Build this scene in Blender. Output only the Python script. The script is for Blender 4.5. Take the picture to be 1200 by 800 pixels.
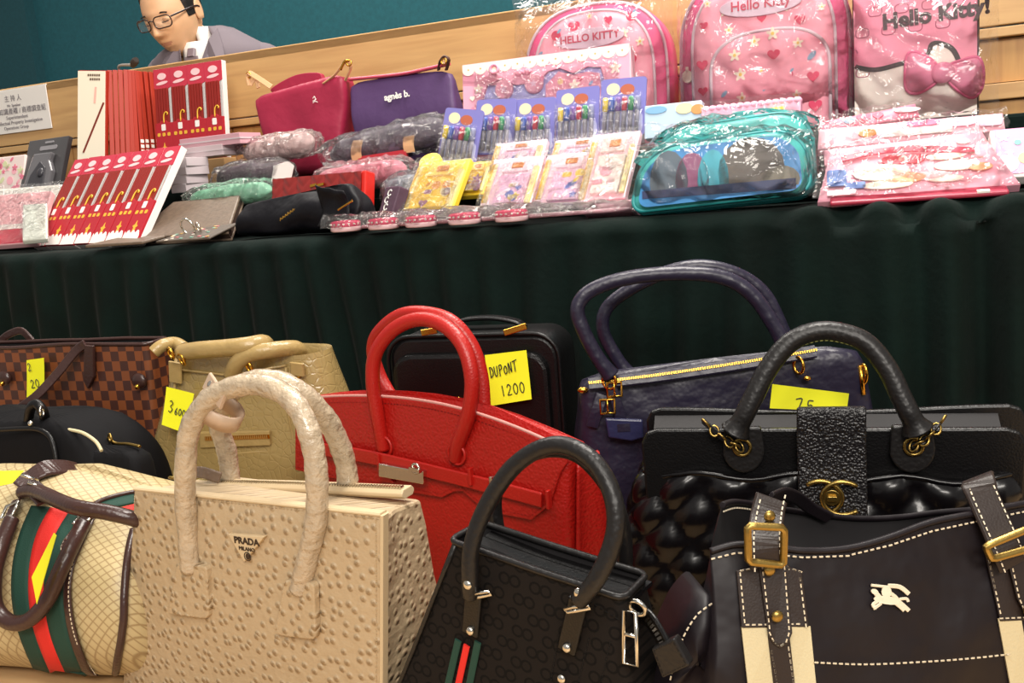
import bpy, bmesh, math, random
from math import sin, cos, pi, radians, sqrt, tan, atan2
from mathutils import Vector, Matrix, noise
from mathutils.bvhtree import BVHTree

sc = bpy.context.scene
COL = sc.collection
for o in list(bpy.data.objects):
    bpy.data.objects.remove(o)
random.seed(7)

# ---------------------------------------------------------------- camera
FPX, PITCH, ROLL, CAM = 1100.0, radians(9.7), radians(4.5), Vector((0, 0, .82))
_f = Vector((0, cos(PITCH), -sin(PITCH)))
_r0, _u0 = Vector((1, 0, 0)), Vector((0, sin(PITCH), cos(PITCH)))
_r = _r0 * cos(ROLL) - _u0 * sin(ROLL)
_u = _r0 * sin(ROLL) + _u0 * cos(ROLL)
cam_data = bpy.data.cameras.new('camera')
cam = bpy.data.objects.new('camera', cam_data)
COL.objects.link(cam)
cam_data.sensor_width = 36
cam_data.lens = 36 * FPX / 1200
cam_data.clip_start = .02
cam.matrix_world = Matrix(((_r.x, _u.x, -_f.x, CAM.x), (_r.y, _u.y, -_f.y, CAM.y), (_r.z, _u.z, -_f.z, CAM.z), (0, 0, 0, 1)))
sc.camera = cam

# ---------------------------------------------------------------- light
world = bpy.data.worlds.new('room_ambience')
sc.world = world
world.use_nodes = True
world.node_tree.nodes['Background'].inputs[0].default_value = (1, .95, .89, 1)
world.node_tree.nodes['Background'].inputs[1].default_value = .42


def area_light(name, loc, target, size, power, col=(1, .94, .86)):
    d = bpy.data.lights.new(name, 'AREA')
    d.shape = 'RECTANGLE'
    d.size, d.size_y = size
    d.energy = power
    d.color = col
    o = bpy.data.objects.new(name, d)
    COL.objects.link(o)
    o.location = loc
    o.rotation_euler = (Vector(target) - Vector(loc)).to_track_quat('-Z', 'Y').to_euler()
    return o


area_light('ceiling_lamp_front', (-.4, -.5, 2.5), (0, 1.3, .5), (.9, .5), 22)
area_light('front_fill_light', (.3, -1.7, 2.3), (.1, 1.7, .75), (1.6, .6), 75)  # added fill from behind the camera, brightens the fronts of bags and goods
area_light('ceiling_lamp_table', (.5, 1.5, 2.7), (.2, 1.75, .8), (1.4, .6), 80)
area_light('ceiling_lamp_stage', (-.9, 3.0, 3.0), (-.9, 3.1, 1.2), (1.4, .8), 55)
sc.view_settings.view_transform = 'Standard'
sc.view_settings.look = 'None'
sc.view_settings.gamma = 1
sc.view_settings.exposure = 0.0
sc.view_settings.use_curve_mapping = False

# ---------------------------------------------------------------- helpers
def lin(c):
    return tuple((x / 12.92 if x <= .04045 else ((x + .055) / 1.055) ** 2.4) for x in c)


def hx(h):
    return lin(tuple(int(h[i:i + 2], 16) / 255 for i in (0, 2, 4))) + (1,)


MATS = {}


def mat(name, col='808080', rough=.5, metal=0., bump=None, var=None, sheen=0., coat=0., alpha=1., spec=.5, setup=None):
    """bump=(kind, scale, strength, distance) ; var=(amount, scale)"""
    if name in MATS:
        return MATS[name]
    m = bpy.data.materials.new(name)
    m.use_nodes = True
    nt = m.node_tree
    b = nt.nodes['Principled BSDF']
    b.inputs['Base Color'].default_value = hx(col)
    b.inputs['Roughness'].default_value = rough
    b.inputs['Metallic'].default_value = metal
    b.inputs['Specular IOR Level'].default_value = spec
    if sheen:
        b.inputs['Sheen Weight'].default_value = sheen
        b.inputs['Sheen Roughness'].default_value = .4
    if coat:
        b.inputs['Coat Weight'].default_value = coat
        b.inputs['Coat Roughness'].default_value = .08
    tc = nt.nodes.new('ShaderNodeTexCoord')
    if var:
        n = nt.nodes.new('ShaderNodeTexNoise')
        n.inputs['Scale'].default_value = var[1]
        n.inputs['Detail'].default_value = 4
        nt.links.new(tc.outputs['Object'], n.inputs['Vector'])
        r = nt.nodes.new('ShaderNodeMapRange')
        r.inputs[1].default_value, r.inputs[2].default_value = .3, .7
        r.inputs[3].default_value, r.inputs[4].default_value = 1 - var[0], 1 + var[0]
        nt.links.new(n.outputs[0], r.inputs[0])
        h = nt.nodes.new('ShaderNodeHueSaturation')
        h.inputs['Color'].default_value = hx(col)
        nt.links.new(r.outputs[0], h.inputs['Value'])
        nt.links.new(h.outputs[0], b.inputs['Base Color'])
    if bump:
        kind, scale, strength, dist = bump
        if kind == 'voronoi':
            n = nt.nodes.new('ShaderNodeTexVoronoi')
            n.feature = 'SMOOTH_F1'
        else:
            n = nt.nodes.new('ShaderNodeTexNoise')
            n.inputs['Detail'].default_value = 3
        n.inputs['Scale'].default_value = scale
        nt.links.new(tc.outputs['Object'], n.inputs['Vector'])
        bp = nt.nodes.new('ShaderNodeBump')
        bp.inputs['Strength'].default_value = strength
        bp.inputs['Distance'].default_value = dist
        bp.invert = kind == 'voronoi'
        nt.links.new(n.outputs[0], bp.inputs['Height'])
        nt.links.new(bp.outputs[0], b.inputs['Normal'])
    if setup:
        setup(nt, b, tc)
    MATS[name] = m
    return m


def nd(nt, typ, **kw):
    n = nt.nodes.new(typ)
    for k, v in kw.items():
        if k == 'op':
            n.operation = v
        elif isinstance(k, str) and k.startswith('i'):
            n.inputs[int(k[1:])].default_value = v
    return n


def math_node(nt, op, a, b=None, c=None):
    n = nt.nodes.new('ShaderNodeMath')
    n.operation = op
    for i, v in enumerate((a, b, c)):
        if v is None:
            continue
        if isinstance(v, (int, float)):
            n.inputs[i].default_value = v
        else:
            nt.links.new(v, n.inputs[i])
    return n.outputs[0]


def mix_col(nt, fac, a, b):
    n = nt.nodes.new('ShaderNodeMix')
    n.data_type = 'RGBA'
    for s, v in ((0, fac), (6, a), (7, b)):
        if isinstance(v, (int, float, tuple)):
            n.inputs[s].default_value = v
        else:
            nt.links.new(v, n.inputs[s])
    return n.outputs[2]


def film(name, tint='ffffff', amount=.12, rough=.12, scale=26, strength=.7, gl=.9):
    """clear wrinkled plastic: mostly see-through, with a fresnel gloss"""
    if name in MATS:
        return MATS[name]
    m = bpy.data.materials.new(name)
    m.use_nodes = True
    nt = m.node_tree
    nt.nodes.remove(nt.nodes['Principled BSDF'])
    out = nt.nodes['Material Output']
    tc = nt.nodes.new('ShaderNodeTexCoord')
    n = nt.nodes.new('ShaderNodeTexNoise')
    n.inputs['Scale'].default_value = scale
    n.inputs['Detail'].default_value = 3
    n.inputs['Distortion'].default_value = 1.2
    nt.links.new(tc.outputs['Object'], n.inputs['Vector'])
    bp = nt.nodes.new('ShaderNodeBump')
    bp.inputs['Strength'].default_value = strength
    bp.inputs['Distance'].default_value = .02
    nt.links.new(n.outputs[0], bp.inputs['Height'])
    tr = nt.nodes.new('ShaderNodeBsdfTransparent')
    df = nt.nodes.new('ShaderNodeBsdfTranslucent')
    df2 = nt.nodes.new('ShaderNodeBsdfDiffuse')
    df.inputs[0].default_value = df2.inputs[0].default_value = hx(tint)
    ad = nt.nodes.new('ShaderNodeMixShader')
    nt.links.new(df.outputs[0], ad.inputs[1])
    nt.links.new(df2.outputs[0], ad.inputs[2])
    g = nt.nodes.new('ShaderNodeBsdfGlossy')
    g.inputs['Roughness'].default_value = rough
    g.inputs[0].default_value = (gl, gl, gl, 1)
    nt.links.new(bp.outputs[0], g.inputs['Normal'])
    m1 = nt.nodes.new('ShaderNodeMixShader')
    m1.inputs[0].default_value = amount
    nt.links.new(tr.outputs[0], m1.inputs[1])
    nt.links.new(ad.outputs[0], m1.inputs[2])
    fr = nt.nodes.new('ShaderNodeFresnel')
    fr.inputs[0].default_value = 1.5
    nt.links.new(bp.outputs[0], fr.inputs['Normal'])
    m2 = nt.nodes.new('ShaderNodeMixShader')
    nt.links.new(fr.outputs[0], m2.inputs[0])
    nt.links.new(m1.outputs[0], m2.inputs[1])
    nt.links.new(g.outputs[0], m2.inputs[2])
    nt.links.new(m2.outputs[0], out.inputs[0])
    MATS[name] = m
    return m


def ray(px, py):
    return _f + _r * ((px - 600) / FPX) - _u * ((py - 400) / FPX)


def P(px, py, depth):
    return CAM + ray(px, py) * depth


def proj(p):
    q = Vector(p) - CAM
    d = q.dot(_f)
    return 600 + FPX * q.dot(_r) / d, 400 - FPX * q.dot(_u) / d, d


class Frame:
    """a thing's own axes: x right, y away from its front, z up; lean tips the top backwards"""

    def __init__(s, origin, yaw=0, lean=0, roll=0):
        s.o = Vector(origin)
        s.m = Matrix.Translation(s.o) @ Matrix.Rotation(radians(yaw), 4, 'Z') @ Matrix.Rotation(radians(-lean), 4, 'X') @ Matrix.Rotation(radians(roll), 4, 'Y')
        s.i = s.m.inverted()

    def L(s, px, py, y=0.):
        a = s.i @ CAM
        d = (s.i.to_3x3() @ ray(px, py))
        t = (y - a.y) / d.y
        return Vector((a.x + d.x * t, y, a.z + d.z * t))

    def Z(s, px, py, z=0.):
        a = s.i @ CAM
        d = (s.i.to_3x3() @ ray(px, py))
        t = (z - a.z) / d.z
        return a + d * t


def on_plane(px, py, z):
    d = ray(px, py)
    return CAM + d * ((z - CAM.z) / d.z)


def raysurf(fr, mb, y0=0.):
    """finds the point of a built body that lies under a picture point (so straps and prints sit on it)"""
    tree = BVHTree.FromPolygons([Vector(v) for v in mb.v], mb.f)
    a = fr.i @ CAM
    m3 = fr.i.to_3x3()

    def f(px, py, off=.003):
        d = (m3 @ ray(px, py)).normalized()
        hit, n, i, dist = tree.ray_cast(a, d)
        if hit is None:
            hit, n, i, dist = tree.find_nearest(fr.L(px, py, y0))
        if n.dot(d) > 0:
            n = -n
        return hit + (n * .6 - d * .4) * off
    return f


def cr(pts, n=8, closed=False):
    """Catmull-Rom through pts"""
    p = [Vector(q) for q in pts]
    N = len(p)
    out = []
    segs = N if closed else N - 1
    for i in range(segs):
        if closed:
            a, b, c, d = p[(i - 1) % N], p[i], p[(i + 1) % N], p[(i + 2) % N]
        else:
            a, b, c, d = p[max(i - 1, 0)], p[i], p[i + 1], p[min(i + 2, N - 1)]
        for k in range(n):
            t = k / n
            out.append(.5 * ((2 * b) + (c - a) * t + (2 * a - 5 * b + 4 * c - d) * t * t + (3 * b - a - 3 * c + d) * t ** 3))
    if not closed:
        out.append(p[-1])
    return out


def cr4(rows, n):
    """the same for rows of four numbers"""
    a = cr([Vector(r[:3]) for r in rows], n)
    b = cr([Vector((r[3], 0, 0)) for r in rows], n)
    return [(p.x, p.y, p.z, q.x) for p, q in zip(a, b)]


def rrect(w, h, r, k=3, cx=0, cy=0):
    r = min(r, w / 2 - 1e-6, h / 2 - 1e-6)
    out = []
    for (sx, sy, a0) in ((1, 1, 0), (-1, 1, 90), (-1, -1, 180), (1, -1, 270)):
        for i in range(k + 1):
            a = radians(a0 + 90 * i / k)
            out.append((cx + sx * (w / 2 - r) + r * cos(a), cy + sy * (h / 2 - r) + r * sin(a)))
    return out


class MB:
    def __init__(s):
        s.v, s.f, s.mi, s.sm = [], [], [], []
        s.M = 0

    def add(s, vs, fs, smooth=True):
        o = len(s.v)
        s.v += [tuple(v) for v in vs]
        for f in fs:
            s.f.append(tuple(i + o for i in f))
            s.mi.append(s.M)
            s.sm.append(smooth)
        return s

    def box(s, c, size, rot=None):
        c = Vector(c)
        vs = []
        for z in (-.5, .5):
            for (x, y) in ((-.5, -.5), (.5, -.5), (.5, .5), (-.5, .5)):
                q = Vector((x * size[0], y * size[1], z * size[2]))
                if rot is not None:
                    q = rot @ q
                vs.append(c + q)
        return s.add(vs, [(3, 2, 1, 0), (4, 5, 6, 7), (0, 1, 5, 4), (1, 2, 6, 5), (2, 3, 7, 6), (3, 0, 4, 7)], False)

    def prism(s, outline, y0, y1, fn=None, smooth_side=False):
        """outline in (x, z), from y0 (front) to y1 (back); fn maps the points"""
        n = len(outline)
        vs = [Vector((x, y0, z)) for x, z in outline] + [Vector((x, y1, z)) for x, z in outline]
        if fn:
            vs = [fn(v) for v in vs]
        area = sum(outline[i][0] * outline[(i + 1) % n][1] - outline[(i + 1) % n][0] * outline[i][1] for i in range(n))
        fr, bk = list(range(n)), [n + i for i in range(n)][::-1]
        sd = [(i, n + i, n + (i + 1) % n, (i + 1) % n) for i in range(n)]
        if area < 0:
            fr, bk, sd = fr[::-1], bk[::-1], [f[::-1] for f in sd]
        s.add(vs, [tuple(fr), tuple(bk)], False)
        o = len(s.v) - len(vs)
        for f in sd:
            s.f.append(tuple(i + o for i in f))
            s.mi.append(s.M)
            s.sm.append(smooth_side)
        return s

    def sweep(s, pts, sec, side=None, closed=False, cap=True, scale=None, smooth=True):
        """sec: list of (a, b) in the (side, normal) frame"""
        pts = [Vector(p) for p in pts]
        N, n = len(pts), len(sec)
        vs, prev = [], None
        for i, p in enumerate(pts):
            if closed:
                t = pts[(i + 1) % N] - pts[i - 1]
            else:
                t = pts[min(i + 1, N - 1)] - pts[max(i - 1, 0)]
            t = t.normalized() if t.length > 1e-9 else Vector((0, 0, 1))
            if side is not None:
                sd = Vector(side(i / max(N - 1, 1)) if callable(side) else side)
            elif prev is None:
                sd = t.cross(Vector((0, 0, 1)))
                if sd.length < .05:
                    sd = t.cross(Vector((1, 0, 0)))
            else:
                sd = prev
            sd = (sd - t * sd.dot(t))
            sd = sd.normalized() if sd.length > 1e-6 else t.orthogonal().normalized()
            prev = sd
            nr = t.cross(sd).normalized()
            k = scale(i / max(N - 1, 1)) if scale else 1
            vs += [p + sd * (a * k) + nr * (b * k) for a, b in sec]
        fs = []
        for i in range(N if closed else N - 1):
            for j in range(n):
                a, b = i * n + j, i * n + (j + 1) % n
                c, d = ((i + 1) % N) * n + (j + 1) % n, ((i + 1) % N) * n + j
                fs.append((a, b, c, d))
        s.add(vs, fs, smooth)
        if cap and not closed:
            o = len(s.v) - len(vs)
            for f in (tuple(range(n))[::-1], tuple((N - 1) * n + j for j in range(n))):
                s.f.append(tuple(i + o for i in f))
                s.mi.append(s.M)
                s.sm.append(False)
        return s

    def tube(s, pts, r, n=10, closed=False, cap=True, scale=None, flat=1., side=None):
        sec = [(r * cos(2 * pi * j / n), r * flat * sin(2 * pi * j / n)) for j in range(n)]
        return s.sweep(pts, sec, side, closed, cap, scale)

    def strap(s, pts, side, w, t, closed=False):
        c = min(t * .35, w * .2)
        sec = [(w / 2, -t / 2 + c), (w / 2, t / 2 - c), (w / 2 - c, t / 2), (-w / 2 + c, t / 2), (-w / 2, t / 2 - c), (-w / 2, -t / 2 + c), (-w / 2 + c, -t / 2), (w / 2 - c, -t / 2)]
        return s.sweep(pts, sec, side, closed, True, None, False)

    def ring(s, c, r, t, axis=(0, 1, 0), n=20, m=6, a0=0, a1=360, ell=1.):
        ax = Vector(axis).normalized()
        e1 = ax.orthogonal().normalized() if abs(ax.z) > .9 else ax.cross(Vector((0, 0, 1))).normalized()
        e2 = ax.cross(e1).normalized()
        c = Vector(c)
        full = abs(a1 - a0) >= 359.9
        k = n if full else n + 1
        pts = [c + e1 * (r * ell * cos(radians(a0 + (a1 - a0) * i / n))) + e2 * (r * sin(radians(a0 + (a1 - a0) * i / n))) for i in range(k)]
        return s.tube(pts, t, m, closed=full)

    def grid(s, fn, nu, nv, closed_u=False, smooth=True, flip=False):
        vs = [fn(i / (nu if closed_u else nu - 1), j / (nv - 1)) for j in range(nv) for i in range(nu)]
        fs = []
        for j in range(nv - 1):
            for i in range(nu if closed_u else nu - 1):
                a, b = j * nu + i, j * nu + (i + 1) % nu
                f = (a, b, b + nu, a + nu)
                fs.append(f[::-1] if flip else f)
        return s.add(vs, fs, smooth)

    def loft(s, rings, cap0=True, cap1=True, smooth=True):
        n = len(rings[0])
        vs = [p for r in rings for p in r]
        fs = [(j * n + i, j * n + (i + 1) % n, (j + 1) * n + (i + 1) % n, (j + 1) * n + i) for j in range(len(rings) - 1) for i in range(n)]
        s.add(vs, fs, smooth)
        o = len(s.v) - len(vs)
        if cap0:
            s.f.append(tuple(o + i for i in range(n))[::-1]); s.mi.append(s.M); s.sm.append(False)
        if cap1:
            s.f.append(tuple(o + (len(rings) - 1) * n + i for i in range(n))); s.mi.append(s.M); s.sm.append(False)
        return s

    def ball(s, c, r, nu=12, nv=8):
        c = Vector(c)
        r = Vector(r) if hasattr(r, '__len__') else Vector((r, r, r))
        return s.grid(lambda u, v: c + Vector((r.x * cos(2 * pi * u) * sin(pi * v), r.y * sin(2 * pi * u) * sin(pi * v), -r.z * cos(pi * v))), nu, nv, True)

    def cyl(s, a, b, r, n=12):
        return s.tube([a, b], r, n)

    def dashes(s, pts, dash=.0035, gap=.0025, w=.0011, t=.0006, side=(0, 1, 0)):
        """a row of stitches along a polyline"""
        pts = [Vector(p) for p in pts]
        pos, nxt = 0., 0.
        for a, b in zip(pts, pts[1:]):
            L = (b - a).length
            if L < 1e-7:
                continue
            d = (b - a) / L
            while nxt < pos + L:
                p = a + d * (nxt - pos)
                nr = Vector(side(p) if callable(side) else side)
                nr = (nr - d * nr.dot(d)).normalized()
                x = d.cross(nr)
                hw = x * (w / 2)
                e = d * dash
                top = nr * t
                s.add([p - hw, p + hw, p + hw + e, p - hw + e, p - hw + top, p + hw + top, p + hw + e + top, p - hw + e + top],
                      [(4, 5, 6, 7), (0, 1, 5, 4), (1, 2, 6, 5), (2, 3, 7, 6), (3, 0, 4, 7)], False)
                nxt += dash + gap
            pos += L
        return s

    def map(s, fn):
        s.v = [tuple(fn(Vector(v))) for v in s.v]
        return s

    def build(s, name, mats, parent=None, label=None, stuff=False, bevel=None, sub=0, solid=None):
        me = bpy.data.meshes.new(name)
        me.from_pydata(s.v, [], s.f)
        mats = mats if isinstance(mats, (list, tuple)) else [mats]
        for m in mats:
            me.materials.append(m)
        me.polygons.foreach_set('material_index', s.mi)
        me.polygons.foreach_set('use_smooth', s.sm)
        if me.validate():
            print('INVALID MESH', name)
        me.update()
        return link(name, me, parent, label, stuff, bevel, sub, solid)


def link(name, me, parent=None, label=None, stuff=False, bevel=None, sub=0, solid=None):
    o = bpy.data.objects.new(name, me)
    COL.objects.link(o)
    if parent is not None:
        o.parent = parent
    if label:
        o['label'] = label
    if stuff:
        o['kind'] = 'stuff'
    if solid:
        d = o.modifiers.new('thickness', 'SOLIDIFY')
        d.thickness = solid
        d.offset = 0
    if sub:
        d = o.modifiers.new('subdivide', 'SUBSURF')
        d.levels = d.render_levels = sub
    if bevel:
        d = o.modifiers.new('bevel', 'BEVEL')
        d.width = bevel
        d.segments = 2
        d.limit_method = 'ANGLE'
        d.angle_limit = radians(40)
    return o


def thing(name, label, cat, fr, group=None):
    o = bpy.data.objects.new(name, None)
    COL.objects.link(o)
    o.empty_display_size = .05
    o.matrix_world = fr.m if isinstance(fr, Frame) else Matrix.Translation(Vector(fr))
    o['label'], o['category'] = label, cat
    if group:
        o['group'] = group
    return o


def tag(o, label, cat, group=None, fr=None):
    o['label'], o['category'] = label, cat
    if group:
        o['group'] = group
    if fr is not None:
        o.matrix_world = fr.m
    return o


def copy_tree(o, parent=None, fr=None, label=None):
    c = o.copy()
    COL.objects.link(c)
    if parent is not None:
        c.parent = parent
    if fr is not None:
        c.matrix_world = fr.m
    if label:
        c['label'] = label
    for ch in [q for q in bpy.data.objects if q.parent == o]:
        copy_tree(ch, c)
    return c


def struct(o):
    o['kind'] = 'structure'
    return o


TEXT_CACHE = {}


def text(s, size, at, parent, m, name='lettering', ax=0., lean=0., depth=.0004, align='CENTER', shear=0., sx=1., M=None, bold=0.):
    """flat lettering facing -y of its thing, at = (x, y, z) of its middle, ax = turn in the face plane (degrees)"""
    key = (s, size, depth, align, shear, bold)
    if key not in TEXT_CACHE:
        cu = bpy.data.curves.new('lettering', 'FONT')
        cu.body = s
        cu.size = size
        cu.extrude = depth
        cu.align_x, cu.align_y = align, 'CENTER'
        cu.shear = shear
        cu.offset = bold
        cu.resolution_u = 3
        t = bpy.data.objects.new('lettering', cu)
        COL.objects.link(t)
        dg = bpy.context.evaluated_depsgraph_get()
        dg.update()
        TEXT_CACHE[key] = bpy.data.meshes.new_from_object(t.evaluated_get(dg))
        bpy.data.objects.remove(t)
        bpy.data.curves.remove(cu)
    me = TEXT_CACHE[key].copy()
    me.materials.clear()
    me.materials.append(m)
    B = M if M is not None else Matrix.Translation(Vector(at)) @ Matrix.Rotation(radians(ax), 4, 'Y') @ Matrix.Rotation(radians(90 - lean), 4, 'X')
    me.transform(B @ Matrix.Diagonal((sx, 1, 1, 1)))
    return link(name, me, parent)


STROKES = {
    '0': [[(.5, 1), (.15, .75), (.12, .3), (.45, 0), (.8, .25), (.85, .7), (.5, 1)]],
    '1': [[(.45, 1), (.5, 0)]], '2': [[(.1, .75), (.4, 1), (.8, .75), (.4, .3), (.1, .02), (.9, .05)]],
    '3': [[(.1, .9), (.5, 1), (.8, .75), (.4, .52), (.85, .3), (.5, 0), (.05, .1)]],
    '5': [[(.85, 1), (.25, .98), (.2, .58), (.6, .62), (.85, .3), (.5, 0), (.1, .1)]],
    '6': [[(.7, 1), (.2, .5), (.2, .1), (.55, 0), (.8, .25), (.55, .45), (.2, .3)]],
    '7': [[(.05, .95), (.85, 1), (.35, 0)]], '8': [[(.5, .5), (.15, .8), (.5, 1), (.8, .8), (.5, .5), (.1, .2), (.5, 0), (.85, .2), (.5, .5)]],
    'D': [[(.2, 1), (.2, 0)], [(.0, .98), (.6, .95), (.95, .5), (.6, .08), (.05, 0)]],
    'U': [[(.1, 1), (.12, .3), (.4, 0), (.75, .2), (.85, 1)]],
    'P': [[(.2, 1), (.15, -.1)], [(.1, .95), (.7, 1), (.8, .65), (.2, .5)]],
    'O': [[(.5, .8), (.15, .55), (.15, .2), (.45, 0), (.8, .2), (.8, .6), (.5, .8)]],
    'N': [[(.1, 0), (.15, 1), (.75, .05), (.85, 1.05)]], 'T': [[(.5, 1.05), (.45, 0)], [(-.1, 1.0), (1.2, 1.12)]],
    "'": [[(.5, 1.3), (.3, 1.15), (.5, 1.05)]],
}


def handwriting(mb, s, x, y, z, h, w, gap=.25, r=.0006, slope=0.):
    """pen strokes on a note face at depth y (front of the paper)"""
    for ch in s:
        for st in STROKES.get(ch, []):
            pts = cr([(x + a * w, y, z + b * h + slope * (x + a * w)) for a, b in st], 5)
            mb.strap(pts, (0, 1, 0), .0004, r * 2)
        x += w * (1 + gap)
    return mb


def wob(p, scale, amp, seed=0):
    """a soft random push of a point, for creases and slack"""
    q = Vector(p) * scale + Vector((seed * 7.3, seed * 3.1, seed * 1.7))
    return noise.noise_vector(q) * amp


def outline_heart(s, cx=0, cz=0):
    out = []
    for i in range(18):
        t = 2 * pi * i / 18
        out.append((cx + s * .0625 * 16 * sin(t) ** 3 / 2, cz + s * .0625 * (13 * cos(t) - 5 * cos(2 * t) - 2 * cos(3 * t) - cos(4 * t)) / 2))
    return out


def outline_flower(s, cx=0, cz=0, k=5, n=25):
    return [(cx + s * (.36 + .14 * cos(k * a)) * sin(a), cz + s * (.36 + .14 * cos(k * a)) * cos(a)) for a in (2 * pi * i / n for i in range(n))]


def outline_ell(rx, rz, cx=0, cz=0, n=16, rot=0.):
    return [(cx + rx * cos(a) * cos(rot) - rz * sin(a) * sin(rot), cz + rx * cos(a) * sin(rot) + rz * sin(a) * cos(rot)) for a in (2 * pi * i / n for i in range(n))]

# ---------------------------------------------------------------- the setting
TABLE_YAW = -23.1
TZ = CAM.z - .07            # table top
LZ = CAM.z - .55            # low bench top
_v = Vector((cos(radians(TABLE_YAW)), sin(radians(TABLE_YAW)), 0))      # along the table, to the right
_b = Vector((-_v.y, _v.x, 0))                                          # away from the viewer
E0 = P(600, 262, 1.55)
E0.z = TZ


def tab(px, b, z=0.):
    """point above the table at distance b behind its front edge, seen at picture column px (world)"""
    o = E0 + _b * b + Vector((0, 0, z))
    k0, k1 = -3., 3.
    for _ in range(40):
        k = (k0 + k1) / 2
        if proj(o + _v * k)[0] < px:
            k0 = k
        else:
            k1 = k
    return o + _v * k0


def tfr(px, b, z=0., yaw=0., lean=0., roll=0.):
    return Frame(tab(px, b, z), TABLE_YAW + yaw, lean, roll)


def low(px, depth, z=0.):
    """point on the low bench at picture column px and camera depth"""
    q = P(px, 400, depth)
    return P(px, 400 + (q.z - (LZ + z)) / (depth / FPX * _u.z), depth)


def wood(name, c1, c2, scale=(1.2, 14, 14), rough=.45):
    def setup(nt, b, tc):
        mp = nt.nodes.new('ShaderNodeMapping')
        mp.inputs['Scale'].default_value = scale
        nt.links.new(tc.outputs['Object'], mp.inputs[0])
        n = nt.nodes.new('ShaderNodeTexNoise')
        n.inputs['Scale'].default_value = 3
        n.inputs['Detail'].default_value = 6
        n.inputs['Distortion'].default_value = .6
        nt.links.new(mp.outputs[0], n.inputs['Vector'])
        r = nt.nodes.new('ShaderNodeMapRange')
        r.inputs[1].default_value, r.inputs[2].default_value = .35, .65
        nt.links.new(n.outputs[0], r.inputs[0])
        nt.links.new(mix_col(nt, r.outputs[0], hx(c1), hx(c2)), b.inputs['Base Color'])
    return mat(name, c1, rough, setup=setup)


M_WOOD = wood('maple_veneer', 'd0a66e', 'bf9460')
M_WOOD2 = wood('maple_board', 'cf9d5c', 'bd8a50', (14, 14, 1.2))
M_BENCH = wood('bench_laminate', 'd6b384', 'cba578', rough=.3)
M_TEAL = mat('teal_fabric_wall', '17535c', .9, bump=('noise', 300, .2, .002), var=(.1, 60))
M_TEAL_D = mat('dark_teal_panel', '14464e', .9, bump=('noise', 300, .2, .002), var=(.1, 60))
M_VELVET = mat('green_velvet', '02130f', .9, sheen=.02, bump=('noise', 90, .25, .004), var=(.35, 9), spec=.2)

# back wall: flat panels with a shadow gap, seen above the counter
WB = 2.3
wfr = Frame(tab(600, WB), TABLE_YAW)
w = MB()
w.box((0, .06, 1.1), (9, .1, 4.2))
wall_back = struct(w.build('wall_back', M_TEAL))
wall_back.matrix_world = Frame(Vector((wfr.o.x, wfr.o.y, 0)), TABLE_YAW).m
wx = wfr.L(45, 0).x
w = MB()
w.box((-2.5, -.02, 1.1), (5, .06, 4.2))
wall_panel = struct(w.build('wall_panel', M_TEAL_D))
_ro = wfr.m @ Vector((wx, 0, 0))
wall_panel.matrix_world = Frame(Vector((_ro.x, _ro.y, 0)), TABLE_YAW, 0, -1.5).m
w = MB()
w.box((0, 2, -.05), (12, 9, .1))
struct(w.build('floor', mat('grey_carpet', '5a5148', .95, bump=('noise', 400, .4, .003), var=(.2, 40))))

# counter (panelled desk the officer sits behind)
DB = .60
DZ = 1.201
dfr = Frame(Vector((tab(600, DB).x, tab(600, DB).y, 0)), TABLE_YAW)
# table is nearer than the probe: rescale the seams along the same sight lines
_z = lambda px, py: dfr.L(px, py).z
DZ, S1, S2 = _z(300, 58.5), _z(300, 135.5), _z(1175, 100)
desk = thing('panel_counter', 'long maple panelled counter the man in glasses sits behind', 'counter', dfr)
w = MB()
w.box((0, .012, (DZ + S1) / 2), (5.2, .024, DZ - S1))
w.build('fascia_panel', M_WOOD, desk, bevel=.002)
w = MB()
w.box((0, .06, DZ - .012), (5.2, .12, .024))
w.build('worktop', M_WOOD, desk, bevel=.003)
w = MB()
w.box((0, .04, S1 / 2), (5.2, .02, S1 - .004))
w.build('backing', mat('gap_brown', '6b431f', .7), desk)
w = MB()
w.box((0, .015, S1 - .012), (5.2, .03, .018))
w.build('rail', M_WOOD, desk, bevel=.002)
w = MB()
w.box((0, .02, S2 - .01), (5.2, .03, .03))
w.build('rail', M_WOOD, desk, bevel=.002)
bw = .142
me = None
for i in range(-18, 19):
    for (z0, z1) in ((S2 + .007, S1 - .023), (.0, S2 - .027)):
        w = MB()
        w.box((0, .024, (z0 + z1) / 2), (bw - .003, .012, z1 - z0))
        o = w.build('board', M_WOOD2, desk)
        o.location = (i * bw, 0, 0)

# bench carrying the handbags
bfr = Frame((E0.x, E0.y, 0), TABLE_YAW)
bench = thing('display_bench', 'low light wood laminate bench carrying the rows of handbags', 'bench', bfr)
w = MB()
w.box((-.2, -.80, LZ - .023), (3.8, 1.46, .04))
w.build('benchtop', M_BENCH, bench, bevel=.004)
for (x, y) in ((-2, -1.45), (1.6, -1.45), (-2, -.15), (1.6, -.15)):
    w = MB()
    w.box((x, y, (LZ - .043) / 2), (.06, .06, LZ - .043))
    w.build('leg', mat('bench_leg', '8a8580', .5), bench)

# velvet cloth over the display table, pleated down its front
cfr = Frame((E0.x, E0.y, 0), TABLE_YAW)
cloth = MB()
rnd = random.Random(3)
PL = [(k * .034 + rnd.uniform(-.012, .012)) for k in range(120)]


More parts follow.
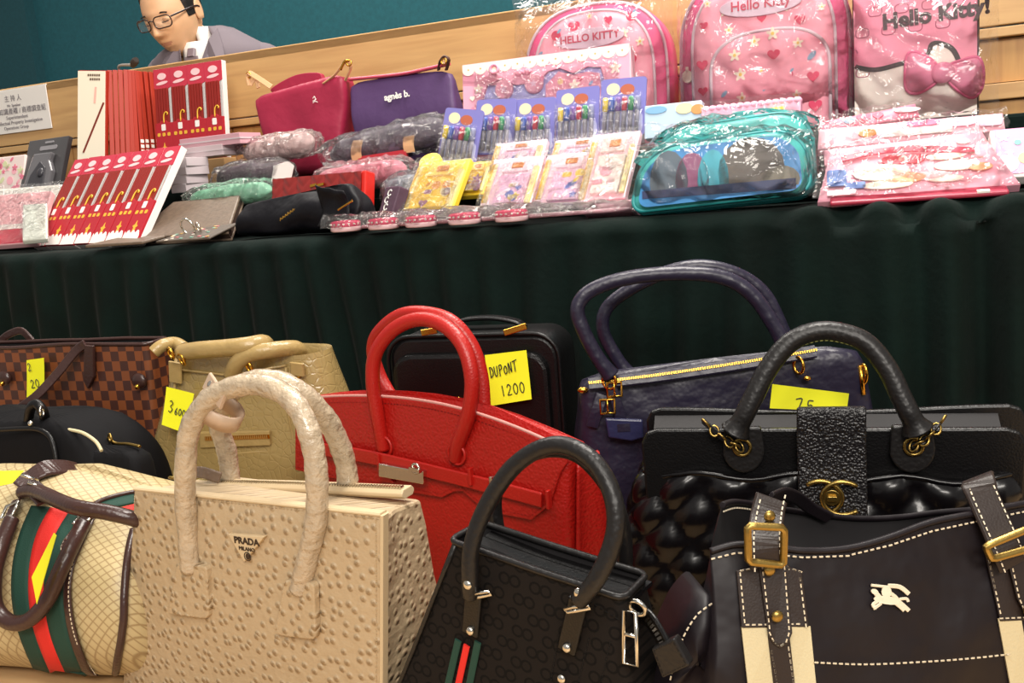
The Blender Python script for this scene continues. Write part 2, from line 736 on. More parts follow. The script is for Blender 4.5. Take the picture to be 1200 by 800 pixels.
def pleat(x, z):
    d = max(0., TZ - z)
    a = .004 + .016 * min(1, d / .35)
    xx = x + .02 * sin(x * 5 + z * 3) + .018 * noise.noise(Vector((x * 3, z * 1.5, 1)))
    return a * sin(xx * 2 * pi / .075 + 1.6 * noise.noise(Vector((x * 2.2, 0, 4)))) + .012 * noise.noise(Vector((x * 6, z * 3, 7)))


def bunch(x):
    t = min(1, max(0, (x - .36) / .15))
    return t * t * (3 - 2 * t)


def cloth_pt(u, v):
    x = -2.6 + 4.2 * u
    if v < .35:                                     # the top, from the back edge forward
        y = DB - .03 - (DB - .055) * v / .35
        return Vector((x, y, TZ + .0015 * noise.noise(Vector((x * 9, y * 9, 2))) - .005))
    if v < .5:                                      # rolled front edge
        a = (v - .35) / .15 * pi / 2
        r = .025
        k = bunch(x) * (.013 * sin(x * 70 + 2 * noise.noise(Vector((x * 5, 3, 0)))) * sin(a * 1.2 + .5) - .004)
        return Vector((x, .025 - r * sin(a) - k + .6 * pleat(x, TZ - .05) * (a / (pi / 2)), TZ - .005 - r * (1 - cos(a)) + k * .9))
    z = TZ - .030 - (TZ - .033) * ((v - .5) / .5) ** 1.3
    return Vector((x, 0 + pleat(x, z) * 1.0 - bunch(x) * .012 * sin(x * 70), z))


cloth.grid(cloth_pt, 700, 46, flip=True)
c = cloth.build('tablecloth', M_VELVET, solid=.003)
tag(c, 'dark green velvet cloth pleated over the display table', 'tablecloth', fr=cfr)
# the table under the cloth
tb = thing('display_table', 'long display table hidden under the dark green velvet', 'table', cfr)
w = MB()
w.box((-.5, DB / 2 + .02, TZ - .034), (4.0, DB - .09, .03))
w.build('tabletop', M_BENCH, tb)
for x in (-2.3, -.5, 1.2):
    for y in (.1, DB - .06):
        w = MB()
        w.box((x, y, (TZ - .049) / 2), (.04, .04, TZ - .049))
        w.build('leg', mat('bench_leg'), tb)

# ---------------------------------------------------------------- materials of the bags
def leather(name, col, rough=.45, scale=320, strength=.35, dist=.0015, **k):
    return mat(name, col, rough, bump=('voronoi', scale, strength, dist), **k)


def setup_ostrich(nt, b, tc):
    sp = nt.nodes.new('ShaderNodeSeparateXYZ')
    nt.links.new(tc.outputs['Object'], sp.inputs[0])
    mp = nt.nodes.new('ShaderNodeCombineXYZ')
    nt.links.new(math_node(nt, 'MULTIPLY_ADD', sp.outputs[1], -.8, sp.outputs[0]), mp.inputs[0])
    nt.links.new(sp.outputs[2], mp.inputs[1])
    v = nt.nodes.new('ShaderNodeTexVoronoi')
    v.voronoi_dimensions = '2D'
    v.inputs['Scale'].default_value = 80
    v.inputs['Randomness'].default_value = .8
    nt.links.new(mp.outputs[0], v.inputs['Vector'])
    r = nt.nodes.new('ShaderNodeMapRange')
    r.interpolation_type = 'SMOOTHSTEP'
    for i, q in ((1, .04), (2, .36), (3, 1), (4, 0)):
        r.inputs[i].default_value = q
    nt.links.new(v.outputs['Distance'], r.inputs[0])
    n = nt.nodes.new('ShaderNodeTexNoise')
    n.inputs['Scale'].default_value = 90
    n.inputs['Detail'].default_value = 4
    nt.links.new(tc.outputs['Object'], n.inputs['Vector'])
    h = math_node(nt, 'MULTIPLY_ADD', n.outputs[0], .9, r.outputs[0])
    bp = nt.nodes.new('ShaderNodeBump')
    bp.inputs['Strength'].default_value = .75
    bp.inputs['Distance'].default_value = .003
    nt.links.new(h, bp.inputs['Height'])
    nt.links.new(bp.outputs[0], b.inputs['Normal'])
    pit = math_node(nt, 'LESS_THAN', v.outputs['Distance'], .11)
    nt.links.new(mix_col(nt, math_node(nt, 'MULTIPLY', pit, .55), hx('b29c7c'), hx('80664a')), b.inputs['Base Color'])


def setup_damier(nt, b, tc):
    """small brown chequerboard"""
    mp = nt.nodes.new('ShaderNodeMapping')
    mp.inputs['Location'].default_value = (.003, .5, .004)
    nt.links.new(tc.outputs['Object'], mp.inputs[0])
    s = nt.nodes.new('ShaderNodeSeparateXYZ')
    nt.links.new(mp.outputs[0], s.inputs[0])
    cell = .0155
    fx = math_node(nt, 'FLOOR', math_node(nt, 'DIVIDE', math_node(nt, 'ADD', s.outputs[0], s.outputs[1]), cell))
    fz = math_node(nt, 'FLOOR', math_node(nt, 'DIVIDE', s.outputs[2], cell))
    k = math_node(nt, 'PINGPONG', math_node(nt, 'ADD', fx, fz), 1)
    nt.links.new(mix_col(nt, k, hx('452821'), hx('7d4526')), b.inputs['Base Color'])


def setup_canvas(nt, b, tc):
    """beige coated canvas with a brown trellis of small rounded lozenges"""
    s = nt.nodes.new('ShaderNodeSeparateXYZ')
    nt.links.new(tc.outputs['Object'], s.inputs[0])
    p = .0135
    zz = math_node(nt, 'ADD', s.outputs[2], s.outputs[1])
    a = math_node(nt, 'ABSOLUTE', math_node(nt, 'SINE', math_node(nt, 'MULTIPLY', math_node(nt, 'ADD', s.outputs[0], zz), pi / p)))
    c = math_node(nt, 'ABSOLUTE', math_node(nt, 'SINE', math_node(nt, 'MULTIPLY', math_node(nt, 'SUBTRACT', s.outputs[0], zz), pi / p)))
    r = nt.nodes.new('ShaderNodeMapRange')
    for i, q in ((1, .10), (2, .42), (3, 0), (4, 1)):
        r.inputs[i].default_value = q
    nt.links.new(math_node(nt, 'MINIMUM', a, c), r.inputs[0])
    nt.links.new(mix_col(nt, r.outputs[0], hx('97805a'), hx('bcaa80')), b.inputs['Base Color'])


def setup_jacquard(nt, b, tc):
    """black weave with paired rings standing a little proud of it"""
    s = nt.nodes.new('ShaderNodeSeparateXYZ')
    nt.links.new(tc.outputs['Object'], s.inputs[0])
    p = .030
    res = None
    for (ox, oz) in ((0, 0), (.5, .5)):
        for dx in (-.17, .17):
            fx = math_node(nt, 'SUBTRACT', math_node(nt, 'FRACT', math_node(nt, 'ADD', math_node(nt, 'DIVIDE', s.outputs[0], p), ox - dx)), .5)
            fz = math_node(nt, 'SUBTRACT', math_node(nt, 'FRACT', math_node(nt, 'ADD', math_node(nt, 'DIVIDE', s.outputs[2], p), oz)), .5)
            d = math_node(nt, 'SQRT', math_node(nt, 'ADD', math_node(nt, 'MULTIPLY', fx, fx), math_node(nt, 'MULTIPLY', fz, fz)))
            k = math_node(nt, 'LESS_THAN', math_node(nt, 'ABSOLUTE', math_node(nt, 'SUBTRACT', d, .16)), .035)
            res = k if res is None else math_node(nt, 'MAXIMUM', res, k)
    nt.links.new(mix_col(nt, res, hx('191513'), hx('090808')), b.inputs['Base Color'])
    bp = nt.nodes.new('ShaderNodeBump')
    bp.inputs['Strength'].default_value = .4
    bp.inputs['Distance'].default_value = .0008
    nt.links.new(res, bp.inputs['Height'])
    nt.links.new(bp.outputs[0], b.inputs['Normal'])


def setup_croc(nt, b, tc):
    v = nt.nodes.new('ShaderNodeTexVoronoi')
    v.feature = 'DISTANCE_TO_EDGE'
    v.inputs['Scale'].default_value = 85
    nt.links.new(tc.outputs['Object'], v.inputs['Vector'])
    n = nt.nodes.new('ShaderNodeTexNoise')
    n.inputs['Scale'].default_value = 28
    nt.links.new(tc.outputs['Object'], n.inputs['Vector'])
    r = nt.nodes.new('ShaderNodeMapRange')
    r.inputs[1].default_value, r.inputs[2].default_value = 0, .12
    nt.links.new(v.outputs[0], r.inputs[0])
    bp = nt.nodes.new('ShaderNodeBump')
    bp.inputs['Strength'].default_value = .5
    bp.inputs['Distance'].default_value = .004
    nt.links.new(math_node(nt, 'MULTIPLY_ADD', r.outputs[0], .18, n.outputs[0]), bp.inputs['Height'])
    nt.links.new(bp.outputs[0], b.inputs['Normal'])


M_OSTRICH = mat('ostrich_leather', 'cbb192', .5, setup=setup_ostrich)
M_OSTRIM = mat('cream_trim', 'c6b08c', .45)
M_WRAP = mat('film_wrapped_handle', 'b3a188', .3, bump=('noise', 130, .9, .004), coat=.5, var=(.14, 60))
M_GOLDLEA = mat('gold_patent', '9a8353', .22, coat=.6, setup=setup_croc)
M_GOLDTUBE = mat('gold_handle_leather', 'a48a58', .3, bump=('noise', 60, .5, .004))
M_GOLD = mat('polished_gold', 'd9a441', .22, 1)
M_BRASS = mat('aged_brass', 'a58a4c', .35, 1, bump=('noise', 400, .15, .001))
M_SILVER = mat('polished_nickel', 'd6d2c8', .18, 1)
M_RED = leather('red_grained_leather', 'a0120b', .42, 300, .5, .002)
M_REDS = leather('red_strap_leather', 'a6150d', .38, 400, .3, .0012)
M_REDEDGE = mat('pale_edge_highlight', 'b98078', .4)  # rim piping of the red bag, its silver highlight put into the pale colour
M_BLACKLEA = leather('black_calf', '0b0a0b', .36, 500, .25, .001, spec=.35)
M_BLACKGR = leather('black_caviar', '161416', .33, 420, .9, .002)
M_PATENT = mat('black_patent', '0a080a', .27, coat=.15, spec=.35)
M_BLACKHND = leather('black_handle_leather', '181616', .4, 260, .4, .0012, spec=.4)
M_NAVY = mat('navy_leather', '211d30', .38, bump=('noise', 28, .6, .008))
M_NYLON = mat('plum_black_nylon', '130c11', .5, spec=.35, bump=('noise', 13, .7, .010))
M_NYLONIN = mat('dark_lining', '0d090c', .7)
M_STRAPBR = leather('dark_brown_leather', '2a201c', .42, 600, .15, .0008, spec=.4)
M_STITCH = mat('cream_thread', 'e3d6bd', .7)
M_STITCHB = mat('black_thread', '0c0a0a', .7)
M_WEB = mat('cream_webbing', 'cabd98', .8, bump=('noise', 500, .5, .001))
M_WEBG = mat('green_webbing', '0e3a2e', .75, bump=('noise', 700, .4, .001))
M_WEBR = mat('red_webbing', 'd6231b', .7, bump=('noise', 700, .4, .001))
M_JACQ = mat('black_jacquard', '1a1716', .75, spec=.15, setup=setup_jacquard)
M_CANVAS = mat('trellis_canvas', 'c6b287', .45, setup=setup_canvas)
M_BRLEA = leather('brown_glossy_leather', '3a2420', .3, 260, .3, .0012)
M_DAMIER = mat('chequered_canvas', '452821', .4, setup=setup_damier)
M_NOTE = mat('yellow_note_paper', 'f4f21e', .7)
M_INK = mat('grey_pen_ink', '4b4d33', .7)
M_INKB = mat('black_pen_ink', '20201c', .7)
M_BLKNYL = mat('black_nylon', '08070a', .8, spec=.2, bump=('noise', 30, .4, .004))


def L(fr, *pts):
    """local points of picture points (px, py, y)"""
    return [fr.L(p[0], p[1], p[2] if len(p) > 2 else 0) for p in pts]


def quad_slab(mb, c, t, n=8, bulge=0., seed=0, amp=0.):
    """slab with 4 corners (tl, tr, br, bl) as (x, z) or 3-D points; front bulges towards -y"""
    c = [Vector((q[0], 0, q[1])) if len(q) == 2 else Vector(q) for q in c]

    def pt(u, v, back):
        p = (c[3] * (1 - u) + c[2] * u) * (1 - v) + (c[0] * (1 - u) + c[1] * u) * v
        k = 16 * u * (1 - u) * v * (1 - v)
        q = p + Vector((0, -bulge * k, 0))
        if amp:
            q += Vector((0, wob(p, 14, amp, seed).y, 0))
        return q + Vector((0, t, 0)) if back else q
    mb.grid(lambda u, v: pt(u, v, False), n, n)
    mb.grid(lambda u, v: pt(u, v, True), n, n, flip=True)
    o = len(mb.v) - 2 * n * n
    edge = [i for i in range(n)] + [n * j + n - 1 for j in range(1, n)] + [n * (n - 1) + i for i in range(n - 2, -1, -1)] + [n * j for j in range(n - 2, 0, -1)]
    for i in range(len(edge)):
        a, b = edge[i], edge[(i + 1) % len(edge)]
        mb.f.append((o + b, o + a, o + n * n + a, o + n * n + b))
        mb.mi.append(mb.M)
        mb.sm.append(False)
    return mb


def ring_rr(z, xl, xr, yf, yb, r, k=4, n_side=6, dz=None):
    """rounded rectangle ring at height z, extra points along the long sides"""
    base = rrect(xr - xl, yb - yf, r, k, (xl + xr) / 2, (yf + yb) / 2)
    out = []
    m = len(base)
    for i in range(m):
        a, b = Vector(base[i]), Vector(base[(i + 1) % m])
        out.append(a)
        if (i + 1) % (k + 1) == 0:
            for q in range(1, n_side):
                out.append(a.lerp(b, q / n_side))
    return [Vector((p.x, p.y, z + (dz(p.x, p.y) if dz else 0))) for p in out]


def note_on(fr, corners, words, label, yoff=0., M=M_INK, h=None, parent=None, curl=.003):
    """sticky note: four picture corners (tl, tr, br, bl) with depth each"""
    c = [fr.L(*p) for p in corners]
    ctr = sum(c, Vector()) / 4
    ex = ((c[1] - c[0]) + (c[2] - c[3])).normalized()
    ez = ((c[0] - c[3]) + (c[1] - c[2]))
    ez = (ez - ex * ez.dot(ex)).normalized()
    ey = ez.cross(ex).normalized()
    m = fr.m @ Matrix(((ex.x, ey.x, ez.x, ctr.x), (ex.y, ey.y, ez.y, ctr.y), (ex.z, ey.z, ez.z, ctr.z), (0, 0, 0, 1)))
    t = bpy.data.objects.new('sticky_note', None)
    COL.objects.link(t)
    t.matrix_world = m
    t['label'], t['category'], t['group'] = label, 'sticky note', 'yellow price notes'
    q = [Vector(((p - ctr).dot(ex), (p - ctr).dot(ey), (p - ctr).dot(ez))) for p in c]
    mb = MB()

    def pt(u, v, b):
        p = (q[3] * (1 - u) + q[2] * u) * (1 - v) + (q[0] * (1 - u) + q[1] * u) * v
        return p + Vector((0, -curl * ((1 - v) ** 2 + .4 * u * u) + b, 0))
    mb.grid(lambda u, v: pt(u, v, 0), 6, 6)
    mb.grid(lambda u, v: pt(u, v, .0004), 6, 6, flip=True)
    mb.build('paper', M_NOTE, t)
    if words:
        wmb = MB()
        for (s, x, z, hh, ww, slope, mi) in words:
            wmb.M = mi
            handwriting(wmb, s, x, -.0006 - curl, z, hh, ww, .25, .0007, slope)
        wmb.build('handwriting', [M_INK, M_INKB], t)
    return t


# ---------------------------------------------------------------- beige ostrich tote (front left)
fr = Frame(low(300, 1.0), -30)
t = thing('tote_bag', 'beige ostrich-grain tote with film-wrapped handles and triangle plate at front', 'handbag', fr, 'handbags on the bench')
w = MB()
quad_slab(w, [(-.138, .250), (.198, .258), (.165, 0), (-.214, 0)], .008, 12, .006, 1, .002)
w.build('front_panel', M_OSTRICH, t, bevel=.002)
w = MB()
edge = [(-.214, -.001, .002), (-.138, -.001, .250), (.198, -.001, .258), (.165, -.001, .002)]
w.strap([(-.1385, .004, .2505), (.03, .004, .2545), (.1985, .004, .2585)], (0, 1, 0), .011, .004)
w.build('top_trim', M_OSTRIM, t)
w = MB()
w.strap([(.1995, .004, .2585), (.183, .004, .13), (.166, .004, .002)], (0, 1, 0), .011, .004)
w.build('side_trim', M_OSTRIM, t)
w = MB()


def pr_ring(k):
    # k: 0 bottom .. 1 top ; the sides fold inwards at the top
    z = .002 + .247 * k
    xl, xr = -.205 + .066 * k, .160 + .03 * k
    yb = .140 - .035 * k
    dx = .030 * k
    xrb = xr + .010 - .032 * k
    xlb = xl - .005 + .02 * k
    pts = [(xl, .010), (xl * .5 + xr * .5, .010), (xr, .010), (xr - dx * .6 + .012 * (1 - k), .010 + yb * .45), (xrb, yb), ((xlb + xrb) / 2, yb), (xlb, yb), (xl + dx * .6, yb * .5)]
    return [Vector((x, y, z - .015 * k * (y / .12) * 1.0)) + wob((x, y, z), 12, .003, 5) for x, y in pts]


w.loft([pr_ring(k / 8) for k in range(9)], True, True, False)
w.build('body', M_OSTRICH, t, bevel=.004)
w = MB()
z0, z1 = fr.L(232, 563, .075), fr.L(478, 572, .085)
w.strap([z0 + Vector((0, 0, -.004)), (z0 + z1) / 2 + Vector((0, 0, -.003)), z1 + Vector((0, 0, -.004))], (0, 1, 0), .022, .010)
w.build('zip_placket', M_OSTRIM, t, bevel=.001)
w = MB()
w.dashes([z0 + Vector((.004, -.004, .0012)), z1 + Vector((-.004, -.004, .0012))], .002, .0015, .006, .0022, (0, 0, 1))
w.build('zipper_teeth', M_SILVER, t, stuff=True)
w = MB()
a = fr.L(205, 556, .07)
w.ring(a + Vector((.012, 0, -.003)), .008, .0016, (0, .3, 1), ell=1.8)
w.build('zip_ring', M_BRASS, t)
w = MB()
b0, b1 = fr.L(228, 553, .06), fr.L(258, 560, .06)
w.strap(cr([b0, (b0 + b1) / 2 + Vector((0, -.004, .004)), b1], 4), (0, .3, 1), .013, .004)
w.build('zip_pull', mat('brown_grey_leather', '6e5a4a', .4, bump=('voronoi', 160, .6, .002)), t, bevel=.001)

pf = cr(L(fr, (224, 668, -.006), (219, 610, -.008), (217, 560, -.012), (222, 505, -.012), (243, 470, -.008), (275, 453, -.002), (312, 452, .0), (343, 470, -.002), (362, 505, -.006), (371, 555, -.008), (370, 610, -.008), (358, 665, -.006), (352, 690, -.005)), 8)
w = MB()
w.tube(pf, .0108, 14, scale=lambda u: 1 + .035 * sin(u * 190) + .03 * sin(u * 77))
w.build('front_handle', M_WRAP, t)
w = MB()
pb = cr(L(fr, (270, 566, .085), (266, 530, .085), (256, 495, .075), (262, 468, .05), (288, 449, .03), (322, 446, .03), (355, 462, .04), (385, 495, .065), (403, 535, .085), (408, 568, .09)), 8)
w.tube(pb, .0112, 14, scale=lambda u: 1 + .035 * sin(u * 170) + .03 * sin(u * 67))
w.build('rear_handle', M_WRAP, t)
for (px0, px1, py0, py1, skew) in ((205, 253, 655, 722, 2), (330, 378, 674, 746, 6)):
    c = [fr.L(px0 + 12, py0, 0), fr.L(px1 - 1, py0 + 4, 0), fr.L(px1 + 1, py1 - 2, 0), fr.L(px0, py1 - 8, 0)]
    out = []
    for i, p in enumerate(c):
        a, b = c[i - 1], c[(i + 1) % 4]
        for k in range(4):
            s_ = k / 3
            q = p.lerp(a, .22 * (1 - s_) ** 2 / 1).lerp(p.lerp(b, .22 * s_ ** 2), s_)
            out.append((q.x, q.z))
    w = MB()
    w.prism(out, -.0115, -.003)
    tabp = w.build('handle_tab', M_OSTRICH, t, bevel=.0015)
    w = MB()
    cc = Vector((sum(q[0] for q in out) / len(out), 0, sum(q[1] for q in out) / len(out)))
    loop = [Vector((cc.x + (q[0] - cc.x) * .86, -.0116, cc.z + (q[1] - cc.z) * .90)) for q in out]
    w.dashes(loop + loop[:1], .003, .002, .0009, .0005)
    w.build('stitching', M_OSTRIM, tabp, stuff=True)
# leather band holding both handles, with its snap tab
w = MB()
c0 = fr.L(257, 481, .008)
ax = Vector((.75, 0, 1)).normalized()
w.sweep([c0 - ax * .009, c0 + ax * .009], [(.024 * cos(2 * pi * j / 18), .017 * sin(2 * pi * j / 18)) for j in range(18)], (1, .25, -.75), cap=False)
w.build('handle_band', mat('band_leather', 'b79d84', .45), t, solid=.0035)
w = MB()
p0, p1 = fr.L(262, 470, -.012), fr.L(243, 446, .01)
w.strap(cr([p0, p0.lerp(p1, .5) + Vector((0, -.002, .002)), p1], 5), (1, 0, .8), .019, .004)
tab_ = w.build('snap_tab', mat('band_leather'), t, bevel=.0015)
w = MB()
q = fr.L(248, 452, .002)
w.ball(q, (.0055, .003, .0055))
w.build('snap_button', M_SILVER, tab_)
# triangle plate
tri = [fr.L(274, 622, 0), fr.L(317, 625, 0), fr.L(293, 655, 0)]
w = MB()
w.prism([(p.x, p.z) for p in tri], -.0085, -.003)
tp = w.build('logo_plate', M_OSTRIM, t, bevel=.001)
cxy = (tri[0] + tri[1]) / 2
M_PLAQ = mat('dark_bronze_print', '3c3028', .4, .6)
text('PRADA', .0098, (cxy.x, -.0088, cxy.z - .0065), tp, M_PLAQ, ax=-1, sx=1.1, bold=.0002)
text('MILANO', .0058, (cxy.x - .001, -.0088, cxy.z - .0148), tp, M_PLAQ)
w = MB()
w.prism(outline_ell(.0028, .0033, cxy.x - .001, cxy.z - .0225, 10), -.009, -.0080)
w.ring((cxy.x - .001, -.009, cxy.z - .0225), .0045, .0005, n=12, m=4)
w.build('crest', M_PLAQ, tp)
w = MB()
w.dashes(L(fr, (162, 577, -.001), (300, 592, -.001), (443, 608, -.001)), .003, .002, .0008, .0006)
w.dashes([(.193, -.0012, .254), (.178, -.0012, .13), (.161, -.0012, .004)], .003, .002, .0008, .0006)
w.build('stitching', M_OSTRIM, t, stuff=True)

# ---------------------------------------------------------------- gold patent tote (behind it)
fr = Frame(low(265, 1.40), -20)
t = thing('tote_bag', 'pale gold patent tote with gold rings behind the beige ostrich tote', 'handbag', fr, 'handbags on the bench')
w = MB()
gz = [(0, -.175, .215), (.06, -.165, .208), (.14, -.147, .200), (.22, -.110, .190), (.29, -.083, .180), (.345, -.062, .172), (.358, -.061, .170)]
rings = []
for z, xl, xr in [(a_ * fr.L(265, 409, .06).z / .358, b_ * 1.12, c_ * 1.12) for a_, b_, c_ in gz]:
    th = .14 - .16 * z
    rings.append([p + wob(p, 11, .008, 3) for p in ring_rr(z, xl, xr, 0 + .06 * z, th, .03)])
w.loft(rings, True, False)
top = rings[-1]
ce = sum(top, Vector()) / len(top)
w.loft([top, [ce + (p - ce) * .9 + Vector((0, 0, -.003)) for p in top], [ce + (p - ce) * .8 + Vector((0, 0, -.08)) for p in top]], False, True)
w.build('body', M_GOLDLEA, t, sub=1)
gfl = lambda px, py, d=.006: fr.L(px, py, .02 - d)
w = MB()
w.tube([gfl(*p) for p in ((206, 420), (204, 470), (197, 520), (180, 560), (172, 575))], .0022, 6)
w.tube([gfl(*p) for p in ((335, 430), (337, 480), (345, 520), (352, 560))], .0022, 6)
w.tube([gfl(*p) for p in ((206, 433), (270, 440), (335, 428))], .0018, 6)
w.tube([gfl(*p) for p in ((205, 540), (270, 532), (345, 525))], .0018, 6)
w.build('seam_piping', M_GOLDTUBE, t)
w = MB()
pc = [gfl(236, 505), gfl(318, 503), gfl(319, 521), gfl(237, 524)]
w.prism([(p.x, p.z) for p in pc][::-1], .008, .018)
zp = w.build('pocket_welt', M_GOLDTUBE, t, bevel=.002)
w = MB()
w.dashes([gfl(240, 514, .0135), gfl(315, 511.5, .0135)], .0022, .0012, .006, .0016)
w.build('zipper_teeth', M_GOLD, zp, stuff=True)
# handle rolls lying over the top
for nm, pts, r in (('front_handle', ((213, 413, .0), (235, 410, -.012), (262, 408, -.014), (290, 405, -.01), (308, 402, .01), (312, 406, .05)), .0125),
                   ('rear_handle', ((272, 440, -.006), (278, 425, -.014), (292, 415, -.012), (318, 410, .0), (345, 408, .03), (352, 413, .06)), .0115),
                   ('rear_handle', ((180, 413, .05), (190, 405, .06), (205, 402, .08), (216, 408, .07)), .010)):
    w = MB()
    w.tube(cr(L(fr, *pts), 6), r, 12)
    w.build(nm, M_GOLDTUBE, t)
for (px, py) in ((200, 414), (213, 421), (287, 421), (292, 430)):
    w = MB()
    w.ring(fr.L(px, py, -.012), .0085, .0022, (.5, 1, .3), n=16, m=6, ell=.75)
    w.build('ring', M_GOLD, t)
w = MB()
w.ball(gfl(348, 437, .004), (.0085, .004, .0085))
w.ring(gfl(348, 437, .008), .0055, .0018)
w.build('stud', M_GOLD, t)
for pts in (((205, 424), (206, 448)), ((284, 440), (284, 452)), ((348, 425), (349, 440))):
    w = MB()
    w.strap([gfl(*pts[0], .012), gfl(*pts[1], .01)], (1, 0, 0), .022, .005)
    w.build('strap_tab', M_GOLDTUBE, t, bevel=.0015)
note_on(fr, ((195, 453, -.012), (228, 461, -.012), (219, 507, -.018), (191, 497, -.018)), [('3', -.013, -.006, .017, .0075, 0, 1), ('600', -.002, -.007, .010, .0052, 0, 0)],
        'yellow note reading 3600 stuck on the pale gold tote')

# ---------------------------------------------------------------- red grained bag
fr = Frame(low(520, 1.18), -36)
t = thing('handbag', 'red grained leather handbag with silver turn-lock plate and arched handles', 'handbag', fr, 'handbags on the bench')


def top_z(x):
    return .298 - .75 * (x + .03) ** 2 if x > -.03 else .298 - .45 * (x + .03) ** 2


w = MB()
rings = []
for k in range(12):
    s_ = k / 11
    xl, xr = -.235 + .015 * s_, .185 + .022 * s_
    ring = ring_rr(0, xl, xr, -.004 * sin(pi * s_), .118 - .081 * s_ ** .8, .006 + .006 * (1 - s_), 3, 10)
    out = []
    for p in ring:
        out.append(Vector((p.x, p.y, s_ * top_z(p.x))) + wob((p.x, p.y, s_ * .3), 12, .002, 9))
    rings.append(out)
w.loft(rings, True, True)
w.build('body', M_RED, t, bevel=.002)
# flap over the front
w = MB()
xs = [-.221 + .428 * i / 30 for i in range(31)]
fl_top = [(x, top_z(x) + .001) for x in xs]
fl_bot = L(fr, (660, 552), (648, 590), (628, 606), (575, 596), (548, 573), (538, 573), (524, 580), (505, 577), (380, 555), (352, 548))
fl = [(p.x, p.z) for p in fl_bot]
outl = fl_top + [(.2055, .245)] + fl
n0 = len(outl)


def red_front(p):
    return Vector((p.x, p.y - .006 * sin(pi * min(1, max(0, p.z / max(top_z(p.x), .1)))), p.z))


w.prism(outl, -.0045, .0, red_front)
w.build('flap', M_RED, t, bevel=.0012)
w = MB()
w.tube([red_front(Vector((x, -.002, top_z(x) + .0018))) for x in xs], .0021, 6)
w.build('highlight_edge_trim', M_REDEDGE, t)  # piping along the rim, pale to carry the highlight there
w = MB()
w.dashes([red_front(Vector((x, -.0048, top_z(x) - .006))) for x in xs], .003, .002, .0008, .0005)
bt = [red_front(Vector((p[0], -.0048, p[1] + .005))) for p in fl]
w.dashes(bt, .003, .002, .0008, .0005)
w.build('stitching', mat('dark_red_thread', '7c0d08', .6), t, stuff=True)
# belt
w = MB()
w.strap(cr(L(fr, (352, 523, -.016), (420, 533, -.017), (475, 545, -.017), (560, 566, -.016), (635, 586, -.013)), 5), (0, 0, 1), .018, .004)
w.build('belt', M_REDS, t, bevel=.0008)
w = MB()
pl = L(fr, (460, 536), (512, 545), (512, 560), (460, 551))
w.prism([(p.x, p.z) for p in pl][::-1], -.026, -.0185)
lk = w.build('lock_plate', M_SILVER, t, bevel=.001)
w = MB()
q = fr.L(487, 549, -.028)
w.ring(q, .006, .0016, n=14)
w.box(q + Vector((.002, -.003, 0)), (.016, .005, .0042), Matrix.Rotation(.15, 3, 'Y'))
w.build('turn_lock', M_SILVER, lk)
for px, py in ((445, 541), (552, 558), (577, 568), (643, 585)):
    w = MB()
    q = fr.L(px, py, -.0185)
    w.box(q, (.004, .007, .021))
    w.build('belt_loop', M_SILVER if px == 577 else M_REDS, t, bevel=.0008)
w = MB()
c = fr.L(452, 553, -.014)
w.prism([(c.x - .012, c.z - .012), (c.x, c.z + .006), (c.x + .014, c.z - .012)], -.017, -.011)
w.build('clochette_tab', M_REDS, t, bevel=.001)
# handles
hf = cr(L(fr, (450, 527, -.008), (443, 490, -.012), (437, 450, -.014), (440, 415, -.012), (460, 387, -.008), (490, 374, -.004), (520, 381, -.004), (543, 406, -.008), (553, 445, -.012), (549, 485, -.013), (537, 520, -.010), (534, 538, -.006)), 8)
w = MB()
w.tube(hf, .0088, 14)
w.build('front_handle', M_REDS, t)
hb = cr(L(fr, (462, 470, .05), (445, 440, .055), (437, 410, .055), (445, 388, .05), (470, 369, .045), (500, 367, .045), (530, 377, .05), (553, 405, .055), (564, 440, .055), (567, 478, .05)), 8)
w = MB()
w.tube(hb, .0088, 14)
w.build('rear_handle', M_REDS, t)
for px, py in ((450, 523), (535, 532)):
    w = MB()
    q = fr.L(px, py, -.0112)
    w.ring(q, .0125, .0018, n=18)
    w.build('handle_eyelet', M_REDS, t)
# right gusset folds
w = MB()


def gus(u, v):
    z = .245 * v
    xe = .185 + .022 * v
    y = .008 + (.105 - .065 * v) * u
    return Vector((xe + .004 + .020 * sin(pi * u) * (1 - .7 * v) - .008 * sin(2 * pi * u) * (1 - v * .5), y, z))


w.grid(gus, 14, 14)
w.build('side_gusset', M_RED, t, solid=.003)

# ---------------------------------------------------------------- black briefcase behind the red bag
fr = Frame(low(550, 1.38), -18)
t = thing('briefcase', 'small black leather case with two gold zip pulls behind the red bag', 'handbag', fr, 'handbags on the bench')
c = L(fr, (450, 386), (652, 388))
x0, x1, zt = c[0].x, c[1].x, fr.L(560, 393).z
w = MB()
outl = rrect(x1 - x0, zt, .035, 6, (x0 + x1) / 2, zt / 2)
w.prism(outl, .006, .10, smooth_side=True)
w.build('body', M_BLACKLEA, t, bevel=.008)
w = MB()
outl2 = rrect(x1 - x0 - .022, zt - .03, .03, 6, (x0 + x1) / 2 - .004, zt / 2 - .01)
w.prism(outl2, -.004, .012, lambda p: p + Vector((0, wob(p, 14, .003, 4).y, 0)))
w.build('front_panel', M_BLACKLEA, t, bevel=.006)
w = MB()
w.tube([Vector((p[0], .004, p[1])) for p in outl], .0032, 6, closed=True)
w.build('piping', M_BLACKLEA, t)
w = MB()
w.strap(cr(L(fr, (533, 390, .06), (540, 376, .06), (575, 372, .06), (606, 377, .06), (616, 386, .06)), 6), (0, 1, 0), .022, .006)
w.build('carry_handle', M_BLACKLEA, t, bevel=.001)
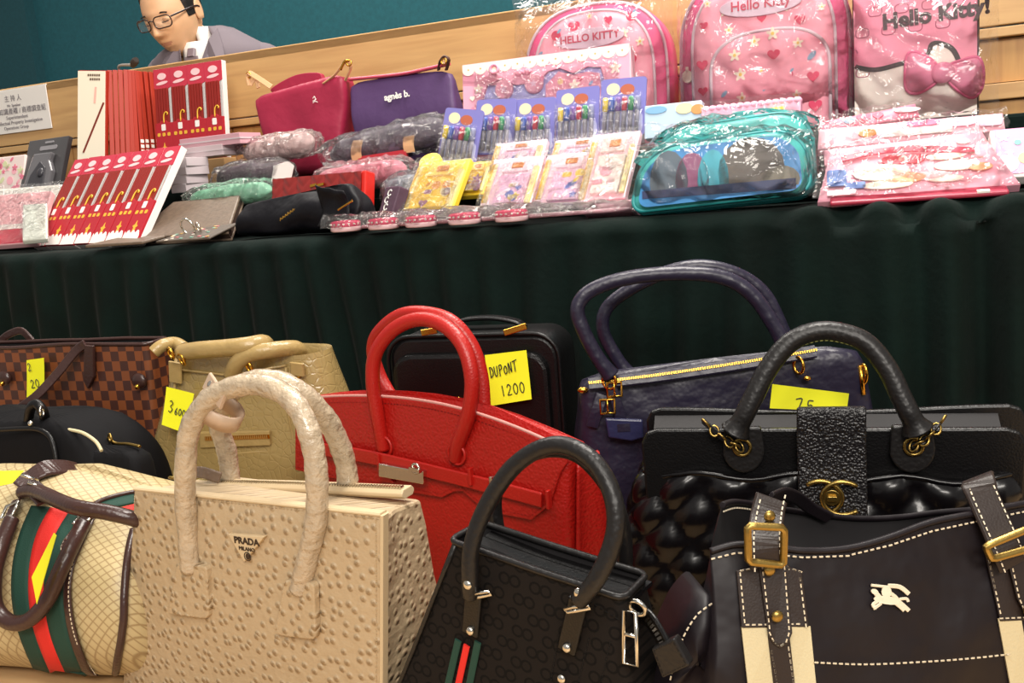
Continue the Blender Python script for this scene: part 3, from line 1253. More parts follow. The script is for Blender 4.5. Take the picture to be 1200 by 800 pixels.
for p0, p1 in (((591, 390), (617, 382)), ((494, 390), (512, 387))):
    w = MB()
    a, b = fr.L(*p0, -.002), fr.L(*p1, -.002)
    w.strap([a, b], (0, 1, 0), .004, .009)
    w.build('zip_pull', M_GOLD, t, bevel=.001)
w = MB()
q = fr.L(537, 470, -.006)
w.ring(q, .005, .0018)
w.build('clasp', M_GOLD, t)
note_on(fr, ((568, 416, -.009), (617, 410, -.009), (624, 467, -.014), (576, 475, -.014)), [("DUPONT", -.025, .006, .014, .0056, .10, 1), ('1200', -.014, -.024, .015, .0075, .04, 1)],
        'yellow note reading DUPONT 1200 on the black case')

# ---------------------------------------------------------------- quilted black bag (right)
fr = Frame(low(975, 1.03), -16)
t = thing('handbag', 'black quilted patent handbag with brass interlocked rings clasp and chain grommets', 'handbag', fr, 'handbags on the bench')
ZQ = .218


def quilt(u, v):
    # u runs round the body from the back centre, v from the floor up
    xl, xr, yf, yb = -.216, .209, -.012, .105
    xl2, xr2 = xl - .012 + .035 * v ** 3, xr + .012 - .022 * v ** 3
    per = ring_cache[int(round(u * QN)) % QN]
    x = (xl2 + xr2) / 2 + per[0] * (xr2 - xl2) / 2
    y = (yf + yb) / 2 + per[1] * (yb - yf) / 2 * (1 + .12 * sin(pi * v))
    z = ZQ * v
    s_ = per[2]
    a, b = (s_ + z * 1.0) / .058, (s_ - z * 1.0) / .058
    h = .0105 * (abs(sin(pi * a)) * abs(sin(pi * b))) ** .62
    if v > .985:
        h *= .5
    n = Vector((per[3], per[4], 0))
    p = Vector((x, y, z + .004 * sin(s_ * 55) * v ** 6)) + n * h
    return p + wob(p, 12, .003, 2)


QN = 220
ring_cache = []
_o = rrect(2, 2, .5, 12)
_dense = []
for i in range(len(_o)):
    a, b = Vector(_o[i]), Vector(_o[(i + 1) % len(_o)])
    m_ = max(1, int((b - a).length / .012))
    _dense += [a.lerp(b, q / m_) for q in range(m_)]
_step = len(_dense) / QN
acc = 0
for i in range(QN):
    p = _dense[int(i * _step)]
    q = _dense[int((i + 1) * _step) % len(_dense)]
    tx = Vector(((q.x - p.x) * .215, (q.y - p.y) * .065))
    nn = Vector((tx.y, -tx.x)).normalized()
    ring_cache.append((p.x, p.y, acc, nn.x, nn.y))
    acc += tx.length
_per = acc
_k = round(_per / .058)
ring_cache = [(a, b, c_ * _k * .058 / _per, d, e) for a, b, c_, d, e in ring_cache]
w = MB()
w.grid(quilt, QN, 56, closed_u=True)
w.build('quilted_body', M_PATENT, t)
w = MB()
w.grid(lambda u, v: Vector((-.2 + .4 * u, .008 + .10 * v, .21)), 2, 2)
w.build('inner_floor', M_NYLONIN, t)
w = MB()
topedge = [quilt(i / QN, 1.0) + Vector((0, 0, .001)) for i in range(0, QN, 2)]
w.tube(topedge, .0032, 6, closed=True)
w.build('rim_piping', M_PATENT, t)
# the two smooth stiff panels
for nm, yy, (x0, x1, z1), off in (('front_panel', -.006, (-.193, .186, .270), 0), ('rear_panel', .085, (-.199, .208, .2705), 0)):
    w = MB()
    out = [(x1, .19), (x1 + .002, z1 - .016), (x1 - .004, z1 - .004), (x1 - .016, z1)]
    out += [(x1 - .016 + (x0 + .016 - x1 + .016) * i / 12, z1 - .006 * sin(pi * i / 12) ** 2 * (1 if nm == 'rear_panel' else .0)) for i in range(1, 12)]
    out += [(x0 + .016, z1), (x0 + .004, z1 - .004), (x0 - .002, z1 - .016), (x0, .19)]
    w.prism(out, yy, yy + .009)
    w.build(nm, M_BLACKLEA, t, bevel=.0025)
w = MB()
w.grid(lambda u, v: Vector((-.19 + .37 * u, .004 + .08 * v, .262 - .02 * sin(pi * v))), 14, 6)
w.build('inner_lining', M_NYLONIN, t)
# centre strap over the front
w = MB()
sp = L(fr, (974, 478, .03), (974, 479, -.004), (974, 484, -.016), (974, 520, -.017), (975, 550, -.019), (976, 600, -.026), (977, 612, -.026))
w.strap(cr(sp, 5), (1, 0, 0), .068, .004)
cs = w.build('closure_strap', M_BLACKGR, t, bevel=.001)
# interlocked C rings
q = fr.L(975, 583, -.0315)
w = MB()
for sgn in (-1, 1):
    pts = []
    for i in range(27):
        a = radians(48 + (360 - 96) * i / 26)
        pts.append(q + Vector((sgn * .0105 + sgn * .0205 * cos(a), -.001 * sgn, .0175 * sin(a))))
    sec = [(.0031 * cos(2 * pi * j / 8), .0024 * sin(2 * pi * j / 8)) for j in range(8)]
    w.sweep(pts, sec, (0, 1, 0))
w.build('clasp_emblem', M_BRASS, cs)
w = MB()
w.prism(outline_ell(.0085, .0085, q.x, q.z, 18), q.y - .001, q.y + .006)
w.prism(rrect(.010, .0055, .0015, 2, q.x, q.z), q.y - .005, q.y)
w.build('turn_lock', M_BRASS, cs, bevel=.0006)
# handle
hp = cr(L(fr, (862, 505, -.018), (872, 487, -.020), (883, 465, -.016), (900, 432, -.008), (925, 402, .0), (955, 389, .004), (985, 390, .004), (1015, 402, .0), (1040, 432, -.008), (1056, 465, -.016), (1066, 485, -.020), (1075, 503, -.018)), 8)
w = MB()
w.tube(hp, .0105, 14, scale=lambda u: 1 + .55 * max(0, 1 - min(u, 1 - u) / .06))
hd = w.build('handle', M_BLACKHND, t)
w = MB()
w.dashes([p + Vector((0, -.0066, 0)) + (Vector((fr.L(972, 505).x, 0, .23)) - p).normalized() * .0085 for p in hp[10:-10]], .003, .002, .001, .0006)
w.build('stitching', mat('olive_thread', '8c8a4a', .6), hd, stuff=True)
for (px, py, sg) in ((871, 522, -1), (1068, 521, 1)):
    q = fr.L(px, py, -.0075)
    w = MB()
    out = [(q.x + .022 * cos(a) * (1 if sin(a) < 0 else .95), q.z - .002 + .026 * sin(a)) for a in [radians(180 + 15 * i) for i in range(13)]] + [(q.x + .019, q.z + .022), (q.x - .019, q.z + .022)]
    w.prism(out, -.015, -.0065)
    tb_ = w.build('handle_tab', M_BLACKHND, t, bevel=.002)
    w = MB()
    w.ring(Vector((q.x + .001 * sg, -.0165, q.z + .001)), .0088, .0018, n=22)
    w.build('grommet', M_BRASS, tb_)
    w = MB()
    pts = cr(L(fr, *(((868, 524, -.019), (858, 520, -.022), (842, 509, -.02), (824, 493, -.012)) if sg < 0 else ((1069, 523, -.019), (1080, 518, -.022), (1093, 507, -.02), (1107, 489, -.012)))), 4)
    w.strap(pts, (.4, 0, .6), .006, .002)
    w.build('chain_leather', M_BLACKLEA, tb_)
    w = MB()
    for i in range(1, len(pts) - 1, 2):
        d = (pts[i + 1] - pts[i - 1]).normalized()
        w.ring(pts[i], .0062, .0013, d.cross(Vector((0, .5 if i % 4 == 1 else -.9, .6))), n=12, m=5, ell=.75)
    w.build('chain', M_BRASS, tb_)
note_on(fr, ((905, 450, .055), (995, 461, .055), (992, 482, .055), (902, 478, .055)), [('7', -.014, -.014, .014, .008, 0, 0), ('5', -.002, -.014, .013, .008, 0, 0)],
        'yellow note tucked into the quilted black bag', curl=.001)

# ---------------------------------------------------------------- navy bag behind it
fr = Frame(low(840, 1.24), -5)
t = thing('handbag', 'slouchy dark navy leather shoulder bag with long looped handles and gold buckles', 'handbag', fr, 'handbags on the bench')


def navy_top(x):
    return .302 + .045 * (x + .17) - .008 * sin((x + .17) * 9)


w = MB()
rings = []
for k in range(13):
    s_ = k / 12
    xl = -.155 - .020 * sin(pi * s_ * .9) - .006 * s_
    xr = .190 + .018 * sin(pi * s_)
    ring = ring_rr(0, xl, xr, -.012 * sin(pi * s_ * .9), .095 - .064 * s_ ** 1.4, .014 + .016 * (1 - s_), 4, 12)
    rings.append([Vector((p.x, p.y, s_ * navy_top(p.x))) + wob((p.x, p.y, s_ * .3), 10, .010 * min(1, s_ * 4), 6) + wob((p.x, p.y, s_ * .3), 24, .004 * min(1, s_ * 4), 8) for p in ring])
w.loft(rings, True, True)
w.build('body', M_NAVY, t, sub=1)
w = MB()
zp = cr(L(fr, (690, 446, .012), (760, 438, .012), (830, 428, .012), (900, 417, .012), (950, 408, .014)), 6)
zp = [Vector((p.x, -.012, p.z + .001)) for p in zp]
w.strap(zp, (0, .5, 1), .016, .004)
zt = w.build('zip_tape', M_NAVY, t)
w = MB()
w.dashes([p + Vector((0, -.003, .0022)) for p in zp], .0016, .0012, .0032, .001, (0, -1, .5))
w.build('zipper_teeth', M_GOLD, zt, stuff=True)
for nm, pts, r in (('front_handle', ((716, 440, -.014), (700, 418, -.016), (684, 388, -.016), (677, 360, -.015), (695, 339, -.012), (740, 325, -.01), (800, 320, -.008), (850, 326, -.008), (882, 346, -.01), (905, 378, -.012), (922, 408, -.014)), .0092),
                   ('rear_handle', ((738, 440, .06), (722, 418, .06), (707, 388, .06), (712, 360, .06), (745, 335, .06), (790, 316, .06), (830, 312, .06), (872, 325, .06), (900, 350, .06), (918, 392, .06)), .0088)):
    w = MB()
    w.tube(cr(L(fr, *pts), 8), r, 12, scale=lambda u: 1 + .25 * max(0, 1 - min(u, 1 - u) / .08))
    w.build(nm, M_NAVY, t)
for (px, py, ax, rr) in ((714, 446, (.4, 1, 0), .0105), (936, 428, (1, .5, 0), .0105), (730, 418, (.6, 1, 0), .001)):
    if rr < .005:
        continue
    w = MB()
    w.ring(fr.L(px, py, -.018), rr, .002, ax, n=18, ell=.85)
    w.build('ring', M_GOLD, t)
for (px, py, s_) in ((720, 456, 1.), (712, 476, 1.)):
    w = MB()
    q = fr.L(px, py, -.02)
    w.tube([q + Vector((a * s_, 0, b * s_)) for a, b in ((-.009, .009), (.009, .009), (.009, -.009), (-.009, -.009))], .0018, 6, closed=True)
    w.cyl(q + Vector((0, -.001, .009)), q + Vector((0, -.001, -.009)), .0013, 6)
    w.build('buckle', M_GOLD, t)
w = MB()
w.strap(cr(L(fr, (714, 448, -.016), (722, 470, -.018), (728, 492, -.017)), 4), (1, 0, 0), .014, .003)
w.strap(cr(L(fr, (706, 462, -.014), (700, 480, -.018), (694, 500, -.016)), 4), (1, 0, 0), .016, .003)
w.build('buckle_strap', M_NAVY, t, bevel=.0008)
w = MB()
c = L(fr, (709, 489, -.024), (753, 491, -.024), (754, 512, -.026), (740, 516, -.026), (713, 512, -.026))
w.prism([(p.x, p.z) for p in c][::-1], -.029, -.022)
tg = w.build('leather_tag', mat('navy_tag', '26284a', .35, bump=('noise', 80, .4, .002)), t, bevel=.002)
w = MB()
w.box(fr.L(731, 501, -.0295), (.016, .001, .010))
w.build('tag_print', M_NAVY, tg)
w = MB()
w.ring(fr.L(1012, 438, -.006), .012, .0022, (1, .4, 0), n=16, ell=.5)
w.cyl(fr.L(1008, 428, -.005), fr.L(1012, 462, -.008), .003)
w.build('side_clip', M_GOLD, t)
MB().ball(fr.L(946, 443, -.02), (.005, .004, .003)).build('stud', M_GOLD, t)
MB().ball(fr.L(683, 457, -.008), (.007, .004, .004)).build('stud', M_GOLD, t)

# ---------------------------------------------------------------- chequered tote (far left, back)
fr = Frame(low(90, 1.56), -20)
t = thing('tote_bag', 'brown chequered canvas tote with thin leather straps at the far left back', 'handbag', fr, 'handbags on the bench')
w = MB()
rings = []
for k in range(9):
    s_ = k / 8
    rings.append([p + wob(p, 8, .006 * min(1, s_ * 3), 11) for p in ring_rr(.347 * s_, -.16 - .045 * s_, .176 + .030 * s_, -.004 * sin(pi * s_), .13 - .08 * s_, .012, 3, 10)])
w.loft(rings, True, False)
tp_ = rings[-1]
ce = sum(tp_, Vector()) / len(tp_)
w.M = 1
w.loft([tp_, [ce + (p - ce) * .95 + Vector((0, 0, -.06)) for p in tp_]], False, True)
w.build('body', [M_DAMIER, M_NYLONIN], t)
w = MB()
w.tube([p + Vector((0, 0, .001)) for p in tp_], .0032, 6, closed=True)
w.build('rim_piping', M_BRLEA, t)
w = MB()
w.strap(cr(L(fr, (-60, 440, -.01), (-40, 480, -.035), (0, 488, -.06), (35, 470, -.055), (65, 440, -.03), (88, 412, -.01), (100, 403, -.008)), 6), lambda u: (-.7, 0, .7 - .5 * abs(u - .3)), .015, .004)
w.build('front_strap', M_BRLEA, t, bevel=.0015)
w = MB()
w.strap(cr(L(fr, (-30, 450, .06), (-12, 415, .06), (2, 398, .06), (14, 390, .06), (26, 388, .06), (38, 400, .06)), 6), lambda u: (.3, .0, .8), .013, .005)
w.build('rear_strap', M_BRLEA, t, bevel=.0015)
w = MB()
c = L(fr, (104, 403), (114, 404), (115, 440), (108, 454), (103, 445))
w.prism([(p.x, p.z) for p in c][::-1], -.010, -.004)
w.build('strap_tab', M_BRLEA, t, bevel=.001)
for px, py in ((163, 446), (5, 443)):
    w = MB()
    q = fr.L(px, py, -.008)
    w.ball(q, (.014, .006, .012))
    w.M = 1
    w.ball(q + Vector((0, -.006, -.008)), .004)
    w.build('snap_loop', [M_BRLEA, M_GOLD], t)
note_on(fr, ((31, 422, -.012), (52, 419, -.012), (54, 461, -.014), (33, 465, -.014)), [('2', -.009, .012, .012, .007, 0, 0), ('20', -.011, -.016, .013, .008, 0, 0)],
        'yellow note on the chequered brown tote')

# ---------------------------------------------------------------- black nylon bags (left)
fr = Frame(low(45, 1.375), -22)
t = thing('shoulder_bag', 'soft black nylon bag with leather piping in front of the chequered tote', 'handbag', fr, 'handbags on the bench')
w = MB()
rings = []
for k in range(10):
    s_ = k / 9
    zt = fr.L(60, 479, .07).z * s_
    sh = sqrt(max(.04, 1 - (s_ * .98) ** 3.2))
    rings.append([p + wob(p, 9, .012, 21) for p in ring_rr(zt, -.20 + .05 * (1 - sh), .178 - .125 * (1 - sh), .04 * (1 - sh) - .01, .15 - .05 * (1 - sh), .03 * sh + .006, 4, 8)])
w.loft(rings, True, True)
w.build('body', M_BLKNYL, t, sub=1)
w = MB()
w.tube(cr(L(fr, (-10, 504, .0), (25, 502, .0), (45, 503, .0), (58, 511, -.002), (64, 526, -.006), (67, 545, -.010)), 6), .0035, 8)
w.build('piping', M_BLACKLEA, t)
w = MB()
w.tube(cr(L(fr, (80, 503, .015), (97, 507, .012), (112, 517, .006), (119, 528, .0)), 6), .0024, 8)
w.build('zip_edge', M_WEB, t)
w = MB()
w.tube(cr(L(fr, (33, 495, .03), (36, 478, .02), (43, 473, .02), (50, 481, .02), (54, 494, .03)), 6), .007, 8)
w.build('strap_loop', M_BLACKLEA, t)
w = MB()
w.ring(fr.L(49, 482, .01), .007, .0016, (1, .6, 0), n=12)
w.ball(fr.L(36, 496, .0), .004)
w.build('strap_ring', M_SILVER, t)
fr = Frame(low(128, 1.32), -20)
t = thing('shoulder_bag', 'plain black nylon bag lying between the gold tote and trellis duffel', 'handbag', fr, 'handbags on the bench')
w = MB()
rings = []
for k in range(10):
    s_ = k / 9
    sh = sqrt(max(.04, 1 - (s_ * .98) ** 2.4))
    rings.append([p + wob(p, 9, .008, 25) for p in ring_rr(fr.L(140, 519, .04).z * s_, -.110 + .05 * (1 - sh), .072 - .01 * (1 - sh), .02 * (1 - sh), .066 - .02 * (1 - sh), .012 * sh + .006, 4, 8)])
w.loft(rings, True, True)
w.build('body', M_BLKNYL, t, sub=1)
w = MB()
w.tube(cr(L(fr, (126, 512, .05), (135, 519, .05), (150, 520, .045), (164, 523, .04)), 5), .0022, 6)
w.ring(fr.L(129, 513, .045), .006, .0016, (.6, 1, 0), n=12)
w.ring(fr.L(152, 562, .0), .008, .0025, (1, .4, 0), n=14, ell=.7)
w.build('hook', M_BRASS, t)

# ---------------------------------------------------------------- trellis canvas duffel (front left)
fr = Frame(low(95, 1.09), -15)
t = thing('duffel_bag', 'beige trellis canvas duffel with green and red webbing and brown leather handles', 'handbag', fr, 'handbags on the bench')
_k = (fr.L(60, 552, .115).z) / .288
lev = [(z_ * _k, a_, b_, c_) for z_, a_, b_, c_ in [(0, .055, .20, .0), (.02, .025, .215, .006), (.07, -.008, .225, .012), (.13, -.014, .225, .014), (.19, -.002, .22, .010), (.235, .022, .205, .002), (.265, .052, .185, -.012), (.282, .085, .165, -.03), (.288, .12, .145, -.045)]]
DXR = fr.L(146, 690).x
w = MB()
rings = []
for z, yf, yb, dx in cr4(lev, 5):
    rings.append([p + wob(p, 9, .004, 31) - Vector((0, 0, .30 * max(0, p.x + .06) * (z / .24) ** 3)) for p in ring_rr(z, -.26 - dx, DXR + dx, yf, yb, min(.03, (yb - yf) / 2.1), 6, 14)])
for r in rings:
    for p in r:
        p.z = max(p.z, .0005)
w.loft(rings, True, True)
w.build('body', M_CANVAS, t)
surf = raysurf(fr, w, .01)


def band(pts_l, pts_r, m, nm, off, parent=None, th=.002, n=5):
    a = cr([(p[0], p[1], 0) for p in pts_l], n)
    b = cr([(p[0], p[1], 0) for p in pts_r], n)
    q = MB()

    def bp(u, v):
        p = a[int(round(v * (len(a) - 1)))].lerp(b[int(round(v * (len(b) - 1)))], u)
        return surf(p.x, p.y, off)
    q.grid(bp, 5, len(a))
    return q.build(nm, m, parent or t, solid=th)


gl = ((38, 594), (25, 625), (17, 660), (16, 700), (24, 740), (40, 780))
g2 = ((60, 596), (45, 625), (37, 660), (36, 700), (43, 740), (60, 785))
r2 = ((82, 601), (66, 628), (56, 660), (54, 700), (62, 745), (80, 790))
r3 = ((97, 604), (86, 632), (77, 665), (76, 705), (85, 750), (103, 795))
band(gl, g2, M_WEBG, 'green_stripe', .004)
band(g2, r2, M_WEBR, 'red_stripe', .004)
band(r2, r3, M_WEBG, 'green_stripe', .004)
l2 = ((113, 608), (100, 637), (88, 668), (86, 705), (95, 750), (113, 797))
o_ = band(((103, 606), (92, 634), (80, 667), (78, 705), (86, 750), (104, 797)), l2, M_BRLEA, 'leather_trim', .006)
w = MB()
w.dashes(cr([surf(p[0] - 2, p[1], .008) for p in l2], 5), .003, .002, .0009, .0006)
w.build('stitching', M_STITCH, o_, stuff=True)
w = MB()
w.tube([surf(p.x, p.y, .003) for p in cr([(156, 622, 0), (150, 650, 0), (146, 690, 0), (144, 735, 0), (136, 786, 0)], 6)], .0045, 8)
w.build('piping', M_BRLEA, t)
band(((118, 590), (135, 584), (157, 580)), ((118, 596), (138, 594), (157, 590)), M_WEBG, 'green_stripe', .002)
band(((128, 602), (142, 596), (157, 592)), ((134, 610), (145, 606), (157, 602)), M_WEBR, 'red_stripe', .002)
w = MB()
w.tube(cr([surf(*p, .004) for p in ((95, 605), (115, 590), (135, 583), (158, 578))], 6), .003, 6)
w.build('piping', M_BRLEA, t)
# top zip panel of leather with its buckle tab
w = MB()
a = cr(L(fr, (-30, 605, .06), (0, 588, .07), (25, 568, .085), (50, 550, .10), (75, 548, .125), (95, 552, .15)), 6)
w.strap(a, lambda u: (.6, -.6, -.25), .034, .006)
w.build('top_panel', M_BRLEA, t, bevel=.002)
w = MB()
a = cr(L(fr, (25, 562, .075), (38, 572, .062), (50, 583, .05), (58, 592, .04)), 5)
w.strap([p + Vector((0, -.004, .006)) for p in a], (1, .5, 0), .022, .004)
sb = w.build('buckle_strap', M_BRLEA, t, bevel=.001)
for px, py in ((35, 563), (43, 572), (50, 580)):
    w = MB()
    w.ring(fr.L(px, py, .05) + Vector((0, 0, .004)), .009, .0018, (.3, .6, 1), n=12, m=5, ell=1.2)
    w.build('buckle', M_SILVER, sb)
# hanging handle
hp = cr([surf(*p) for p in ((19, 612, .014), (10, 640, .018), (3, 672, .020), (5, 705, .022), (22, 722, .024), (45, 721, .024), (66, 700, .022), (80, 668, .020), (92, 640, .018), (101, 618, .014))], 8)
w = MB()
w.tube(hp, .0088, 12)
hh = w.build('front_handle', M_BRLEA, t)
w = MB()
hp2 = cr([surf(30, 582, .012), surf(50, 586, .025), fr.L(85, 593, .0), fr.L(125, 600, .0), fr.L(158, 608, .01), fr.L(175, 615, .03)], 8)
w.tube(hp2, .0088, 12)
w.build('rear_handle', M_BRLEA, t)
for (px, py, px1, py1) in ((24, 588, 6, 636), (112, 597, 80, 646)):
    w = MB()
    a, b = surf(px, py, .010), surf(px1, py1, .016)
    sd = (b - a).normalized().cross(Vector((0, 1, 0)))
    pts = []
    for (s0, hw) in ((0, .011), (.5, .012), (.8, .013), (.93, .009), (1, .002)):
        pts.append((a.lerp(b, s0), hw))
    o2 = [p + sd * h_ for p, h_ in pts] + [p - sd * h_ for p, h_ in pts[::-1]]
    n_ = len(o2)
    dn = Vector((0, -.004, 0))
    w.add([p + dn for p in o2] + o2, [tuple(range(n_)), tuple(range(2 * n_ - 1, n_ - 1, -1))] + [(i, i + n_, (i + 1) % n_ + n_, (i + 1) % n_) for i in range(n_)], False)
    hb_ = w.build('handle_tab', M_BRLEA, t, bevel=.001)
    w = MB()
    w.dashes([p + dn * 1.1 for p in [pp + sd * (h_ - .0025) for pp, h_ in pts[:4]] + [pts[4][0]] + [pp - sd * (h_ - .0025) for pp, h_ in pts[3::-1]]], .003, .002, .0009, .0006)
    w.build('stitching', M_STITCH, hb_, stuff=True)
    w = MB()
    q = a.lerp(b, .25)
    ud = (b - a).normalized()
    w.tube([q + ud * x_ + sd * y_ + Vector((0, -.006, 0)) for x_, y_ in ((-.009, -.015), (-.009, .015), (.009, .015), (.009, -.015))], .0022, 6, closed=True)
    w.ball(a.lerp(b, .72) + Vector((0, -.005, 0)), .0042)
    w.build('buckle', M_SILVER, hb_)
note_on(fr, ((63, 624, -.05), (66, 627, -.06), (43, 708, -.055), (37, 676, -.045)), [], 'folded yellow note hanging from the trellis canvas duffel', curl=0)
nfr = Frame(low(-4, 1.10), -40)
note_on(nfr, ((-30, 552, .0), (28, 551, .0), (14, 566, -.02), (-30, 575, -.02)), [], 'yellow note at the left picture edge above the duffel', curl=0)

# ---------------------------------------------------------------- black jacquard bag (front middle)
fr = Frame(low(640, .82), -33, roll=8)
fr = Frame(fr.o + Vector((0, 0, .020)), -33, roll=8)
t = thing('handbag', 'black jacquard handbag with ring pattern, round handles and striped webbing tab', 'handbag', fr, 'handbags on the bench')
J = dict(tl=fr.L(528, 637, 0), tr=fr.L(718, 722, 0))
w = MB()
rings = []
for k in range(8):
    s_ = k / 7
    xl = -.185 + (J['tl'].x + .185) * s_
    xr = .100 + (J['tr'].x + .008 - .100) * s_
    zz = J['tl'].z * (1 - 0) * s_
    rings.append([p + wob(p, 10, .003, 41) for p in ring_rr(.001 + zz, xl, xr, 0,   .105 - .058 * s_, .008, 3, 8)])
w.loft(rings, True, False)
tp_ = rings[-1]
ce = sum(tp_, Vector()) / len(tp_)
w.M = 1
w.loft([tp_, [ce + (p - ce) * .93 + Vector((0, 0, -.05)) for p in tp_]], False, True)
w.build('body', [M_JACQ, M_NYLONIN], t)
w = MB()
w.tube([p + Vector((0, 0, .001)) for p in tp_], .003, 6, closed=True)
w.build('rim_piping', M_BLACKHND, t)
w = MB()
w.tube([Vector((rings[k][0].x * 0 + (-.185 + (J['tl'].x + .185) * k / 7) + .006, -.001, rings[k][0].z)) for k in range(8)], .0022, 6)
w.build('side_piping', M_BLACKHND, t)
zc = J['tl'].z
w = MB()
for yy in (.026, .044):
    w.strap(cr([Vector((J['tl'].x + .012, yy, zc - .004)), Vector(((J['tl'].x + J['tr'].x) / 2, yy + .002, zc - .008)), Vector((J['tr'].x + .01, yy, zc - .006))], 4), (0, 1, 0), .016, .004)
w.build('zip_band', M_BLACKLEA, t)
# zip running out over the right end, with its leather stop
zpts = cr(L(fr, (690, 700, .03), (735, 714, .03), (757, 722, .02), (772, 742, .012), (783, 765, .008)), 6)
w = MB()
w.strap(zpts, lambda u: (.6, -.5, .5), .020, .004)
zt = w.build('zip_tongue', M_BLACKLEA, t)
w = MB()
w.dashes([p + Vector((.001, -.003, .002)) for p in zpts[8:]], .0022, .0014, .006, .0016, (.3, -1, .3))
w.build('zipper_teeth', mat('dark_zip', '55504a', .3, 1), zt, stuff=True)
w = MB()
c = L(fr, (763, 760, .0), (790, 748, .0), (808, 780, .0), (776, 795, .0))
w.prism([(p.x, p.z) for p in c][::-1], .000, .010)
ls = w.build('leather_stop', M_BLACKHND, t, bevel=.0015)
w = MB()
cc = sum(c, Vector()) / 4
lp = [cc + (p - cc) * .84 + Vector((0, -.0003, 0)) for p in c]
w.dashes(lp + lp[:1], .003, .002, .0008, .0005)
w.build('stitching', M_STITCHB, ls, stuff=True)
w = MB()
q = fr.L(747, 712, .01)
w.ring(q, .007, .0022, (0, 1, .3), n=16)
p0, p1 = fr.L(738, 716, -.004), fr.L(739, 778, -.008)
d = (p1 - p0).normalized()
sd = d.cross(Vector((0, 1, 0))).normalized()
w.tube([p0 + sd * .005, p0 - sd * .005, p1 - sd * .006, p1 + sd * .006], .0018, 6, closed=True)
w.tube([p0.lerp(p1, .45) + sd * .005, p0.lerp(p1, .45) - sd * .005], .0018, 6)
w.build('zip_pull', M_SILVER, t)
# handles
w = MB()
w.tube(cr(L(fr, (552, 697, -.012), (551, 680, -.016), (552, 645, -.014), (562, 610, -.008), (582, 572, .0), (608, 541, .006), (640, 523, .010), (670, 524, .010), (698, 543, .006), (716, 575, .0), (722, 610, -.006), (715, 645, -.012), (698, 680, -.018), (678, 704, -.018)), 8), .0074, 14)
w.build('front_handle', M_BLACKHND, t)
w = MB()
w.tube(cr(L(fr, (592, 650, .075), (583, 618, .075), (580, 585, .075), (588, 560, .07), (610, 538, .065), (645, 527, .06), (680, 535, .06), (712, 570, .065), (728, 610, .07), (733, 650, .075), (730, 690, .078)), 8), .0068, 14)
w.build('rear_handle', M_BLACKHND, t)
for (hx_, hy, sx_, sy) in ((556, 690, 551, 742), (678, 706, 664, 762)):
    w = MB()
    a, b = fr.L(hx_, hy - 3, -.008), fr.L(sx_, sy, -.005)
    w.strap([a, a.lerp(b, .4), b], (1, 0, 0), .017, .004)
    sb = w.build('handle_strap', M_BLACKLEA, t, bevel=.001)
    q = fr.L(hx_ + (8 if hx_ < 600 else 0), hy + 4, -.012)
    w = MB()
    w.tube([q + Vector(o_) for o_ in ((-.010, -.004, -.004), (.010, -.004, .006), (.011, .0, .002), (-.009, .0, -.009))], .0016, 6, closed=True)
    w.build('ring', M_SILVER, sb)
    rvs = [(fr.L(hx_ - 8 if hx_ < 600 else hx_, hy - 5 if hx_ < 600 else hy - 11, -.022), (.0045, .003, .0045)), (fr.L(sx_, sy - 3, -.008), (.0042, .003, .0042))]
    if hx_ > 600:
        rvs.append((fr.L(sx_ - 6, sy + 33, -.006), (.0042, .003, .0042)))
    for c_, r_ in rvs:
        MB().ball(c_, r_).build('rivet', M_SILVER, sb)
for pts, m, nm in (((537, 750, 525, 802, .007), M_WEBG, 'green_stripe'), ((547, 756, 537, 802, .0065), M_WEBR, 'red_stripe'), ((560, 752, 550, 802, .007), M_WEBG, 'green_stripe')):
    w = MB()
    w.strap([fr.L(pts[0], pts[1], -.002), fr.L(pts[2], pts[3], -.002), fr.L(2 * pts[2] - pts[0], 2 * pts[3] - pts[1], -.002)], (1, 0, 0), pts[4], .002)
    w.build(nm, m, t)
w = MB()
for pl in (((562, 698), (548, 760), (540, 805)), ((655, 742), (645, 800)), ((690, 748), (676, 805)), ((715, 752), (703, 805)), ((684, 700), (728, 728))):
    w.dashes(L(fr, *[(p[0], p[1], -.0016) for p in pl]), .003, .002, .0008, .0005)
w.build('stitching', M_STITCHB, t, stuff=True)

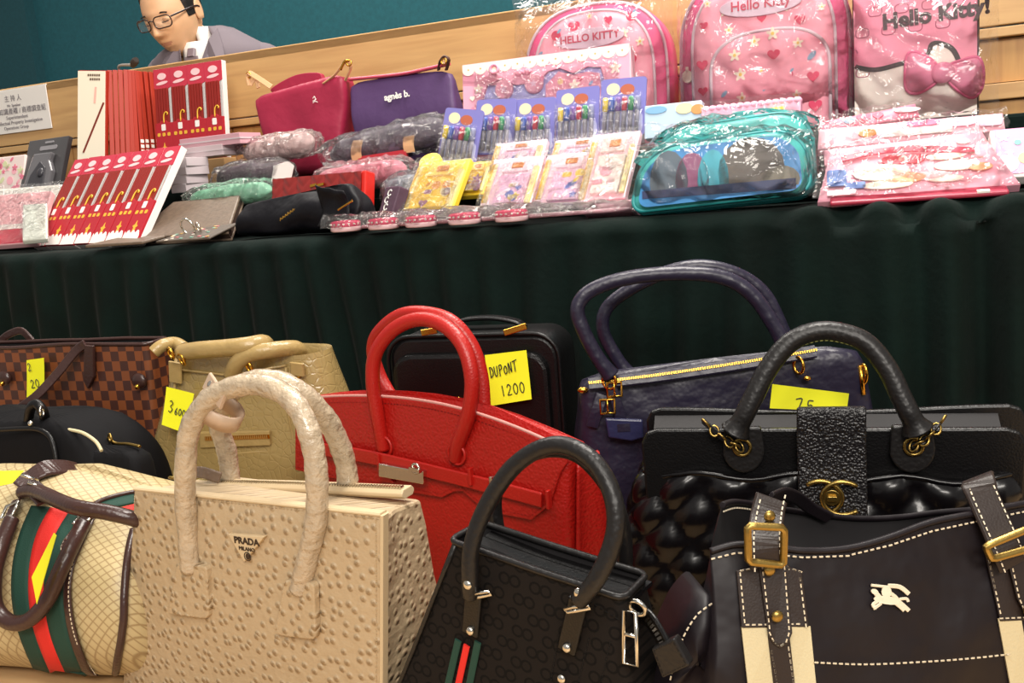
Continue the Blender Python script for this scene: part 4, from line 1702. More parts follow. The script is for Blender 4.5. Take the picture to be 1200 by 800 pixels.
# ---------------------------------------------------------------- plum-black nylon tote (front right)
fr = Frame(low(1010, .80), 8)
t = thing('tote_bag', 'plum-black nylon tote with white stitching, cream webbing and small horseman emblem', 'handbag', fr, 'handbags on the bench')
rim_f = L(fr, (832, 646, .0), (862, 638, -.002), (900, 640, -.006), (940, 645, -.010), (990, 643, -.012), (1040, 630, -.010), (1090, 612, -.006), (1140, 602, -.004), (1200, 590, .0), (1260, 580, .004))
rim_b = L(fr, (846, 592, .03), (862, 588, .055), (890, 592, .08), (940, 600, .085), (1000, 607, .09), (1050, 606, .09), (1100, 600, .09), (1150, 596, .09), (1200, 590, .085), (1255, 582, .06))
RF, RB = cr(rim_f, 6), cr(rim_b, 6)
rim = RF + RB[::-1]
nrim = len(rim)
w = MB()
rings = []
cxm = sum((p.x for p in rim)) / nrim
for k in range(25):
    s_ = k / 24
    ring = []
    for p in rim:
        hz = p.z * s_
        sp_ = (1 - s_) ** .8
        x = p.x + (p.x - cxm) * .16 * sp_ + (-.030 * sp_ if p.x < cxm - .06 and p.y > .01 else 0)
        y = p.y - .03 * sin(pi * (1 - s_) * .9) * (1 if p.y < .02 else 0) + (.02 * sp_ if p.y >= .02 else 0)
        q = Vector((x, y, hz))
        f_ = (1 - s_) * s_ * 4
        ring.append(q + wob((q.x, q.y, q.z * .6), 11, .010 * f_, 51) + wob((q.x, q.y, q.z * .5), 30, .0045 * f_, 52))
    rings.append(ring)
w.loft(rings, True, False)
bsurf = raysurf(fr, w, -.01)
w.M = 1
ce = sum(rim, Vector()) / nrim
w.loft([rings[-1], [ce + (p - ce) * .9 + Vector((0, 0, -.10)) for p in rings[-1]]], False, True)
w.build('body', [M_NYLON, M_NYLONIN], t)
NF = len(RF)


w = MB()
w.tube([p + Vector((0, -.001, .0005)) for p in RF], .0028, 6)
w.tube([p + Vector((0, -.001, .0005)) for p in RB], .0028, 6)
w.build('rim_piping', M_NYLON, t)
w = MB()
w.dashes([bsurf(*p, .0045) for p in ((833, 655), (862, 648), (900, 649), (940, 653), (990, 651), (1040, 639), (1090, 622), (1140, 611), (1200, 599))], .0032, .0022, .0011, .0007)
w.dashes(cr([bsurf(*p, .006) for p in ((952, 775), (1010, 777), (1070, 775), (1130, 770), (1182, 764))], 4), .0032, .0022, .0011, .0007)
w.dashes([p + Vector((0, -.004, -.004)) for p in RB[:12]], .0032, .0022, .0011, .0007)
w.build('stitching', M_STITCH, t, stuff=True)


def face_prism(mb, pts, th, off):
    """plate with picture-point outline lying on the tote's face"""
    a = [bsurf(p[0], p[1], off + th) for p in pts]
    b = [bsurf(p[0], p[1], off) for p in pts]
    n = len(pts)
    mb.add(a + b, [tuple(range(n))[::-1], tuple(range(n, 2 * n))] + [(i, (i + 1) % n, (i + 1) % n + n, i + n) for i in range(n)], False)


for side in (0, 1):
    if side == 0:
        web = ((868, 733), (904, 733), (912, 810), (876, 810)), ((922, 733), (948, 733), (956, 810), (928, 810))
        patch = ((862, 668), (884, 664), (886, 660), (922, 660), (924, 664), (938, 668), (946, 734), (868, 735))
        strap_pts = ((904, 583, .004), (900, 600, -.002), (897, 622, -.016), (897, 640, -.026), (898, 663, -.028))
        low_strap = ((886, 655), (918, 655), (926, 740), (922, 752), (913, 757), (904, 752), (898, 742))
        mid = ((898, 742), (924, 742), (932, 812), (906, 812))
        bk = ((876, 616), (919, 618), (918, 662), (877, 658))
        rv = ((902, 605, .014), (898, 668, .014), (907, 720, .014))
    else:
        web = ((1168, 724), (1195, 724), (1210, 812), (1184, 812)),
        patch = ((1152, 648), (1176, 640), (1205, 640), (1215, 725), (1170, 727))
        strap_pts = ((1146, 560, .02), (1147, 569, .004), (1158, 595, -.008), (1170, 622, -.018), (1180, 645, -.026), (1187, 662, -.028))
        low_strap = ((1172, 640), (1206, 640), (1222, 720), (1200, 724), (1188, 700))
        mid = None
        bk = ((1155, 640), (1162, 655), (1215, 640), (1208, 618))
        rv = ((1168, 618, .022), (1199, 712, .012))
    for ws in web:
        w = MB()
        face_prism(w, ws, .002, .0015)
        w.build('webbing', M_WEB, t)
    w = MB()
    face_prism(w, patch, .003, .002)
    pt_ = w.build('leather_patch', M_STRAPBR, t, bevel=.001)
    w = MB()
    cpx = sum(p[0] for p in patch) / len(patch)
    cpy = sum(p[1] for p in patch) / len(patch)
    lp = [bsurf(cpx + (p[0] - cpx) * .90, cpy + (p[1] - cpy) * .93, .0055) for p in patch]
    w.dashes(lp + lp[:1], .003, .002, .001, .0006)
    w.build('stitching', M_STITCH, pt_, stuff=True)
    w = MB()
    face_prism(w, low_strap, .003, .0055)
    if mid:
        face_prism(w, mid, .002, .0035)
    ls = w.build('lower_strap', M_STRAPBR, t, bevel=.001)
    w = MB()
    cpx = sum(p[0] for p in low_strap) / len(low_strap)
    cpy = sum(p[1] for p in low_strap) / len(low_strap)
    lp = [bsurf(cpx + (p[0] - cpx) * .80, cpy + (p[1] - cpy) * .94, .009) for p in low_strap]
    w.dashes(lp + lp[:1], .003, .002, .001, .0006)
    if mid:
        w.dashes([bsurf(902, 760, .006), bsurf(912, 812, .006)], .003, .002, .001, .0006)
        w.dashes([bsurf(923, 756, .006), bsurf(931, 812, .006)], .003, .002, .001, .0006)
    w.build('stitching', M_STITCH, ls, stuff=True)
    # upper strap passing over the rim
    sp = cr(L(fr, *strap_pts), 6)
    w = MB()
    sdv = (1, .0, .05) if side == 0 else (1, .1, .35)
    w.strap(sp, sdv, .026 if side == 0 else .027, .004)
    us = w.build('upper_strap', M_STRAPBR, t, bevel=.001)
    w = MB()
    sv = Vector(sdv).normalized()
    for e in (-1, 1):
        w.dashes([p + sv * (.0105 * e) + Vector((0, -.0025, .0012)) for p in sp], .003, .002, .001, .0006, (0, -1, .3))
    w.build('stitching', M_STITCH, us, stuff=True)
    w = MB()
    bq4 = [fr.L(p[0], p[1], -.031 if side == 0 else -.034) for p in bk]
    w.tube([bq4[i_].lerp(bq4[(i_ + d_) % 4], f_) for i_ in range(4) for d_, f_ in ((-1, .22), (-1, .08), (1, .08), (1, .22))], .0031, 8, closed=True)
    w.build('buckle', M_BRASS, t, bevel=.0005)
    for px, py, off in rv:
        w = MB()
        w.ball(fr.L(px, py, -.012) if py < 625 else bsurf(px, py, off), (.0048, .0028, .0048))
        w.build('rivet', M_BRASS, us)
# handle of the tote drooping behind
w = MB()
hp = cr(L(fr, (902, 584, .006), (918, 578, .03), (935, 584, .06), (950, 595, .075), (972, 607, .08)), 6)
w.strap(hp, lambda u: (.2, -.4, .9), .012, .004)
w.build('rear_strap', M_NYLON, t, bevel=.001)
# embroidered horseman
em = MB()
zp_ = lambda a, b: (780 + a / 2.857, 550 + b / 2.857)
for o_ in (outline_ell(46, 14, 736, 436, 14, .12), outline_ell(17, 20, 733, 408, 12), outline_ell(13, 9, 694, 408, 10, .5)):
    face_prism(em, [zp_(*q) for q in o_], .0012, .0035)
for pl, wd_ in (((683, 386, 745, 392), .0022), ((738, 388, 778, 391, 808, 414), .0036), ((694, 408, 706, 422, 716, 434), .0040), ((702, 440, 688, 452, 700, 462), .0028), ((716, 446, 700, 458, 690, 464), .0028),
                ((772, 438, 788, 452, 808, 470), .0034), ((764, 446, 782, 460, 792, 470), .0030), ((744, 410, 762, 424, 772, 436), .0030), ((776, 432, 800, 430, 806, 440), .0024)):
    pp_ = [bsurf(*zp_(pl[k], pl[k + 1]), .0040) for k in range(0, len(pl), 2)]
    dd_ = (pp_[-1] - pp_[0]).normalized()
    em.strap(cr(pp_, 4), dd_.cross(Vector((0, 1, 0))), wd_, .0012)
em.build('emblem', M_STITCH, t)
# gathered side pocket at the left
w = MB()
sp_o = [(832, 697), (846, 740), (850, 830), (765, 840), (780, 790), (787, 765), (797, 740), (812, 712)]
o4 = [(p.x, p.z) for p in cr(L(fr, *[(a, b, .012) for a, b in sp_o]), 4, True)]
cx4, cz4 = sum(p[0] for p in o4) / len(o4), sum(p[1] for p in o4) / len(o4)
rg = []
for k, y in ((1, .06), (1, .012), (.86, .003), (.6, -.003), (.3, -.006), (.02, -.007)):
    rg.append([Vector((cx4 + (x - cx4) * k, y, cz4 + (z - cz4) * k)) + wob((x, y, z), 22, .004 * (1 if k < 1 else .2), 77) for x, z in o4])
w.loft(rg, True, True)
spk = w.build('side_pocket', M_NYLON, t)
w = MB()
w.dashes(cr([Vector((p.x, -.0015, p.z)) for p in L(fr, (834, 706, .0), (816, 720, .0), (802, 742, .0), (792, 768, .0), (785, 795, .0))], 4), .0032, .0022, .0011, .0007)
w.build('stitching', M_STITCH, spk, stuff=True)

# ---------------------------------------------------------------- goods on the display table
def tp(px, py, b):
    f0 = Frame(tab(600, b), TABLE_YAW)
    return f0.m @ f0.L(px, py)


def gf(px, py, b, yaw=0., lean=0., roll=0., zmin=None):
    o = tp(px, py, b)
    if zmin is not None:
        o.z = TZ + zmin
    return Frame(o, TABLE_YAW + yaw, lean, roll)


RISE1, RISE2 = .055, .115
rs = thing('display_riser', 'dark green velvet covered step raising the goods at the back', 'riser', cfr)
for (y0, y1, h) in ((.22, .36, RISE1), (.36, DB - .035, RISE2)):
    w = MB()
    xe_ = Frame(tab(600, .36), TABLE_YAW).L(1148, 130).x
    w.box((xe_ - 1.8, (y0 + y1) / 2, TZ + h / 2), (3.6, y1 - y0, h))
    w.build('step', M_VELVET, rs, bevel=.006)

F_CLEAR = film('clear_film', 'f4f1ee', .05, .10, 60, .8)
F_BAG = film('clear_bag_film', 'f2ede8', .05, .08, 16, 1.0)
F_MILK = film('milky_film', 'efe6e4', .09, .12, 60, .8)
PAL = {}


def pm(col, rough=.45, coat=0., name=None):
    """plain printed or moulded colour"""
    n = name or 'print_' + col
    return mat(n, col, rough, coat=coat)


def sheet(mb, x0, x1, z0, z1, y, amp, freq, seed, nu=26, nv=22, bow=0., edge=.0, fn=None):
    """crumpled film standing in front of a thing"""
    def pt(u, v):
        p = Vector((x0 + (x1 - x0) * u, y, z0 + (z1 - z0) * v))
        k = 1 - (2 * u - 1) ** 4
        k2 = 1 - (2 * v - 1) ** 4
        n1 = noise.noise(Vector((p.x * freq, p.z * freq, seed)))
        n2 = abs(noise.noise(Vector((p.x * freq * .6 + p.z * freq * .5, p.z * freq * .25, seed + 9))))
        q = p + Vector((wob(p, freq, amp * .7, seed).x, -bow * k * k2 + amp * n1 * 1.2 - amp * 1.6 * n2 + edge * (1 - k * k2), wob(p, freq, amp * .7, seed + 2).z))
        return fn(q) if fn else q
    return mb.grid(pt, nu, nv)


def decals(mb, pts, y, kinds, th=.0006):
    """flat printed motifs: (kind, x, z, size, material)"""
    for (k, x, z, s, mi) in pts:
        mb.M = mi
        o = outline_heart(s, x, z) if k == 'heart' else outline_flower(s, x, z) if k == 'flower' else outline_ell(s * .5, s * .5, x, z, 10) if k == 'dot' else outline_ell(s * .5, s * .24, x, z, 10, .8) if k == 'leaf' else rrect(s, s * .6, s * .1, 1, x, z)
        mb.prism(o, y - th, y)
    return mb


# ---- chopstick packs
M_CARDW = pm('e8e0dc')
M_PK1, M_PK2, M_PKR = pm('c4344a'), pm('d8566a'), pm('b3202e')
M_STK = pm('8c1f17', .35)
M_YEL = pm('e8b53a')
M_WHT = pm('f3efe8')
M_ALM = pm('b9b6b4', .3)


def stick_pack(fr, label, group, W_=.055, H_=.235):
    t = thing('chopstick_pack', label, 'chopsticks', fr, group)
    w = MB()
    w.box((0, .008, H_ / 2), (W_ - .001, .016, H_))
    w.build('box', M_CARDW, t, bevel=.001)
    w = MB()
    out = [(-W_ / 2 + .001, H_ - .001), (-W_ / 2 + .001, H_ * .80)] + [(-W_ / 2 + .001 + (W_ - .002) * i / 10, H_ * (.775 + .018 * abs(cos(i * pi / 5)))) for i in range(1, 10)] + [(W_ / 2 - .001, H_ * .80), (W_ / 2 - .001, H_ - .001)]
    w.prism(out, -.0022, 0)
    w.M = 1
    w.prism(outline_ell(.014, .0085, 0, H_ * .915), -.003, -.0022)
    w.prism(outline_ell(.019, .004, 0, H_ * .845, 12, .12), -.003, -.0022)
    w.build('header_card', [M_PK1, pm('f0c9cc')], t)
    for i in range(5):
        w = MB()
        x = -W_ / 2 + .0075 + i * .0085
        w.box((x, -.0025, H_ * .58), (.0072, .005, H_ * .42))
        w.build('chopstick', M_STK, t, bevel=.0008)
    w = MB()
    w.tube(cr([(.002, -.006, H_ * .42), (.003, -.0065, H_ * .50), (.009, -.006, H_ * .535), (.015, -.0065, H_ * .52), (.013, -.006, H_ * .505)], 4), .0017, 5)
    w.build('gold_cord', M_YEL, t)
    w = MB()
    w.strap([(W_ / 2 - .003, -.004, H_ * .78), (W_ / 2 - .003, -.004, H_ * .42)], (1, 0, 0), .005, .002)
    w.build('window_edge', M_ALM, t)
    w = MB()
    out = [(-W_ / 2 + .001, 0), (W_ / 2 - .001, 0), (W_ / 2 - .001, H_ * .42), (W_ * .25, H_ * .425), (W_ * .18, H_ * .445), (-W_ * .18, H_ * .445), (-W_ * .25, H_ * .425), (-W_ / 2 + .001, H_ * .42)]
    w.prism(out, -.0062, 0)
    pk = w.build('pocket', M_PKR, t, bevel=.0006)
    w = MB()
    for x in (-.016, -.0, .016):
        w.M = 0
        w.prism(rrect(.009, .0085, .002, 2, x, H_ * .30), -.0068, -.006)
    w.M = 1
    w.prism(rrect(.013, .016, .002, 2, 0, H_ * .375), -.0068, -.006)
    w.M = 0
    w.prism([(-.004, H_ * .10), (.004, H_ * .10), (.0035, H_ * .14), (.009, H_ * .16), (.0025, H_ * .175), (0, H_ * .215), (-.0025, H_ * .175), (-.009, H_ * .16), (-.0035, H_ * .14)], -.0068, -.006)
    w.M = 1
    w.prism([(-W_ / 2 + .001, .0005), (W_ / 2 - .001, .0005), (W_ / 2 - .001, .014)] + [(W_ / 2 - .002 - (W_ - .004) * i / 12, .017 + .011 * abs(sin(i * .85))) for i in range(13)] + [(-W_ / 2 + .001, .014)], -.007, -.006)
    w.build('printed_pattern', [M_YEL, M_WHT], pk, stuff=True)
    return t


ORD = ['leftmost', 'second from left', 'third from left', 'middle', 'third from right', 'second from right', 'rightmost']
f7 = tfr(105, .075, .004, -12, 35)
first = None
for i in range(7):
    fr = Frame(f7.m @ Vector((-.197 + .0575 * i, 0, .001 * (i % 2))), TABLE_YAW - 12, 35)
    lab = 'red chopstick pack, %s of the seven leaning in the front row' % ORD[i]
    first = stick_pack(fr, lab, 'chopstick packs in the front row') if first is None else copy_tree(first, None, fr, lab) and first
f4 = gf(225, 188, .47, 0, 6)
for i in range(4):
    fr = Frame(f4.m @ Vector((-.078 + .0535 * i, 0, 0)), TABLE_YAW, 6)
    lab = 'red chopstick pack, %s of the four standing upright against the counter' % ['leftmost', 'second from left', 'second from right', 'rightmost'][i]
    c = copy_tree(first, None, fr, lab)
    c['group'] = 'upright chopstick packs'
    if i == 3:
        hz_ = f4.o.z - TZ - RISE2
        bx_ = MB().box((0, .012, hz_ / 2 - .001), (.22, .05, hz_ - .002)).build('carton', pm('b08a5c', .7), None, bevel=.002)
        tag(bx_, 'plain brown carton hidden beneath the upright chopstick packs', 'carton', None, Frame((f4.o.x, f4.o.y, TZ + RISE2 + .001), TABLE_YAW))
# ---- fan of red gift boxes with one cream cover
M_BOXR = pm('a82c18', .5)
M_CREAM = pm('efe5cf')
o = tp(118, 188, .385)
p = Vector((o.x, o.y, TZ + RISE2 + .002))
ang = 22.
prev = None
for i in range(13):
    a = ang + 36 * min(1, max(0, (i - 4) / 4))
    d = Vector((cos(radians(a)), sin(radians(a)), 0))
    fr = Frame(p, a - 90 + 90, 4, 6)
    # local x = along the stack, local y = depth of the box
    lab = 'thin red gift box with cream cover and drawn stick, left of the fan' if i == 0 else 'thin upright red gift box, %s in the fan right of the cream covered one' % ('first second third fourth fifth sixth seventh eighth ninth tenth eleventh last'.split()[i - 1])
    t = thing('gift_box', lab, 'box', fr, None if i == 0 else 'fanned red gift boxes')
    w = MB()
    w.box((.0065, .03, .153), (.0115, .06, .306))
    bx = w.build('box', M_BOXR, t, bevel=.0012)
    if 7 <= i <= 10:
        w = MB()
        for k in range(4):
            w.box((.0065, -.0004, .088 + .013 * k), (.009, .001, .0085))
        w.build('white_print', M_WHT, bx, stuff=True)
    p = p + d * (.0125 if i < 6 else .0165)
# the cream covered one stands at the left of the fan, its broad face to the viewer
c = fr
fr = Frame(Vector((o.x, o.y, TZ + RISE2 + .002)), TABLE_YAW + 12, 6, 6)
cov = [q for q in bpy.data.objects if q.get('label', '').startswith('thin red gift box with cream')][0]
for ch in [q for q in bpy.data.objects if q.parent == cov]:
    bpy.data.objects.remove(ch)
cov.matrix_world = fr.m
w = MB()
w.box((-.040, .007, .152), (.078, .012, .304))
w.build('box', M_BOXR, cov, bevel=.001)
w = MB()
w.box((-.041, -.0002, .152), (.076, .002, .300))
cvr = w.build('cream_cover', M_CREAM, cov, bevel=.0006)
w = MB()
w.strap([(-.062, -.0018, .10), (-.006, -.0018, .225)], (1, 0, -.3), .005, .0016)
w.M = 1
w.strap([(-.028, -.0018, .263), (-.031, -.0018, .223)], (1, 0, 0), .006, .0008)
w.M = 2
for k, (x0, x1) in enumerate(((-.052, -.010), (-.046, -.012), (-.044, -.010))):
    z = .292 - .010 * k
    if k < 2:
        for q in range(int((x1 - x0) / .006)):
            w.box((x0 + .003 + q * .006, -.0016, z), (.0042, .0008, .0055))
w.build('printed_pattern', [pm('7c2a1c'), pm('efb6a8'), pm('6d5a4a')], cvr, stuff=True)
# ---- name card folded over the counter edge
zc_ = dfr.L(30, 152, -.004)
fr = Frame(dfr.m @ Vector((dfr.L(20, 155, -.004).x, -.004, 0)), TABLE_YAW)
t = thing('name_card', 'white folded card with grey print hanging over the counter edge', 'card', fr)
sx0, sx1 = fr.L(-30, 160).x, fr.L(61, 148).x
sz0, sz1 = fr.L(30, 154).z, fr.L(30, 103).z
w = MB()
w.box(((sx0 + sx1) / 2, 0, (sz0 + sz1) / 2), (sx1 - sx0, .003, sz1 - sz0))
cd = w.build('front_leaf', pm('efeae4', .5), t, bevel=.0008)
w = MB()
w.add([(sx0, -.001, sz1), (sx1, -.001, sz1), (sx1, .10, DZ + .002), (sx0, .10, DZ + .002), (sx0, -.001, sz1 + .003), (sx1, -.001, sz1 + .003), (sx1, .10, DZ + .005), (sx0, .10, DZ + .005)], [(0, 1, 5, 4), (3, 2, 1, 0), (4, 5, 6, 7), (1, 2, 6, 5), (2, 3, 7, 6), (3, 0, 4, 7)], False)
w.build('rear_leaf', pm('efeae4', .5), t)
M_GREY = pm('8a8488')
cx_ = fr.L(18, 130).x
hh = sz1 - sz0
for k, (s_, sz, dx) in enumerate((('主 持 人', .019, 0), ('Mr. Speaker', .011, 0), ('知識產權 / 商標調查組', .019, .03), ('Superintendent', .014, .005), ('Intellectual Property Investigation', .014, .008), ('Operations Group', .013, -.004))):
    text(s_, sz, (cx_ + dx, -.0022, sz1 - hh * (.20, .36, .50, .64, .76, .88)[k]), cd, M_GREY)
# ---- microphone on the counter
mp = dfr.m @ Vector((dfr.L(139, 90, .12).x, .12, DZ))
fr = Frame(mp, TABLE_YAW)
t = thing('microphone', 'small black gooseneck microphone standing on the counter', 'microphone', fr)
w = MB()
w.sweep([(0, 0, .0005), (0, 0, .015), (0, 0, .02)], [(.035 * cos(2 * pi * j / 16), .035 * sin(2 * pi * j / 16)) for j in range(16)], (1, 0, 0))
w.build('base', pm('2a2726'), t, bevel=.002)
w = MB()
tipm = fr.L(157, 76, -.03)
w.tube(cr([(0, 0, .015), (.004, 0, .022), Vector((.02, -.01, .035)), tipm], 5), .0038, 8)
w.build('gooseneck', pm('8d8782', .35), t)
w = MB()
w.tube([tipm - Vector((.006, 0, .003)), tipm + Vector((.004, -.004, .004)), tipm + Vector((.014, -.008, .008)), tipm + Vector((.022, -.012, .011))], .0105, 12, scale=lambda u: (.6, 1, 1, .7)[min(3, int(u * 3.01))])
w.build('foam_head', pm('2a2320', .9), t)

# ---- black blister package (far left)
fr = gf(45, 238, .40, -6, 22)
t = thing('blister_pack', 'grey-black blister package with hang slot beside the cream covered box', 'package', fr)
c = [fr.L(38, 164), fr.L(80, 160), fr.L(70, 210), fr.L(16, 236)]
xa, xb, za = -.095, .070, fr.L(55, 162).z
w = MB()
w.box(((xa + xb) / 2, .008, za / 2), (xb - xa, .014, za))
bd = w.build('backing_card', pm('4c4a4c', .35, .2), t, bevel=.002)
w = MB()
w.prism(rrect(.07, .012, .004, 3, -.004, za - .028), -.0008, .001)
w.prism(rrect(.035, .006, .003, 3, -.004, za - .012), -.0008, .001)
w.build('print_panel', pm('8f8c90'), bd)
w = MB()
w.prism([(-.06, .02), (.045, .02), (.05, za * .45), (.03, za * .62), (.035, za * .74), (-.04, za * .74), (-.05, za * .5)], -.016, .001)
w.build('blister', pm('6a686c', .15, .5), t, bevel=.005)
w = MB()
w.prism([(-.04, .035), (.03, .035), (.025, za * .5), (.0, za * .6), (-.03, za * .4)], -.019, -.016)
w.ball((.012, -.018, za * .42), (.012, .008, .014))
w.build('moulded_shape', pm('3b3a40', .3), t, bevel=.002)
# ---- pink and white packets at the left edge
fr = gf(2, 238, .42, 0, 15)
t = thing('floral_packet', 'pale packet with pink floral print at the left edge', 'packet', fr)
w = MB()
w.box((.0, .01, .065), (.15, .016, .13))
w.build('packet', pm('efdcd6'), t, bevel=.003)
w = MB()
rn = random.Random(5)
decals(w, [(rn.choice(['flower', 'dot', 'leaf']), rn.uniform(-.07, .07), rn.uniform(.01, .12), rn.uniform(.014, .026), rn.choice([0, 0, 1, 2])) for _ in range(36)], .0015, 0)
w.build('printed_pattern', [pm('e77a94'), pm('f7b3bf'), pm('d9dcae')], t, stuff=True)
for k, (px, py, b, yaw, lean, ww, hh_, th, col, lab) in enumerate((
        (28, 262, .16, 28, 44, .20, .12, .022, 'e6e2da', 'white box wrapped in clear film at the left edge'),
        (10, 286, .06, 20, 42, .16, .15, .018, 'f0b9bd', 'pink packet leaning at the left table edge'),
        (44, 280, .055, 42, 50, .05, .12, .014, 'cfd3c8', 'narrow pale box wedged beside the chopstick packs'))):
    fr = gf(px, py, b, yaw, lean, zmin=max(0, tp(px, py, b).z - TZ))
    t = thing('wrapped_box', lab, 'box', fr)
    w = MB()
    w.box((-ww * .1, th / 2, hh_ / 2), (ww, th, hh_))
    w.build('box', pm(col, .3, .3), t, bevel=.003)
    if col == 'f0b9bd':
        w = MB()
        w.box((-ww * .1, -.0004, .022), (ww, .001, .04))
        w.M = 1
        w.box((-ww * .1, -.0004, .05), (ww, .001, .014))
        w.build('printed_band', [pm('d9364f'), M_WHT], t)
    w = MB()
    sheet(w, -ww * .62, ww * .42, 0, hh_ * 1.03, -.004, .004, 30, k, 18, 12)
    w.build('film_wrap', F_CLEAR, t)

# ---- lilac boxes stacked behind the front row
M_LIL = pm('c9bcc0', .35)
for i in range(4):
    fr = gf(212, 226 - 10.2 * i, .24, -4 + 3 * (i % 2), 0)
    t = tag(MB().box((0, .03, .0098), (.045, .07, .0192)).build('lilac_box', M_LIL, None, bevel=.001), 'small lilac-grey box, %s of the four-high stack by the front chopstick row' % ['lowest', 'second', 'third', 'topmost'][i], 'box', 'small lilac boxes', fr)
for i, (px, py, ww, col) in enumerate(((236, 184, .13, 'c4b2b6'), (246, 172, .18, 'c99aa4'))):
    fr = gf(px, py, .30, -4, 0)
    t = thing('flat_box', ['wide flat lilac box lying on the stacked lilac boxes', 'dusty pink flat box on top of the wide lilac one'][i], 'box', fr)
    MB().box((0, .035, .012), (ww, .07, .024)).build('box', pm(col, .35), t, bevel=.001)
    MB().box((0, .035, .0125), (ww + .003, .073, .003)).build('lid_edge', M_LIL, t)


def folded(name, label, cat, fr, ww, dd, hh_, m, seed, group=None, extra=None, milky=True, amp=.010, film_only=False, pitch=0.):
    """a soft folded bag inside a crumpled clear wrapper"""
    t = thing(name, label, cat, fr, group)
    w = MB()
    rings = []
    for k in range(13):
        u = k / 12
        e = max(.10, sqrt(max(0, 1 - (2 * u - 1) ** 6)))
        cx = -ww / 2 + ww * u
        ring = []
        for j in range(16):
            a = 2 * pi * j / 16
            sx, sy = cos(a), sin(a)
            p = Vector((cx, dd / 2 + dd / 2 * e * (abs(sx) ** .7) * (1 if sx > 0 else -1), hh_ / 2 + hh_ / 2 * e * (abs(sy) ** .8) * (1 if sy > 0 else -1) + pitch * u))
            p += wob(p, 22, .006, seed)
            p.z = max(p.z, .0005 + 0)
            ring.append(p)
        rings.append(ring[::-1])
    w.loft(rings, True, True)
    w.build('folded_fabric', m, t, sub=1)
    if extra:
        extra(t)
    w = MB()

    def wrap(u, v):
        a = 2 * pi * v
        x = -ww / 2 * 1.16 + ww * 1.16 * u
        e = .25 + .75 * sqrt(max(0, 1 - (2 * u - 1) ** 4))
        p = Vector((x, dd / 2 - (dd / 2 + .006) * e * cos(a), hh_ / 2 + (hh_ / 2 + .007) * e * sin(a) + pitch * u))
        p += wob(p, 30, amp * .7, seed + 4) + wob(p, 90, amp * .7, seed + 5)
        p.z = max(p.z, .0002)
        return p
    w.grid(wrap, 34, 22, smooth=False)
    w.build('film_wrap', F_MILK if milky else F_CLEAR, t)
    return t


M_PLUM = mat('plum_fabric', '4b3243', .6, bump=('noise', 40, .4, .004))
M_GRPUR = mat('grey_purple_fabric', '5b5162', .55, bump=('noise', 40, .4, .004))
M_TAN = pm('cfa276', .45)
M_PINKF = pm('e78a9c', .5)
M_MINT = pm('8fd0ae', .5)
folded('wrapped_bag', 'dark plum folded bag in clear wrap in front of the maroon bag', 'wrapped bag', gf(285, 221, .22, -4, 0), .19, .07, .052, M_PLUM, 3, milky=False)
folded('wrapped_bag', 'pink and white crumpled wrapper below the maroon bag', 'wrapped bag', gf(318, 190, .31, -4, 0), .20, .06, .052, pm('e9c9c6'), 7, pitch=.012)


def tan_straps(t):
    for x in (-.062, .058):
        w = MB()
        w.strap(cr([(x, -.003, .012), (x, -.004, .03), (x + .004, .006, .052), (x + .006, .03, .058)], 4), (1, 0, 0), .024, .003)
        w.build('tan_strap', M_TAN, t)
    w = MB()
    w.box((-.004, -.001, .012), (.11, .008, .014))
    w.build('red_lining', pm('b02a35'), t)


folded('wrapped_bag', 'long grey-purple folded bag with tan straps in clear wrap', 'wrapped bag', gf(452, 190, .28, 4, 0, -3), .29, .07, .062, M_GRPUR, 11, extra=tan_straps, pitch=.02)
folded('wrapped_bag', 'pink folded bag in clear wrap beneath the grey-purple one', 'wrapped bag', gf(418, 224, .20, 0, 0, -3), .22, .06, .055, M_PINKF, 15, milky=True)
folded('wrapped_bag', 'slate grey folded bag in wrap left of the yellow sets', 'wrapped bag', gf(458, 252, .165, -30, 0), .10, .09, .075, mat('slate_fabric', '8b8d99', .5), 19, milky=False)
folded('wrapped_bag', 'mint green folded pouch in clear wrap behind the brown wallet', 'wrapped bag', gf(262, 242, .16, -3, 0, -2), .22, .06, .045, M_MINT, 23, milky=False)
fr = gf(328, 214, .205, -10, 22)
t = thing('price_tag', 'blank white card tag lying against the plum wrapped bag', 'tag', fr)
MB().prism([(-.026, 0), (.03, -.004), (.032, .036), (.012, .046), (-.026, .038)], -.001, .001).build('card', pm('d9cfcb'), t)

# ---- maroon bag and purple pouch standing at the back
M_MAR = mat('maroon_nylon', '9c1f3f', .5, bump=('noise', 22, .5, .006))
M_PUR = mat('purple_nylon', '4a2f5c', .6, bump=('noise', 22, .4, .006))
M_PURTRIM = pm('d4556a', .4)
fr = gf(350, 188, .43, 0, 4)
fr = Frame(Vector((fr.o.x, fr.o.y, TZ + RISE2 + .002)), TABLE_YAW, 4)
t = thing('handbag', 'maroon nylon bag with tan leather handles standing against the counter', 'handbag', fr)
c = L(fr, (292, 104), (402, 88), (387, 150), (308, 172), (400, 92))
w = MB()
rings = []
for k in range(9):
    s_ = k / 8
    xl = -.078 + (c[0].x + .078) * s_
    xr = .098 + (c[1].x - .098) * s_ ** .8
    zt_ = c[0].z * s_
    rings.append([p + wob(p, 14, .008 * sin(pi * s_) + .001, 61) for p in ring_rr(zt_ + .0, xl, xr, .012 * (1 - s_), .10 - .045 * s_, .012, 3, 8, dz=lambda x, y: s_ * (.012 * x / .1))])
w.loft(rings, True, True)
w.build('body', M_MAR, t, sub=1)
w = MB()
fl_ = L(fr, (318, 103, .03), (345, 88, .03), (372, 85, .03), (378, 92, .03))
